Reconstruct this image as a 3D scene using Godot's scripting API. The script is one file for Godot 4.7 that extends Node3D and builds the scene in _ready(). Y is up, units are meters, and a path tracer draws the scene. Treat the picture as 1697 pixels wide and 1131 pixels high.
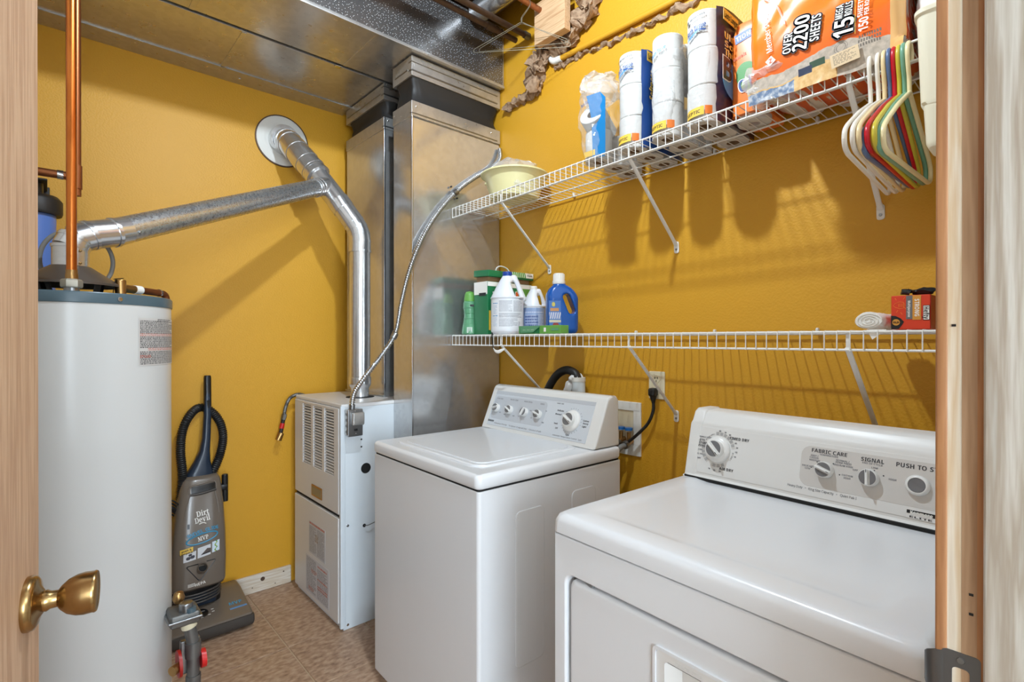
extends Node3D
# Laundry and furnace room seen through its doorway. Metres, y up; the shelf wall is x = 1.78, the vent wall z = -2.885.

const YEL := Color(0.84, 0.617, 0.145)
const XR := 1.78
const ZB := -2.885
var M := {}
var taken := {}
var font := SystemFont.new()
var font_bold := SystemFont.new()
var font_serif := SystemFont.new()
var rng := RandomNumberGenerator.new()


# ---------------------------------------------------------------- shapes
class Sh:
	var v := PackedVector3Array()
	var uv := PackedVector2Array()
	var t := PackedInt32Array()

	func add(p: Vector3, q := Vector2.ZERO) -> int:
		v.append(p)
		uv.append(q)
		return v.size() - 1

	func tri(a: int, b: int, c: int) -> void:
		t.append(a)
		t.append(b)
		t.append(c)

	func quad(a: int, b: int, c: int, d: int) -> void:
		tri(a, b, c)
		tri(a, c, d)

	# a triangle of a convex body, turned away from its middle
	func trio(a: Vector3, b: Vector3, c: Vector3, mid: Vector3) -> void:
		var n := (b - a).cross(c - a)
		if n.dot((a + b + c) / 3.0 - mid) < 0.0:
			var x := b
			b = c
			c = x
		tri(add(a), add(b), add(c))

	func quado(a: Vector3, b: Vector3, c: Vector3, d: Vector3, mid: Vector3) -> void:
		trio(a, b, c, mid)
		trio(a, c, d, mid)

	# turns a closed body added since triangle index `from` outwards
	func outward(from: int) -> void:
		var vol := 0.0
		for i in range(from, t.size(), 3):
			vol += v[t[i]].dot(v[t[i + 1]].cross(v[t[i + 2]]))
		if vol < 0.0:
			for i in range(from, t.size(), 3):
				var x := t[i + 1]
				t[i + 1] = t[i + 2]
				t[i + 2] = x

	func moved(x: Transform3D) -> Sh:
		for i in v.size():
			v[i] = x * v[i]
		return self

	func join(o: Sh) -> void:
		var k := v.size()
		v.append_array(o.v)
		uv.append_array(o.uv)
		for i in o.t:
			t.append(i + k)

	func mesh(crease := 50.0) -> ArrayMesh:
		var lim := cos(deg_to_rad(crease))
		var n := t.size() / 3
		var fn := PackedVector3Array()
		var key := PackedInt32Array()
		var ids := {}
		var lists := []
		key.resize(t.size())
		for i in n:
			var a := v[t[i * 3]]
			var nn := (v[t[i * 3 + 1]] - a).cross(v[t[i * 3 + 2]] - a)
			fn.append(nn)
			for k in 3:
				var h := Vector3i((v[t[i * 3 + k]] * 50000.0).round())
				var id: int = ids.get(h, -1)
				if id < 0:
					id = lists.size()
					ids[h] = id
					lists.append(PackedInt32Array())
				lists[id].append(i)
				key[i * 3 + k] = id
		var un := PackedVector3Array()
		for x in fn:
			un.append(x.normalized())
		var pv := PackedVector3Array()
		var pn := PackedVector3Array()
		var pu := PackedVector2Array()
		for i in n:
			if fn[i].length_squared() < 1e-20:
				continue
			for k in [0, 2, 1]:
				var s := Vector3.ZERO
				for j in lists[key[i * 3 + k]]:
					if un[j].dot(un[i]) > lim:
						s += fn[j]
				pv.append(v[t[i * 3 + k]])
				pn.append(s.normalized())
				pu.append(uv[t[i * 3 + k]])
		var arr := []
		arr.resize(Mesh.ARRAY_MAX)
		arr[Mesh.ARRAY_VERTEX] = pv
		arr[Mesh.ARRAY_NORMAL] = pn
		arr[Mesh.ARRAY_TEX_UV] = pu
		var m := ArrayMesh.new()
		m.add_surface_from_arrays(Mesh.PRIMITIVE_TRIANGLES, arr)
		return m


func V(x: float, y: float, z: float) -> Vector3:
	return Vector3(x, y, z)


func box(sh: Sh, c: Vector3, s: Vector3, b := 0.0, B := Basis.IDENTITY) -> Sh:
	var h := s / 2.0
	b = minf(b, minf(h.x, minf(h.y, h.z)) * 0.98)
	var P := func(sx: float, sy: float, sz: float, k: int) -> Vector3:
		var p := Vector3(sx * (h.x - (0.0 if k == 0 else b)), sy * (h.y - (0.0 if k == 1 else b)), sz * (h.z - (0.0 if k == 2 else b)))
		return c + B * p
	for s1 in [-1.0, 1.0]:
		sh.quado(P.call(s1, -1, -1, 0), P.call(s1, 1, -1, 0), P.call(s1, 1, 1, 0), P.call(s1, -1, 1, 0), c)
		sh.quado(P.call(-1, s1, -1, 1), P.call(1, s1, -1, 1), P.call(1, s1, 1, 1), P.call(-1, s1, 1, 1), c)
		sh.quado(P.call(-1, -1, s1, 2), P.call(1, -1, s1, 2), P.call(1, 1, s1, 2), P.call(-1, 1, s1, 2), c)
	if b > 0.0:
		for s1 in [-1.0, 1.0]:
			for s2 in [-1.0, 1.0]:
				sh.quado(P.call(s1, s2, -1, 0), P.call(s1, s2, 1, 0), P.call(s1, s2, 1, 1), P.call(s1, s2, -1, 1), c)
				sh.quado(P.call(s1, -1, s2, 0), P.call(s1, 1, s2, 0), P.call(s1, 1, s2, 2), P.call(s1, -1, s2, 2), c)
				sh.quado(P.call(-1, s1, s2, 1), P.call(1, s1, s2, 1), P.call(1, s1, s2, 2), P.call(-1, s1, s2, 2), c)
				for s3 in [-1.0, 1.0]:
					sh.trio(P.call(s1, s2, s3, 0), P.call(s1, s2, s3, 1), P.call(s1, s2, s3, 2), c)
	return sh


# a box given by its two corners
func bx(a: Vector3, b: Vector3, bev := 0.0) -> Sh:
	return box(Sh.new(), (a + b) / 2.0, (b - a).abs(), bev)


func loft(sh: Sh, rings: Array, caps := true, loop := false) -> Sh:
	var from := sh.t.size()
	var n: int = rings[0].size()
	var base := []
	for r in rings:
		base.append(sh.v.size())
		for i in n:
			sh.add(r[i], Vector2(float(i) / n, float(base.size() - 1) / maxf(rings.size() - 1, 1)))
	var m := rings.size()
	for k in (m if loop else m - 1):
		var a: int = base[k]
		var b: int = base[(k + 1) % m]
		for i in n:
			var j := (i + 1) % n
			sh.quad(a + i, a + j, b + j, b + i)
	if caps and not loop:
		for e in 2:
			var ring: PackedVector3Array = rings[0 if e == 0 else m - 1]
			var mid := Vector3.ZERO
			for p in ring:
				mid += p / n
			var c := sh.add(mid)
			var a: int = base[0 if e == 0 else m - 1]
			for i in n:
				var j := (i + 1) % n
				if e == 0:
					sh.tri(c, a + j, a + i)
				else:
					sh.tri(c, a + i, a + j)
	sh.outward(from)
	return sh


func lathe(prof: Array, seg := 32, x := Transform3D.IDENTITY, sh: Sh = null) -> Sh:
	if sh == null:
		sh = Sh.new()
	var rings := []
	for p in prof:
		var r := PackedVector3Array()
		for i in seg:
			var a := TAU * i / seg
			r.append(x * Vector3(p.x * cos(a), p.y, p.x * sin(a)))
		rings.append(r)
	return loft(sh, rings)


# a ring-shaped lathe: the profile is a closed loop
func lathe_loop(prof: Array, seg := 32, x := Transform3D.IDENTITY) -> Sh:
	var rings := []
	for p in prof:
		var r := PackedVector3Array()
		for i in seg:
			var a := TAU * i / seg
			r.append(x * Vector3(p.x * cos(a), p.y, p.x * sin(a)))
		rings.append(r)
	return loft(Sh.new(), rings, false, true)


func smooth(pts: Array, n := 6, loop := false) -> Array:
	var out := []
	var m := pts.size()
	for i in (m if loop else m - 1):
		var p0: Vector3 = pts[(i - 1 + m) % m] if loop or i > 0 else pts[0]
		var p1: Vector3 = pts[i]
		var p2: Vector3 = pts[(i + 1) % m]
		var p3: Vector3 = pts[(i + 2) % m] if loop or i + 2 < m else pts[m - 1]
		for k in n:
			var s := float(k) / n
			out.append(0.5 * (2.0 * p1 + (p2 - p0) * s + (2.0 * p0 - 5.0 * p1 + 4.0 * p2 - p3) * s * s + (3.0 * p1 - p0 - 3.0 * p2 + p3) * s * s * s))
	if not loop:
		out.append(pts[m - 1])
	return out


# corners of a path rounded with the given radius
func rounded(pts: Array, rad: float, n := 6) -> Array:
	var out := [pts[0]]
	for i in range(1, pts.size() - 1):
		var a: Vector3 = pts[i - 1]
		var b: Vector3 = pts[i]
		var c: Vector3 = pts[i + 1]
		var r := minf(rad, minf((a - b).length(), (c - b).length()) * 0.49)
		var p := b + (a - b).normalized() * r
		var q := b + (c - b).normalized() * r
		for k in n + 1:
			var s := float(k) / n
			out.append(p.lerp(b, s).lerp(b.lerp(q, s), s))
	out.append(pts[pts.size() - 1])
	return out


# radius: a number, or a Callable of the length along the path
func tube(pts: Array, radius, seg := 8, loop := false, flat := 1.0, sh: Sh = null) -> Sh:
	if sh == null:
		sh = Sh.new()
	var rings := []
	var m := pts.size()
	var t0: Vector3 = (pts[1] - pts[0]).normalized()
	var up := Vector3.UP if absf(t0.y) < 0.9 else Vector3.RIGHT
	var nrm: Vector3 = (up - t0 * up.dot(t0)).normalized()
	var along := 0.0
	for i in m:
		var a: Vector3 = pts[(i - 1 + m) % m] if loop or i > 0 else pts[0]
		var b: Vector3 = pts[(i + 1) % m] if loop or i < m - 1 else pts[m - 1]
		var tg := (b - a).normalized()
		nrm = (nrm - tg * nrm.dot(tg)).normalized()
		var bi := tg.cross(nrm)
		if i > 0:
			along += (pts[i] - pts[i - 1]).length()
		var r: float = radius.call(along) if radius is Callable else radius
		var ring := PackedVector3Array()
		for k in seg:
			var an := TAU * k / seg
			ring.append(pts[i] + nrm * cos(an) * r + bi * sin(an) * r * flat)
		rings.append(ring)
	return loft(sh, rings, not loop, loop)


func resampled(pts: Array, step: float) -> Array:
	var c := Curve3D.new()
	for p in pts:
		c.add_point(p)
	var L := c.get_baked_length()
	var out := []
	var n := maxi(2, int(L / step))
	for i in n + 1:
		out.append(c.sample_baked(L * i / n))
	return out


func ccw(poly: Array) -> PackedVector2Array:
	var p := PackedVector2Array(poly)
	if Geometry2D.is_polygon_clockwise(p):
		p.reverse()
	return p


func inset(p: PackedVector2Array, d: float) -> PackedVector2Array:
	var out := PackedVector2Array()
	var n := p.size()
	for i in n:
		var e1 := (p[i] - p[(i - 1 + n) % n]).normalized()
		var e2 := (p[(i + 1) % n] - p[i]).normalized()
		var n1 := Vector2(-e1.y, e1.x)
		var n2 := Vector2(-e2.y, e2.x)
		var b := n1 + n2
		out.append(p[i] + b * (d / maxf(0.35, 1.0 + n1.dot(n2))))
	return out


# a flat outline in xy pushed from z = 0 to z = depth, both rims bevelled
func extrude(poly: Array, depth: float, bev := 0.0, x := Transform3D.IDENTITY, sh: Sh = null) -> Sh:
	if sh == null:
		sh = Sh.new()
	var from := sh.t.size()
	var p := ccw(poly)
	var layers := []
	if bev > 0.0:
		layers = [[inset(p, bev), 0.0], [inset(p, bev * 0.3), bev * 0.3], [p, bev], [p, depth - bev], [inset(p, bev * 0.3), depth - bev * 0.3], [inset(p, bev), depth]]
	else:
		layers = [[p, 0.0], [p, depth]]
	var n := p.size()
	var base := []
	for l in layers:
		base.append(sh.v.size())
		for q in l[0]:
			sh.add(x * Vector3(q.x, q.y, l[1]), q)
	for k in layers.size() - 1:
		for i in n:
			var j := (i + 1) % n
			sh.quad(base[k] + i, base[k] + j, base[k + 1] + j, base[k + 1] + i)
	var f := Geometry2D.triangulate_polygon(p)
	for i in range(0, f.size(), 3):
		var q := [f[i], f[i + 1], f[i + 2]]
		if (p[q[1]] - p[q[0]]).cross(p[q[2]] - p[q[0]]) < 0.0:
			q = [f[i], f[i + 2], f[i + 1]]
		var l: int = base[layers.size() - 1]
		sh.tri(l + q[0], l + q[1], l + q[2])
		sh.tri(base[0] + q[0], base[0] + q[2], base[0] + q[1])
	sh.outward(from)
	return sh


func rrect(w: float, h: float, r: float, n := 5, c := Vector2.ZERO) -> Array:
	var out := []
	for k in 4:
		var cc := c + Vector2((w / 2 - r) * [1, -1, -1, 1][k], (h / 2 - r) * [1, 1, -1, -1][k])
		for i in n + 1:
			var a := PI / 2 * (k + float(i) / n)
			out.append(cc + Vector2(cos(a), sin(a)) * r)
	return out


func circle(r: float, n := 24, c := Vector2.ZERO, e := 1.0) -> Array:
	var out := []
	for i in n:
		out.append(c + Vector2(cos(TAU * i / n) * r * e, sin(TAU * i / n) * r))
	return out


# a rounded-rectangle ring in the xz plane, for lofts along y
func ring_xz(c: Vector3, hx: float, hz: float, n := 28, e := 4.0) -> PackedVector3Array:
	var out := PackedVector3Array()
	for i in n:
		var a := TAU * i / n
		var ca := cos(a)
		var sa := sin(a)
		out.append(c + Vector3(hx * signf(ca) * pow(absf(ca), 2.0 / e), 0, hz * signf(sa) * pow(absf(sa), 2.0 / e)))
	return out


# a flat bar of width w (across) and thickness h between two points
func bar(sh: Sh, a: Vector3, b: Vector3, w: float, h: float, side := Vector3.BACK, bev := 0.001) -> Sh:
	var y := (b - a).normalized()
	var z := (side - y * side.dot(y)).normalized()
	return box(sh, (a + b) / 2.0, Vector3(h, (b - a).length(), w), bev, Basis(y.cross(z), y, z))


# the zero surface of a distance function, as surface nets
func nets(f: Callable, lo: Vector3, hi: Vector3, cell: float) -> Sh:
	var sh := Sh.new()
	var n := Vector3i(((hi - lo) / cell).ceil()) + Vector3i.ONE
	var val := PackedFloat32Array()
	val.resize(n.x * n.y * n.z)
	var at := 0
	for k in n.z:
		for j in n.y:
			for i in n.x:
				val[at] = f.call(lo + Vector3(i, j, k) * cell)
				at += 1
	var id := {}
	var sx := 1
	var sy := n.x
	var sz := n.x * n.y
	var corner := [0, sx, sy, sx + sy, sz, sx + sz, sy + sz, sx + sy + sz]
	var edges := [[0, 1], [2, 3], [4, 5], [6, 7], [0, 2], [1, 3], [4, 6], [5, 7], [0, 4], [1, 5], [2, 6], [3, 7]]
	for k in n.z - 1:
		for j in n.y - 1:
			for i in n.x - 1:
				var b := i * sx + j * sy + k * sz
				var neg := 0
				for c in corner:
					if val[b + c] < 0.0:
						neg += 1
				if neg == 0 or neg == 8:
					continue
				var s := Vector3.ZERO
				var cnt := 0
				for e in edges:
					var va := val[b + corner[e[0]]]
					var vb := val[b + corner[e[1]]]
					if (va < 0.0) != (vb < 0.0):
						var u := va / (va - vb)
						var pa := Vector3(e[0] & 1, (e[0] >> 1) & 1, e[0] >> 2)
						var pb := Vector3(e[1] & 1, (e[1] >> 1) & 1, e[1] >> 2)
						s += pa.lerp(pb, u)
						cnt += 1
				id[b] = sh.add(lo + (Vector3(i, j, k) + s / cnt) * cell)
	for k in range(1, n.z - 1):
		for j in range(1, n.y - 1):
			for i in range(1, n.x - 1):
				var b := i * sx + j * sy + k * sz
				for ax in 3:
					var d: int = [sx, sy, sz][ax]
					var a0 := val[b] < 0.0
					var a1 := val[b + d] < 0.0
					if a0 == a1:
						continue
					var u: int = [sy, sz, sx][ax]
					var w: int = [sz, sx, sy][ax]
					var q := [id[b - u - w], id[b - w], id[b], id[b - u]]
					if a0:
						sh.quad(q[0], q[1], q[2], q[3])
					else:
						sh.quad(q[0], q[3], q[2], q[1])
	sh.outward(0)
	return sh


func smin(a: float, b: float, k: float) -> float:
	var h := clampf(0.5 + 0.5 * (b - a) / k, 0.0, 1.0)
	return lerpf(b, a, h) - k * h * (1.0 - h)


func sd_cap(p: Vector3, a: Vector3, b: Vector3, r: float) -> float:
	var pa := p - a
	var ba := b - a
	return (pa - ba * clampf(pa.dot(ba) / ba.dot(ba), 0.0, 1.0)).length() - r


func sd_box(p: Vector3, c: Vector3, h: Vector3, r: float) -> float:
	var q := (p - c).abs() - h + Vector3(r, r, r)
	return q.max(Vector3.ZERO).length() + minf(maxf(q.x, maxf(q.y, q.z)), 0.0) - r


# ---------------------------------------------------------------- objects
func numbered(called: String) -> String:
	if taken.has(called):
		taken[called] += 1
		return "%s_%03d" % [called, taken[called]]
	taken[called] = 0
	return called


func tag(o: Node, label: String, category: String, group := "") -> Node:
	o.set_meta("label", label)
	o.set_meta("category", category)
	if group:
		o.set_meta("group", group)
	return o


func thing(called: String, label: String, category: String, pos := Vector3.ZERO, turn := 0.0, group := "") -> Node3D:
	var o := Node3D.new()
	o.name = numbered(called)
	add_child(o)
	o.position = pos
	o.rotation.y = turn
	tag(o, label, category, group)
	return o


func mi(called: String, mesh: Mesh, m: Material, parent: Node) -> MeshInstance3D:
	var o := MeshInstance3D.new()
	o.mesh = mesh
	o.material_override = null
	if mesh is ArrayMesh:
		o.set_surface_override_material(0, m)
	else:
		o.set_surface_override_material(0, m)
	o.name = called
	parent.add_child(o, true)
	return o


# a part in its parent's own axes
func part(root: Node3D, called: String, sh: Sh, m: Material, crease := 50.0) -> MeshInstance3D:
	return mi(called, sh.mesh(crease), m, root)


# a part built in world axes under a thing or a part of it
func wpart(root: Node3D, called: String, sh: Sh, m: Material, crease := 50.0) -> MeshInstance3D:
	return mi(called, sh.moved(whole(root).affine_inverse()).mesh(crease), m, root)


func whole(o: Node3D) -> Transform3D:
	var x := o.transform
	while o.get_parent() != self:
		o = o.get_parent()
		x = o.transform * x
	return x


# a thing that is one mesh, its origin at its base
func solo(called: String, label: String, category: String, sh: Sh, m: Material, group := "", crease := 50.0) -> MeshInstance3D:
	var lo := sh.v[0]
	var hi := lo
	for p in sh.v:
		lo = lo.min(p)
		hi = hi.max(p)
	var c := Vector3((lo.x + hi.x) / 2.0, lo.y, (lo.z + hi.z) / 2.0)
	sh.moved(Transform3D(Basis.IDENTITY, -c))
	var o := mi(numbered(called), sh.mesh(crease), m, self)
	o.position = c
	tag(o, label, category, group)
	return o


func struct(called: String, sh: Sh, m: Material) -> MeshInstance3D:
	var o := mi(called, sh.mesh(40.0), m, self)
	o.set_meta("kind", "structure")
	return o


func dup(o: Node3D, pos: Vector3, label: String) -> Node3D:
	var c: Node3D = o.duplicate()
	c.name = numbered(str(o.name).rstrip("0123456789").rstrip("_"))
	add_child(c)
	c.position = pos
	c.set_meta("label", label)
	return c


# lettering: x runs along the text, z out of the surface
func text(root: Node3D, s: String, size: float, x: Transform3D, m: Material, f: Font = null, width := 0.0) -> MeshInstance3D:
	var t := TextMesh.new()
	t.text = s
	t.font = f if f else font_bold
	t.font_size = 24
	t.pixel_size = size / 24.0
	t.depth = 0.0004
	t.curve_step = 2.0
	if width > 0.0:
		var w := t.get_aabb().size.x
		if w > 0.0:
			x.basis = Basis(x.basis.x * (width / w), x.basis.y, x.basis.z)
	var o := MeshInstance3D.new()
	o.mesh = t
	o.set_surface_override_material(0, m)
	o.name = "lettering"
	root.add_child(o, true)
	o.transform = x
	return o


# lettering bent onto a surface: f(across, up) gives its points in the parent's axes
func bent(root: Node3D, s: String, size: float, width: float, f: Callable, m: Material, ft: Font = null) -> MeshInstance3D:
	var t := TextMesh.new()
	t.text = s
	t.font = ft if ft else font_bold
	t.font_size = 24
	t.pixel_size = size / 24.0
	t.depth = 0.0004
	t.curve_step = 2.0
	var arr := t.surface_get_arrays(0)
	var v: PackedVector3Array = arr[Mesh.ARRAY_VERTEX]
	var n: PackedVector3Array = arr[Mesh.ARRAY_NORMAL]
	var k := width / t.get_aabb().size.x if width > 0.0 else 1.0
	for i in v.size():
		var a: Vector3 = f.call(v[i].x * k, v[i].y)
		var nn: Vector3 = (f.call(v[i].x * k + 0.001, v[i].y) - a).cross(f.call(v[i].x * k, v[i].y + 0.001) - a).normalized()
		v[i] = a + nn * (v[i].z + 0.0002)
		n[i] = nn
	arr[Mesh.ARRAY_VERTEX] = v
	arr[Mesh.ARRAY_NORMAL] = n
	arr[Mesh.ARRAY_TANGENT] = null
	var mesh := ArrayMesh.new()
	mesh.add_surface_from_arrays(Mesh.PRIMITIVE_TRIANGLES, arr)
	return mi("lettering", mesh, m, root)


# a patch w by h bent onto the same kind of surface
func patch(w: float, h: float, f: Callable, off := 0.0002, nu := 10, nv := 3) -> Sh:
	var sh := Sh.new()
	for i in nu + 1:
		for j in nv + 1:
			var x := w * (float(i) / nu - 0.5)
			var y := h * (float(j) / nv - 0.5)
			var a: Vector3 = f.call(x, y)
			var nn: Vector3 = (f.call(x + 0.001, y) - a).cross(f.call(x, y + 0.001) - a).normalized()
			sh.add(a + nn * off, Vector2(float(i) / nu, 1.0 - float(j) / nv))
	for i in nu:
		for j in nv:
			var b := i * (nv + 1) + j
			sh.quad(b, b + nv + 1, b + nv + 2, b + 1)
	return sh


func frame(o: Vector3, right: Vector3, up: Vector3) -> Transform3D:
	right = right.normalized()
	up = (up - right * up.dot(right)).normalized()
	return Transform3D(Basis(right, up, right.cross(up)), o)


# axes whose y points along d: for lathes that lie down
func along(o: Vector3, d: Vector3) -> Transform3D:
	var y := d.normalized()
	var x := (V(0, 1, 0) if absf(y.y) < 0.9 else V(1, 0, 0)).cross(y).normalized()
	return Transform3D(Basis(x, y, x.cross(y)), o)


# ---------------------------------------------------------------- materials
func mat(called: String, c: Color, rough := 0.5, metal := 0.0) -> StandardMaterial3D:
	var m := StandardMaterial3D.new()
	m.resource_name = called
	m.albedo_color = c
	m.roughness = rough
	m.metallic = metal
	M[called] = m
	return m


func rgb(r: int, g: int, b: int) -> Color:
	return Color8(r, g, b)


func noise(freq: float, cols: Array, size := 512, kind := FastNoiseLite.TYPE_SIMPLEX_SMOOTH, oct := 4, sd := 1, normal := 0.0, stops := []) -> NoiseTexture2D:
	var n := FastNoiseLite.new()
	n.seed = sd
	n.noise_type = kind
	n.frequency = freq
	n.fractal_octaves = oct
	if kind == FastNoiseLite.TYPE_CELLULAR:
		n.fractal_type = FastNoiseLite.FRACTAL_NONE
		n.cellular_return_type = FastNoiseLite.RETURN_CELL_VALUE if stops.is_empty() else FastNoiseLite.RETURN_DISTANCE
	var t := NoiseTexture2D.new()
	t.width = size
	t.height = size
	t.seamless = true
	t.noise = n
	if normal > 0.0:
		t.as_normal_map = true
		t.bump_strength = normal
	elif cols.size():
		var g := Gradient.new()
		g.offsets = PackedFloat32Array()
		g.colors = PackedColorArray()
		var off := PackedFloat32Array()
		for i in cols.size():
			off.append(stops[i] if stops.size() else float(i) / (cols.size() - 1))
		g.offsets = off
		g.colors = PackedColorArray(cols)
		t.color_ramp = g
	return t


func tri_map(m: StandardMaterial3D, scale: Vector3, world := true) -> StandardMaterial3D:
	m.uv1_triplanar = true
	m.uv1_world_triplanar = world
	m.uv1_scale = scale
	return m


# an unreadable block of small print
func print_block(w: int, h: int, bg: Color, rows: Array, sd: int) -> ImageTexture:
	var im := Image.create(w, h, false, Image.FORMAT_RGB8)
	im.fill(bg)
	rng.seed = sd
	for r in rows:   # [x0, x1, y0, y1, pitch, colour]
		var y: float = r[2]
		while y < r[3]:
			var x: float = r[0]
			var last: float = r[1] - (rng.randf() * 0.35 * (r[1] - r[0]) if rng.randf() < 0.3 else 0.0)
			while x < last:
				var ww := rng.randf_range(2, 9)
				im.fill_rect(Rect2i(int(x), int(y), int(minf(ww, last - x)), maxi(1, int(r[4] * 0.65))), r[5])
				x += ww + 2
			y += r[4]
	return ImageTexture.create_from_image(im)


func tex_mat(called: String, t: Texture2D, rough := 0.5) -> StandardMaterial3D:
	var m := mat(called, Color.WHITE, rough)
	m.albedo_texture = t
	return m


# a flat printed sheet, thin but solid: o is its lower left corner
func sheet(o: Vector3, right: Vector3, up: Vector3, thick := 0.0006) -> Sh:
	var sh := Sh.new()
	var n := right.cross(up).normalized() * thick
	var q := [o, o + right, o + right + up, o + up]
	var u := [Vector2(0, 1), Vector2(1, 1), Vector2(1, 0), Vector2(0, 0)]
	var f := []
	for i in 4:
		f.append(sh.add(q[i] + n, u[i]))
	sh.quad(f[0], f[1], f[2], f[3])
	var b := []
	for i in 4:
		b.append(sh.add(q[i], u[i]))
	sh.quad(b[0], b[3], b[2], b[1])
	for i in 4:
		sh.quad(b[i], b[(i + 1) % 4], f[(i + 1) % 4], f[i])
	return sh


func clear_film(called: String, a: float, c := Color(1, 1, 1), rough := 0.12) -> StandardMaterial3D:
	var m := mat(called, Color(c.r, c.g, c.b, a), rough)
	m.transparency = BaseMaterial3D.TRANSPARENCY_ALPHA
	m.cull_mode = BaseMaterial3D.CULL_DISABLED
	return m


func materials() -> void:
	font.font_names = PackedStringArray(["Droid Sans"])
	font_bold.font_names = PackedStringArray(["Droid Sans"])
	font_bold.font_weight = 700
	font_serif.font_names = PackedStringArray(["Droid Serif"])
	font_serif.font_weight = 700
	# painted wall with a roller texture
	var m := mat("yellow_paint", YEL, 0.5)
	m.normal_enabled = true
	m.normal_texture = noise(0.05, [], 512, FastNoiseLite.TYPE_SIMPLEX_SMOOTH, 3, 3, 5.0)
	m.normal_scale = 0.22
	tri_map(m, Vector3(3.6, 3.6, 3.6))
	m = mat("white_paint", rgb(226, 224, 218), 0.6)
	# sheet metal
	for d in [["galvanized", rgb(196, 195, 193), 0.34, 11], ["duct_bright", rgb(202, 202, 202), 0.21, 12], ["pipe_metal", rgb(222, 223, 225), 0.26, 13]]:
		m = mat(d[0], d[1], d[2], 0.72)
		m.albedo_texture = noise(0.03, [Color(0.95, 0.95, 0.95), Color(1, 1, 1)], 512, FastNoiseLite.TYPE_CELLULAR, 1, d[3])
		m.roughness_texture = noise(0.012, [Color(0.75, 0.75, 0.75), Color(1, 1, 1)], 256, FastNoiseLite.TYPE_SIMPLEX_SMOOTH, 3, d[3] + 9)
		m.normal_enabled = true
		m.normal_texture = noise(0.006, [], 256, FastNoiseLite.TYPE_SIMPLEX_SMOOTH, 2, d[3] + 5, 4.0)
		m.normal_scale = 0.05
		tri_map(m, Vector3(3, 3, 3))
	M.pipe_metal.uv1_scale = Vector3(6, 6, 6)
	M.pipe_metal.metallic = 0.88
	M.galvanized.metallic = 0.78
	M.duct_bright.metallic = 0.78
	m = mat("pipe_spangle", rgb(214, 216, 218), 0.36, 0.86)
	m.albedo_texture = noise(0.05, [Color(0.86, 0.86, 0.87), Color(0.94, 0.94, 0.94), Color(1, 1, 1)], 512, FastNoiseLite.TYPE_CELLULAR, 1, 31)
	m.roughness_texture = noise(0.05, [Color(0.6, 0.6, 0.6), Color(1, 1, 1)], 512, FastNoiseLite.TYPE_CELLULAR, 1, 31)
	tri_map(m, Vector3(8, 8, 8), false)
	m = mat("duct_speckled", rgb(200, 198, 196), 0.25, 0.8)
	m.albedo_texture = noise(0.05, [Color(1, 1, 1), Color(1, 1, 1), Color(0.62, 0.62, 0.63), Color(0.66, 0.66, 0.66)], 1024, FastNoiseLite.TYPE_CELLULAR, 1, 41, 0.0, [0.0, 0.075, 0.105, 1.0])
	m.metallic_texture = noise(0.05, [Color(0, 0, 0), Color(0, 0, 0), Color(1, 1, 1), Color(1, 1, 1)], 1024, FastNoiseLite.TYPE_CELLULAR, 1, 41, 0.0, [0.0, 0.075, 0.105, 1.0])
	tri_map(m, Vector3(1.6, 1.6, 1.6))
	m = mat("steel", rgb(150, 152, 154), 0.32, 1.0)
	m = mat("bright_steel", rgb(200, 202, 205), 0.2, 1.0)
	m = mat("dull_steel", rgb(120, 120, 118), 0.5, 0.8)
	m = mat("black_iron", rgb(46, 42, 40), 0.5, 0.3)
	m = mat("brown_iron", rgb(92, 72, 58), 0.55, 0.4)
	m.albedo_texture = noise(0.02, [Color(0.75, 0.72, 0.7), Color(1, 1, 1), Color(1.0, 0.9, 0.8)], 256, FastNoiseLite.TYPE_SIMPLEX_SMOOTH, 4, 21)
	tri_map(m, Vector3(4, 4, 4))
	m = mat("copper", rgb(206, 122, 62), 0.28, 1.0)
	m.albedo_texture = noise(0.02, [Color(0.8, 0.72, 0.66), Color(1, 0.98, 0.92), Color(1, 1, 1)], 256, FastNoiseLite.TYPE_SIMPLEX_SMOOTH, 4, 22)
	tri_map(m, Vector3(4, 0.8, 4))
	m = mat("old_copper", rgb(150, 92, 58), 0.38, 0.9)
	m = mat("rusty_copper", rgb(158, 100, 62), 0.45, 0.6)
	m.albedo_texture = noise(0.03, [Color(0.75, 0.7, 0.66), Color(1, 0.98, 0.95), Color(1, 1, 1)], 256, FastNoiseLite.TYPE_SIMPLEX_SMOOTH, 4, 23)
	tri_map(m, Vector3(4, 4, 4))
	m = mat("strike_steel", rgb(112, 118, 124), 0.35, 0.9)
	m = mat("scale_grey", rgb(172, 171, 170), 0.5)
	m = mat("hood_iron", rgb(98, 88, 80), 0.42, 0.5)
	m = mat("nut_steel", rgb(176, 170, 156), 0.45, 0.7)
	m = mat("hanger_wire", rgb(122, 116, 100), 0.4, 0.7)
	m = mat("brass", rgb(176, 138, 88), 0.34, 1.0)
	m = mat("antique_brass", rgb(168, 138, 92), 0.26, 1.0)
	m = mat("canvas_black", rgb(34, 33, 33), 0.55)
	# appliances
	m = mat("enamel", rgb(224, 226, 229), 0.28)
	m.clearcoat_enabled = true
	m.clearcoat = 0.4
	m.clearcoat_roughness = 0.12
	m = mat("enamel_satin", rgb(222, 221, 219), 0.38)
	m = mat("heater_white", rgb(206, 206, 204), 0.25)
	m = mat("heater_blue", rgb(76, 96, 106), 0.3)
	m = mat("panel_blue", rgb(205, 210, 216), 0.35)
	m = mat("panel_grey", rgb(190, 194, 200), 0.35)
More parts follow.
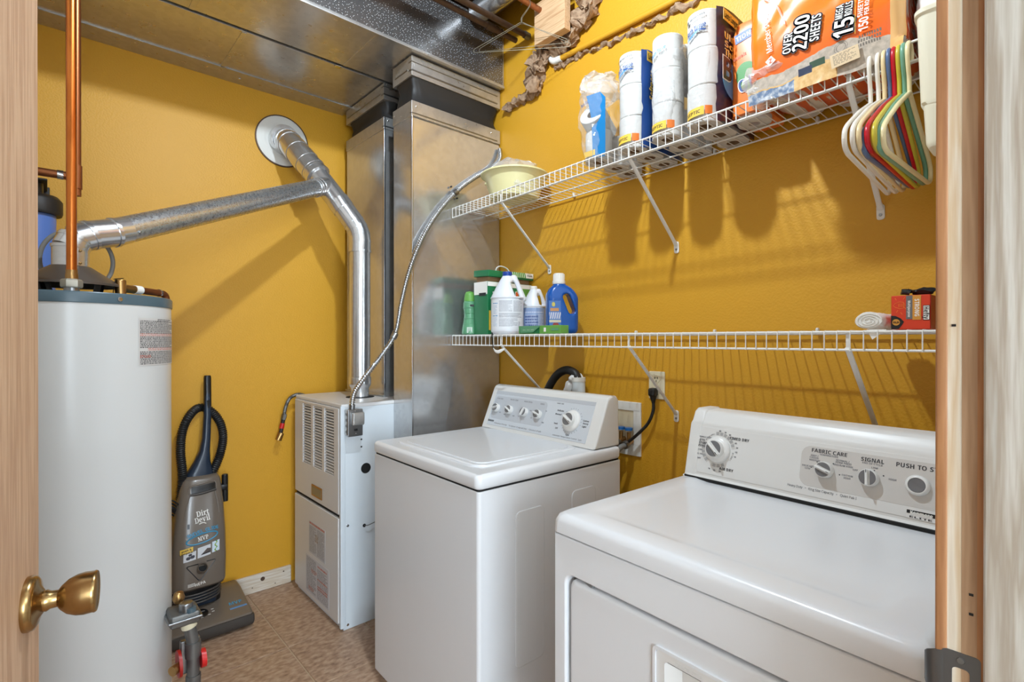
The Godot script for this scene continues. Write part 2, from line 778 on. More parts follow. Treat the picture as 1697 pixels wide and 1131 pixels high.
	m = mat("console_white", rgb(225, 224, 221), 0.35)
	m = mat("console_grey", rgb(206, 202, 197), 0.4)
	m = mat("knob_white", rgb(232, 231, 228), 0.3)
	m = mat("knob_grey", rgb(112, 112, 114), 0.35)
	m = mat("ink", rgb(60, 60, 64), 0.6)
	m = mat("ink_soft", rgb(125, 125, 130), 0.6)
	m = mat("ink_black", rgb(18, 18, 20), 0.5)
	m = mat("furnace_grey", rgb(220, 219, 218), 0.35)
	m = mat("furnace_side", rgb(214, 222, 228), 0.4)
	m = mat("dark_gap", rgb(22, 22, 22), 0.8)
	m = mat("wire_white", rgb(235, 233, 228), 0.35)
	m = mat("plastic_white", rgb(234, 232, 226), 0.35)
	m = mat("plastic_cream", rgb(236, 230, 206), 0.35)
	m = mat("basin_yellow", rgb(232, 224, 170), 0.35)
	m = mat("plastic_black", rgb(20, 20, 21), 0.35)
	m = mat("plastic_navy", rgb(30, 44, 62), 0.32)
	m = mat("vac_taupe", rgb(112, 101, 90), 0.28)
	m.clearcoat_enabled = true
	m.clearcoat = 0.3
	m.clearcoat_roughness = 0.15
	m = mat("vac_dark", rgb(66, 61, 57), 0.4)
	m = mat("rubber", rgb(26, 26, 27), 0.5)
	m = mat("grey_rubber", rgb(126, 124, 120), 0.5)
	m = mat("red_plastic", rgb(204, 30, 28), 0.35)
	m = mat("filter_blue", rgb(96, 132, 210), 0.25)
	m = mat("valve_blue", rgb(24, 104, 176), 0.4)
	m = mat("ivory", rgb(226, 216, 186), 0.4)
	m = mat("wall_beige", rgb(216, 200, 168), 0.6)
	m = mat("porcelain", rgb(240, 238, 232), 0.2)
	# wood
	for d in [["pine_pale", [rgb(206, 190, 168), rgb(226, 214, 196), rgb(212, 186, 152), rgb(231, 222, 208)], 51], ["pine_brown", [rgb(158, 108, 68), rgb(184, 132, 88), rgb(146, 96, 60)], 52], ["door_wood", [rgb(190, 152, 122), rgb(208, 174, 142), rgb(182, 144, 114), rgb(214, 182, 150)], 53], ["pine_tan", [rgb(160, 124, 92), rgb(184, 150, 118), rgb(150, 112, 80)], 57], ["stop_wood", [rgb(172, 162, 148), rgb(196, 190, 180), rgb(160, 146, 130), rgb(190, 190, 186)], 58], ["lumber", [rgb(186, 146, 106), rgb(214, 178, 138), rgb(172, 128, 88)], 54], ["joist_dark", [rgb(84, 58, 40), rgb(110, 78, 54), rgb(70, 48, 34)], 55]]:
		m = mat(d[0], Color.WHITE, 0.55)
		m.albedo_texture = noise(0.012, d[1], 512, FastNoiseLite.TYPE_SIMPLEX_SMOOTH, 5, d[2])
		tri_map(m, Vector3(9, 0.45, 9))
	M.lumber.uv1_scale = Vector3(9, 9, 0.45)
	M.joist_dark.uv1_scale = Vector3(9, 9, 0.45)
	m = mat("baseboard_wood", Color.WHITE, 0.6)
	m.albedo_texture = noise(0.012, [rgb(196, 184, 168), rgb(224, 216, 204), rgb(206, 190, 168), rgb(230, 226, 218)], 512, FastNoiseLite.TYPE_SIMPLEX_SMOOTH, 5, 56)
	tri_map(m, Vector3(0.5, 7, 7))
	# floor
	for k in 3:
		m = mat("tile_%d" % k, Color.WHITE, 0.42)
		m.albedo_texture = noise(0.028, [rgb(128, 98, 78), rgb(158, 126, 102), rgb(176, 144, 118), rgb(188, 158, 132), rgb(204, 176, 150)], 512, FastNoiseLite.TYPE_SIMPLEX_SMOOTH, 6, 61 + k)
		m.normal_enabled = true
		m.normal_texture = noise(0.03, [], 256, FastNoiseLite.TYPE_SIMPLEX_SMOOTH, 4, 64, 3.0)
		m.normal_scale = 0.3
		tri_map(m, Vector3(1.6, 1.6, 3.0))
		m.uv1_offset = Vector3(0.37 * k, 0.21 * k, 0.13 * k)
	m = mat("grout", rgb(196, 172, 144), 0.7)
	m = mat("carpet", rgb(150, 140, 128), 0.95)
	# foam insulation
	m = mat("foam", Color.WHITE, 0.9)
	m.albedo_texture = noise(0.02, [rgb(92, 68, 52), rgb(146, 116, 90), rgb(178, 150, 122), rgb(108, 84, 66)], 256, FastNoiseLite.TYPE_SIMPLEX_SMOOTH, 5, 71)
	tri_map(m, Vector3(7, 7, 7))
	# paper and plastic goods
	m = mat("tissue", rgb(208, 206, 202), 0.75)
	m.normal_enabled = true
	m.normal_texture = noise(0.02, [], 256, FastNoiseLite.TYPE_SIMPLEX_SMOOTH, 4, 81, 8.0)
	m.normal_scale = 0.3
	tri_map(m, Vector3(6, 14, 6))
	m = mat("cardboard", rgb(150, 118, 84), 0.8)
	m = mat("pack_blue", rgb(28, 66, 128), 0.3)
	m = mat("pack_azure", rgb(20, 118, 178), 0.3)
	m = mat("pack_plum", rgb(74, 52, 66), 0.3)
	m.albedo_texture = noise(0.02, [Color(0.7, 0.65, 0.8), Color(1, 0.9, 0.85), Color(0.6, 0.75, 1)], 256, FastNoiseLite.TYPE_SIMPLEX_SMOOTH, 3, 82)
	tri_map(m, Vector3(5, 5, 5))
	m = mat("pack_orange", rgb(240, 128, 52), 0.3)
	m = mat("label_yellow", rgb(238, 196, 72), 0.4)
	m = mat("print_white", rgb(244, 242, 236), 0.5)
	m = mat("print_blue", rgb(36, 76, 140), 0.4)
	m = mat("print_sky", rgb(96, 150, 204), 0.4)
	m = mat("print_green", rgb(76, 148, 72), 0.4)
	m = mat("print_brown", rgb(66, 34, 30), 0.4)
	m = mat("print_orange", rgb(226, 98, 40), 0.4)
	m = mat("print_gold", rgb(214, 148, 60), 0.5)
	m = mat("print_cyan", rgb(62, 150, 190), 0.4)
	m = mat("box_red", rgb(218, 62, 34), 0.4)
	m = mat("box_darkred", rgb(160, 26, 20), 0.4)
	m = mat("box_green", rgb(26, 118, 72), 0.4)
	m = mat("box_lightgreen", rgb(104, 166, 78), 0.4)
	m = mat("bottle_green", rgb(98, 158, 120), 0.3)
	m = mat("bottle_blue", rgb(14, 84, 168), 0.25)
	m = mat("jug_white", rgb(228, 231, 238), 0.35)
	m.subsurf_scatter_enabled = true
	m.subsurf_scatter_strength = 0.1
	m = mat("jug_bluish", rgb(168, 184, 214), 0.35)
	m = mat("cap_blue", rgb(18, 62, 148), 0.35)
	for d in [["hanger_white", rgb(238, 232, 220)], ["hanger_cream", rgb(236, 212, 164)], ["hanger_blue", rgb(86, 108, 146)], ["hanger_red", rgb(198, 10, 34)], ["hanger_yellow", rgb(206, 190, 62)], ["hanger_green", rgb(116, 168, 142)], ["hanger_butter", rgb(242, 226, 178)]]:
		mat(d[0], d[1], 0.28)
	clear_film("film_clear", 0.1)
	clear_film("film_haze", 0.3, Color(0.95, 0.95, 0.95), 0.2)
	for k in ["film_clear", "film_haze"]:
		M[k].normal_enabled = true
		M[k].normal_texture = noise(0.012, [], 256, FastNoiseLite.TYPE_SIMPLEX_SMOOTH, 4, 91, 10.0)
		M[k].normal_scale = 0.8
		tri_map(M[k], Vector3(5, 5, 5))
	m = mat("bulb_glow", rgb(255, 244, 224), 0.4)
	m.emission_enabled = true
	m.emission = rgb(255, 240, 214)
	m.emission_energy_multiplier = 6.0
	m = mat("panel_glow", rgb(255, 255, 255), 0.4)  # glow of the unseen hall panel and window
	m.emission_enabled = true
	m.emission = rgb(240, 246, 255)
	m.emission_energy_multiplier = 3.0


func _ready() -> void:
	# camera
	var cam := Camera3D.new()
	cam.name = "camera"
	cam.position = V(0, 1.31, 0)
	cam.rotation_degrees = V(-0.134, -42.115, 0)
	cam.fov = 66.92
	cam.near = 0.02
	cam.current = true
	add_child(cam)
	# air outside, exposure
	var env := Environment.new()
	env.background_mode = Environment.BG_COLOR
	env.background_color = Color(0.02, 0.02, 0.02)
	env.tonemap_mode = Environment.TONE_MAPPER_LINEAR
	env.tonemap_exposure = 1.0
	env.sdfgi_enabled = true
	env.ssao_enabled = true
	env.ssil_enabled = true
	var we := WorldEnvironment.new()
	we.name = "world"
	we.environment = env
	add_child(we)
	materials()
	# the room's bulb
	var bulb_light := OmniLight3D.new()
	bulb_light.name = "bulb_light"
	bulb_light.position = V(0.75, 2.86, -0.98)
	bulb_light.light_color = rgb(226, 242, 254)
	bulb_light.light_energy = 2.3
	bulb_light.light_size = 0.035
	bulb_light.omni_range = 8.0
	bulb_light.omni_attenuation = 2.0
	bulb_light.shadow_enabled = true
	add_child(bulb_light)
	# unseen ceiling panel of the hall, placed to light the doorway
	var hall := AreaLight3D.new()
	hall.name = "unseen_hall_panel_light"
	hall.position = V(0.9, 2.36, 1.3)
	hall.rotation_degrees = V(-90, 0, 0)
	hall.area_size = Vector2(1.2, 1.2)
	hall.light_color = rgb(226, 238, 255)
	hall.light_energy = 2.5
	hall.area_range = 8.0
	hall.area_attenuation = 2.0
	hall.shadow_enabled = true
	add_child(hall)
	# unseen window at the hall end, placed to light the room through the doorway
	var unseen_light := AreaLight3D.new()
	unseen_light.name = "unseen_window_light"
	unseen_light.position = V(-0.65, 1.5, 2.7)
	unseen_light.area_size = Vector2(1.3, 1.6)
	unseen_light.light_color = rgb(222, 240, 255)
	unseen_light.light_energy = 11.5
	unseen_light.area_range = 10.0
	unseen_light.area_attenuation = 2.0
	unseen_light.shadow_enabled = true
	add_child(unseen_light)

	room()
	ceiling_stuff()
	ducts()
	furnace()
	vent_pipes()
	water_heater()
	vacuum()
	wall_fittings()
	washer()
	dryer()
	shelves()
	lower_goods()
	upper_goods()
	hangers()
	doorway()


# ---------------------------------------------------------------- the room
func room() -> void:
	var fl := struct("floor", bx(V(-0.8, -0.12, -3.0), V(1.9, -0.004, -0.1)), M.grout)
	var shared := {}
	var pitch := 0.33
	var k := 0
	for i in range(-5, 4):
		for j in range(-2, 8):
			var x0 := maxf(0.765 + i * pitch + 0.003, -0.7)
			var x1 := minf(0.765 + (i + 1) * pitch - 0.003, XR)
			var z0 := maxf(-2.597 + j * pitch + 0.003, ZB)
			var z1 := minf(-2.597 + (j + 1) * pitch - 0.003, -0.1)
			if x1 - x0 < 0.01 or z1 - z0 < 0.01:
				continue
			var key := "%.3f %.3f" % [x1 - x0, z1 - z0]
			if not shared.has(key):
				shared[key] = box(Sh.new(), Vector3.ZERO, V(x1 - x0, 0.012, z1 - z0), 0.0022).mesh()
			var o := mi("tile", shared[key], M["tile_%d" % ((i * 7 + j * 5 + 70) % 3)], fl)
			o.position = V((x0 + x1) / 2, -0.006 + 0.0004 * (k % 3), (z0 + z1) / 2)
			k += 1
	struct("wall_back", bx(V(-0.8, 0, ZB - 0.12), V(1.9, 3.2, ZB)), M.yellow_paint)
	struct("wall_right", bx(V(XR, 0, -3.0), V(XR + 0.12, 3.2, 0.02)), M.yellow_paint)
	struct("wall_left", bx(V(-0.82, 0, -3.0), V(-0.7, 3.2, 0.02)), M.white_paint)  # out of view; white so that it bounces light onto the appliances
	var wf := bx(V(-0.82, 0, -0.09), V(-0.21, 3.2, 0.02))
	wf.join(bx(V(0.72, 0, -0.09), V(1.9, 3.2, 0.02)))
	wf.join(bx(V(-0.21, 2.08, -0.09), V(0.72, 3.2, 0.02)))
	struct("wall_front", wf, M.white_paint)
	struct("ceiling", bx(V(-0.82, 3.2, -3.0), V(1.9, 3.26, 0.02)), M.joist_dark)
	# baseboard of raw board with knots
	var bb := struct("baseboard_back", bx(V(-0.7, 0.0, ZB), V(0.985, 0.092, ZB + 0.016), 0.003), M.baseboard_wood)
	for q in [[0.84, 0.062, 0.011], [0.945, 0.07, 0.004], [0.902, 0.02, 0.003], [0.79, 0.03, 0.003]]:
		part(bb, "knot", lathe([Vector2(0, 0), Vector2(q[2], 0), Vector2(q[2] * 0.8, 0.0006), Vector2(0, 0.0006)], 14, Transform3D(Basis(V(1, 0, 0), V(0, 0, 1), V(0, -1, 0)), V(q[0], q[1], ZB + 0.016))), M.brown_iron)
	# the hall the camera looks in from
	struct("floor_hall", bx(V(-1.4, -0.12, 0.02), V(2.6, 0.0, 2.8)), M.carpet)
	struct("ceiling_hall", bx(V(-1.4, 2.44, 0.02), V(2.6, 2.5, 2.8)), M.white_paint)
	struct("wall_hall_left", bx(V(-1.5, -0.1, 0.02), V(-1.4, 2.5, 2.8)), M.white_paint)
	struct("wall_hall_right", bx(V(2.6, -0.1, 0.02), V(2.7, 2.5, 2.8)), M.white_paint)
	struct("wall_hall_back", bx(V(-1.5, -0.1, 2.8), V(2.7, 2.5, 2.9)), M.white_paint)
	var hl := thing("unseen_ceiling_light", "unseen flat square light panel on the hall ceiling, lighting the doorway", "light", V(0.9, 2.44, 1.3))  # out of view, the body of the hall panel light
	part(hl, "frame", box(Sh.new(), V(0, -0.025, 0), V(1.26, 0.05, 1.26), 0.006), M.white_paint)
	part(hl, "diffuser_panel", box(Sh.new(), V(0, -0.052, 0), V(1.2, 0.006, 1.2)), M.panel_glow)
	var hw := struct("unseen_window_1", bx(V(-1.34, 0.65, 2.77), V(0.04, 2.35, 2.8), 0.004), M.white_paint)  # out of view behind the camera, placed to light the room through the doorway
	part(hw, "frame", bx(V(-0.68, 0.7, 2.735), V(-0.62, 2.3, 2.78), 0.004), M.white_paint)
	for w in 2:
		part(hw, "unseen_window_pane", bx(V(-1.3 + 0.68 * w, 0.7, 2.75), V(-0.68 + 0.68 * w, 2.3, 2.765)), M.panel_glow)
	var bl := thing("bulb_lamp", "bare round bulb in a white porcelain holder on the joists", "lamp", V(0.75, 2.955, -0.98))
	part(bl, "holder", lathe([Vector2(0, 0.0), Vector2(0.055, 0.0), Vector2(0.055, -0.012), Vector2(0.03, -0.03), Vector2(0.026, -0.05), Vector2(0, -0.05)], 28), M.porcelain)
	part(bl, "bulb", lathe([Vector2(0, -0.05), Vector2(0.016, -0.05), Vector2(0.02, -0.062), Vector2(0.03, -0.08), Vector2(0.033, -0.1), Vector2(0.026, -0.12), Vector2(0.012, -0.13), Vector2(0, -0.132)], 24), M.bulb_glow)


func noisy_tube(pts: Array, r: float, amp: float, sd: int, flat := 1.0) -> Sh:
	var n := FastNoiseLite.new()
	n.seed = sd
	n.frequency = 22.0
	n.fractal_octaves = 4
	var sh := tube(resampled(pts, 0.006), r, 18, false, flat)
	for i in sh.v.size():
		var p := sh.v[i]
		sh.v[i] = p + V(n.get_noise_3dv(p), n.get_noise_3dv(p + V(7, 0, 0)), n.get_noise_3dv(p + V(0, 9, 0))) * amp
	return sh


func ceiling_stuff() -> void:
	var cl := get_node("ceiling")
	for i in 7:
		part(cl, "joist", bx(V(-0.62 + 0.38 * i, 2.955, -2.88), V(-0.582 + 0.38 * i, 3.2, -0.1), 0.002), M.joist_dark)
	# blocking and plate over the shelf wall
	solo("blocking", "pale sawn wood block above the copper pipe near the shelf wall", "wood block", bx(V(1.66, 2.655, -1.685), V(1.70, 2.84, -1.50), 0.002), M.lumber)
	solo("lumber", "longer sawn wood plate lying along the top of the yellow wall", "wood plate", bx(V(1.715, 2.79, -1.49), V(1.765, 2.87, -1.15), 0.002), M.lumber)
	# a round duct between the joists
	var rd := thing("round_duct", "round silver duct running up between the dark joists", "duct", V(1.55, 2.885, -1.2))
	wpart(rd, "pipe", tube([V(1.56, 2.90, -1.98), V(1.56, 2.90, -0.3)], 0.05, 24), M.pipe_metal)
	# iron and copper pipes across the duct
	var p1 := thing("iron_pipe", "brown iron pipe nearest the big duct, running into the foam", "pipe", V(1.0, 2.8, -1.905))
	wpart(p1, "pipe", tube([V(-0.6, 2.8, -1.905), V(1.74, 2.8, -1.895)], 0.013, 14), M.brown_iron)
	wpart(p1, "coupling", tube([V(1.55, 2.8, -1.896), V(1.60, 2.8, -1.896)], 0.017, 14), M.brown_iron)
	var p2 := thing("iron_pipe", "second brown iron pipe, between the first and the copper pipe", "pipe", V(1.0, 2.8, -1.83))
	wpart(p2, "pipe", tube([V(-0.6, 2.8, -1.83), V(1.75, 2.8, -1.83)], 0.0135, 14), M.brown_iron)
	wpart(p2, "cap", tube([V(1.735, 2.8, -1.83), V(1.765, 2.8, -1.83)], 0.017, 14), M.dull_steel)
	var p3 := thing("copper_pipe", "rusty copper pipe with two wire hangers hooked over it", "pipe", V(1.0, 2.8, -1.648))
	wpart(p3, "pipe", tube([V(-0.6, 2.8, -1.65), V(1.77, 2.8, -1.648)], 0.0125, 14), M.rusty_copper)
	wpart(p3, "solder_collar", tube([V(1.70, 2.8, -1.648), V(1.77, 2.8, -1.648)], 0.0145, 14), M.brass)
	# the pipe painted with the wall
	var yp := thing("painted_pipe", "yellow painted pipe running along the top of the shelf wall", "pipe", V(1.765, 2.6, -1.2))
	wpart(yp, "pipe", tube([V(1.764, 2.607, -1.63), V(1.764, 2.57, -0.12)], 0.0125, 14), M.yellow_paint)
	wpart(yp, "elbow", tube(rounded([V(1.764, 2.6065, -1.61), V(1.764, 2.608, -1.668), V(1.762, 2.66, -1.685)], 0.03), 0.0155, 14), M.plastic_white)
	# sprayed foam
	var ft := "irregular bead of brown spray foam"
	solo("spray_foam", ft + " under the yellow painted pipe", "foam", noisy_tube([V(1.772, 2.58, -1.66), V(1.774, 2.582, -1.5), V(1.774, 2.562, -1.3), V(1.774, 2.556, -1.0), V(1.774, 2.545, -0.7), V(1.774, 2.52, -0.3)], 0.009, 0.022, 5), M.foam, "", 80.0)
	solo("spray_foam", "ragged brown spray foam under the duct end at the wall", "foam", noisy_tube([V(1.765, 2.50, -2.0), V(1.765, 2.503, -1.9), V(1.765, 2.512, -1.8), V(1.765, 2.545, -1.745)], 0.016, 0.03, 6), M.foam, "", 80.0)
	solo("spray_foam", "thick lumpy brown foam around the pipe ends by the wall", "foam", noisy_tube([V(1.75, 2.53, -1.80), V(1.745, 2.60, -1.76), V(1.75, 2.66, -1.71), V(1.752, 2.66, -1.60), V(1.75, 2.69, -1.53), V(1.75, 2.75, -1.44), V(1.75, 2.84, -1.36)], 0.034, 0.06, 7), M.foam, "", 80.0)
	# two wire hangers on the copper pipe
	for k in 2:
		var a := V(1.423, 2.60, -1.83)
		var b := V(1.70, 2.594, -1.50)
		var o := V(0.012, 0.004, -0.01) if k == 1 else Vector3.ZERO
		var mid := (a + b) / 2.0
		var t := thing("wire_hanger", ["bare wire clothes hanger on the copper pipe, the front one", "second bare wire hanger just behind the front one on the copper pipe"][k], "hanger", mid + o + V(0, 0.11, 0), 0, "wire hangers on the copper pipe")
		var d := (b - a).normalized()
		var n := V(0, 1, 0).cross(d)
		var neck := mid + V(0, 0.115, 0)
		if k == 1:
			a += V(0.02, 0.012, 0.01)
			b += V(-0.02, 0.015, 0)
		wpart(t, "frame", tube(rounded([neck - d * 0.004 + o, a + V(0, 0.008, 0) + o, a - V(0, 0.006, 0) + o, b - V(0, 0.006, 0) + o, b + V(0, 0.008, 0) + o, neck + d * 0.004 + o], 0.014, 4), 0.0011, 6), M.hanger_wire)
		wpart(t, "hook", tube(smooth([neck + o, neck + o + V(0, 0.022, 0), V(1.585, 2.79, -1.632) + o * 0.5, V(1.572, 2.817, -1.65) + o * 0.5, V(1.56, 2.79, -1.667) + o * 0.5], 6), 0.0011, 6), M.hanger_wire)
		wpart(t, "twist", tube([neck + o + V(0, -0.004, 0), neck + o + V(0, 0.02, 0)], func(l): return 0.0024 + 0.0007 * sin(l * 1600.0), 8), M.hanger_wire)


# ---------------------------------------------------------------- ducts
func ducts() -> void:
	var B := 2.616
	# the nearer trunk duct
	var t := thing("trunk_duct", "wide silver trunk duct under the joists, paint specks on its side", "duct", V(0.5, B, -2.19))
	var s := Sh.new()
	box(s, V(0.545, B + 0.155, -2.192), V(2.45, 0.31, 0.343), 0.002)
	wpart(t, "casing", s, M.galvanized)
	s = bx(V(-0.68, B + 0.004, -2.0215), V(1.76, B + 0.305, -2.0185))
	wpart(t, "side_panel", s, M.duct_speckled)
	for x in [-0.3, 0.42, 1.05]:
		wpart(t, "seam", bx(V(x, B - 0.003, -2.36), V(x + 0.02, B + 0.001, -2.025), 0.001), M.galvanized)
	wpart(t, "lip", bx(V(-0.68, B - 0.003, -2.03), V(1.77, B + 0.012, -2.016), 0.001), M.galvanized)
	# the farther trunk duct
	t = thing("trunk_duct", "silver trunk duct against the vent wall, beyond the dark seam", "duct", V(0.5, B, -2.63))
	wpart(t, "casing", bx(V(-0.68, B, -2.88), V(1.77, B + 0.3, -2.384), 0.002), M.galvanized)
	wpart(t, "flange", bx(V(-0.68, B - 0.005, -2.884), V(1.28, B + 0.002, -2.755)), M.galvanized)
	for x in [-0.2, 0.62]:
		wpart(t, "seam", bx(V(x, B - 0.003, -2.75), V(x + 0.02, B + 0.001, -2.39), 0.001), M.galvanized)
	wpart(t, "clip", bx(V(1.02, B - 0.008, -2.392), V(1.05, B, -2.37), 0.002), M.bright_steel)
	wpart(t, "rivet", box(Sh.new(), V(0.72, B - 0.006, -2.82), V(0.012, 0.006, 0.012), 0.002), M.bright_steel)
	# the drop beside the furnace
	t = thing("return_duct", "tall silver duct dropping beside the washer to the floor", "duct", V(1.51, 0, -2.15))
	var x0 := 1.244
	var x1 := 1.772
	var z0 := -2.224
	var z1 := -2.057
	s = bx(V(x0, 0.0, z0), V(x1, 2.405, z1 - 0.008), 0.001)
	wpart(t, "casing", s, M.duct_bright)
	# cross-broken front sheet
	s = Sh.new()
	var c := [V(x0, 0.02, z1 - 0.004), V(x1, 0.02, z1 - 0.004), V(x1, 2.33, z1 - 0.004), V(x0, 2.33, z1 - 0.004)]
	var ap := V(1.50, 1.24, z1 + 0.004)
	var mid := V(1.5, 1.2, z1 - 0.1)
	for i in 4:
		var e := V(0, 0, -0.006)
		s.trio(c[i], c[(i + 1) % 4], ap, mid)
		s.quado(c[i], c[(i + 1) % 4], c[(i + 1) % 4] + e, c[i] + e, mid)
	wpart(t, "front_sheet", s, M.duct_bright, 0.5)
	wpart(t, "corner_seam", bx(V(x0 - 0.002, 0, z1 - 0.006), V(x0 + 0.006, 2.40, z1 + 0.003), 0.001), M.bright_steel)
	collar(t, x0, x1, z0, z1, 2.335, 2.405, 2.519, B, 1)
	# the plenum on the furnace
	t = thing("supply_plenum", "silver plenum duct standing on the furnace, behind the flue pipe", "duct", V(1.5, 1.02, -2.59))
	x0 = 1.275
	x1 = 1.74
	z0 = -2.81
	z1 = -2.376
	wpart(t, "casing", bx(V(x0, 1.022, z0), V(x1, 2.44, z1), 0.001), M.duct_bright)
	wpart(t, "corner_seam", bx(V(x0 - 0.002, 1.022, z1 - 0.006), V(x0 + 0.006, 2.44, z1 + 0.004), 0.001), M.bright_steel)
	wpart(t, "base_flange", bx(V(x0 - 0.012, 1.021, z0), V(x0 + 0.002, 1.03, z1 + 0.012), 0.001), M.galvanized)
	collar(t, x0, x1, z0, z1, 2.38, 2.44, 2.53, B, 2)


# drive collar, black canvas connector and the upper collar of a duct
func collar(t: Node3D, x0: float, x1: float, z0: float, z1: float, ya: float, yb: float, yc: float, yd: float, sd: int) -> void:
	wpart(t, "drive_collar", bx(V(x0 - 0.004, ya, z0 - 0.002), V(x1, yb, z1 + 0.004), 0.0015), M.galvanized)
	wpart(t, "collar_slip", bx(V(x0 - 0.006, ya + 0.01, z1 - 0.01), V(x1 - 0.02, ya + 0.016, z1 + 0.006), 0.001), M.steel)
	var rings := []
	var n := FastNoiseLite.new()
	n.seed = sd
	n.frequency = 9.0
	for k in 7:
		var f := k / 6.0
		var y := lerpf(yb - 0.004, yc + 0.004, f)
		var r := PackedVector3Array()
		var c := V((x0 + x1) / 2, y, (z0 + z1) / 2)
		for p in ring_xz(c, (x1 - x0) / 2 - 0.002 - 0.014 * sin(PI * f), (z1 - z0) / 2 - 0.002 - 0.014 * sin(PI * f), 64, 12.0):
			r.append(p + (p - c).normalized() * n.get_noise_3dv(p) * 0.02 * sin(PI * f))
		rings.append(r)
	wpart(t, "canvas_connector", loft(Sh.new(), rings), M.canvas_black, 70.0)
	wpart(t, "upper_collar", bx(V(x0 - 0.004, yc, z0 - 0.002), V(x1, yd - 0.006, z1 + 0.004), 0.0015), M.galvanized)
	wpart(t, "collar_slip", bx(V(x0 - 0.007, yc + 0.02, z1 - 0.02), V(x1 - 0.02, yc + 0.027, z1 + 0.007), 0.001), M.steel)
	wpart(t, "collar_slip", bx(V(x0 - 0.007, yc + 0.06, z1 - 0.02), V(x1 - 0.02, yc + 0.064, z1 + 0.007), 0.001), M.steel)
	wpart(t, "collar_slip", bx(V(x0 - 0.007, yc + 0.03, z0 + 0.02), V(x0, yc + 0.036, z1 - 0.03), 0.001), M.steel)
	for q in [V(x0 + 0.02, ya + 0.045, z1 + 0.005), V(x1 - 0.06, ya + 0.045, z1 + 0.005)]:
		wpart(t, "screw", box(Sh.new(), q, V(0.009, 0.009, 0.005), 0.002), M.bright_steel)


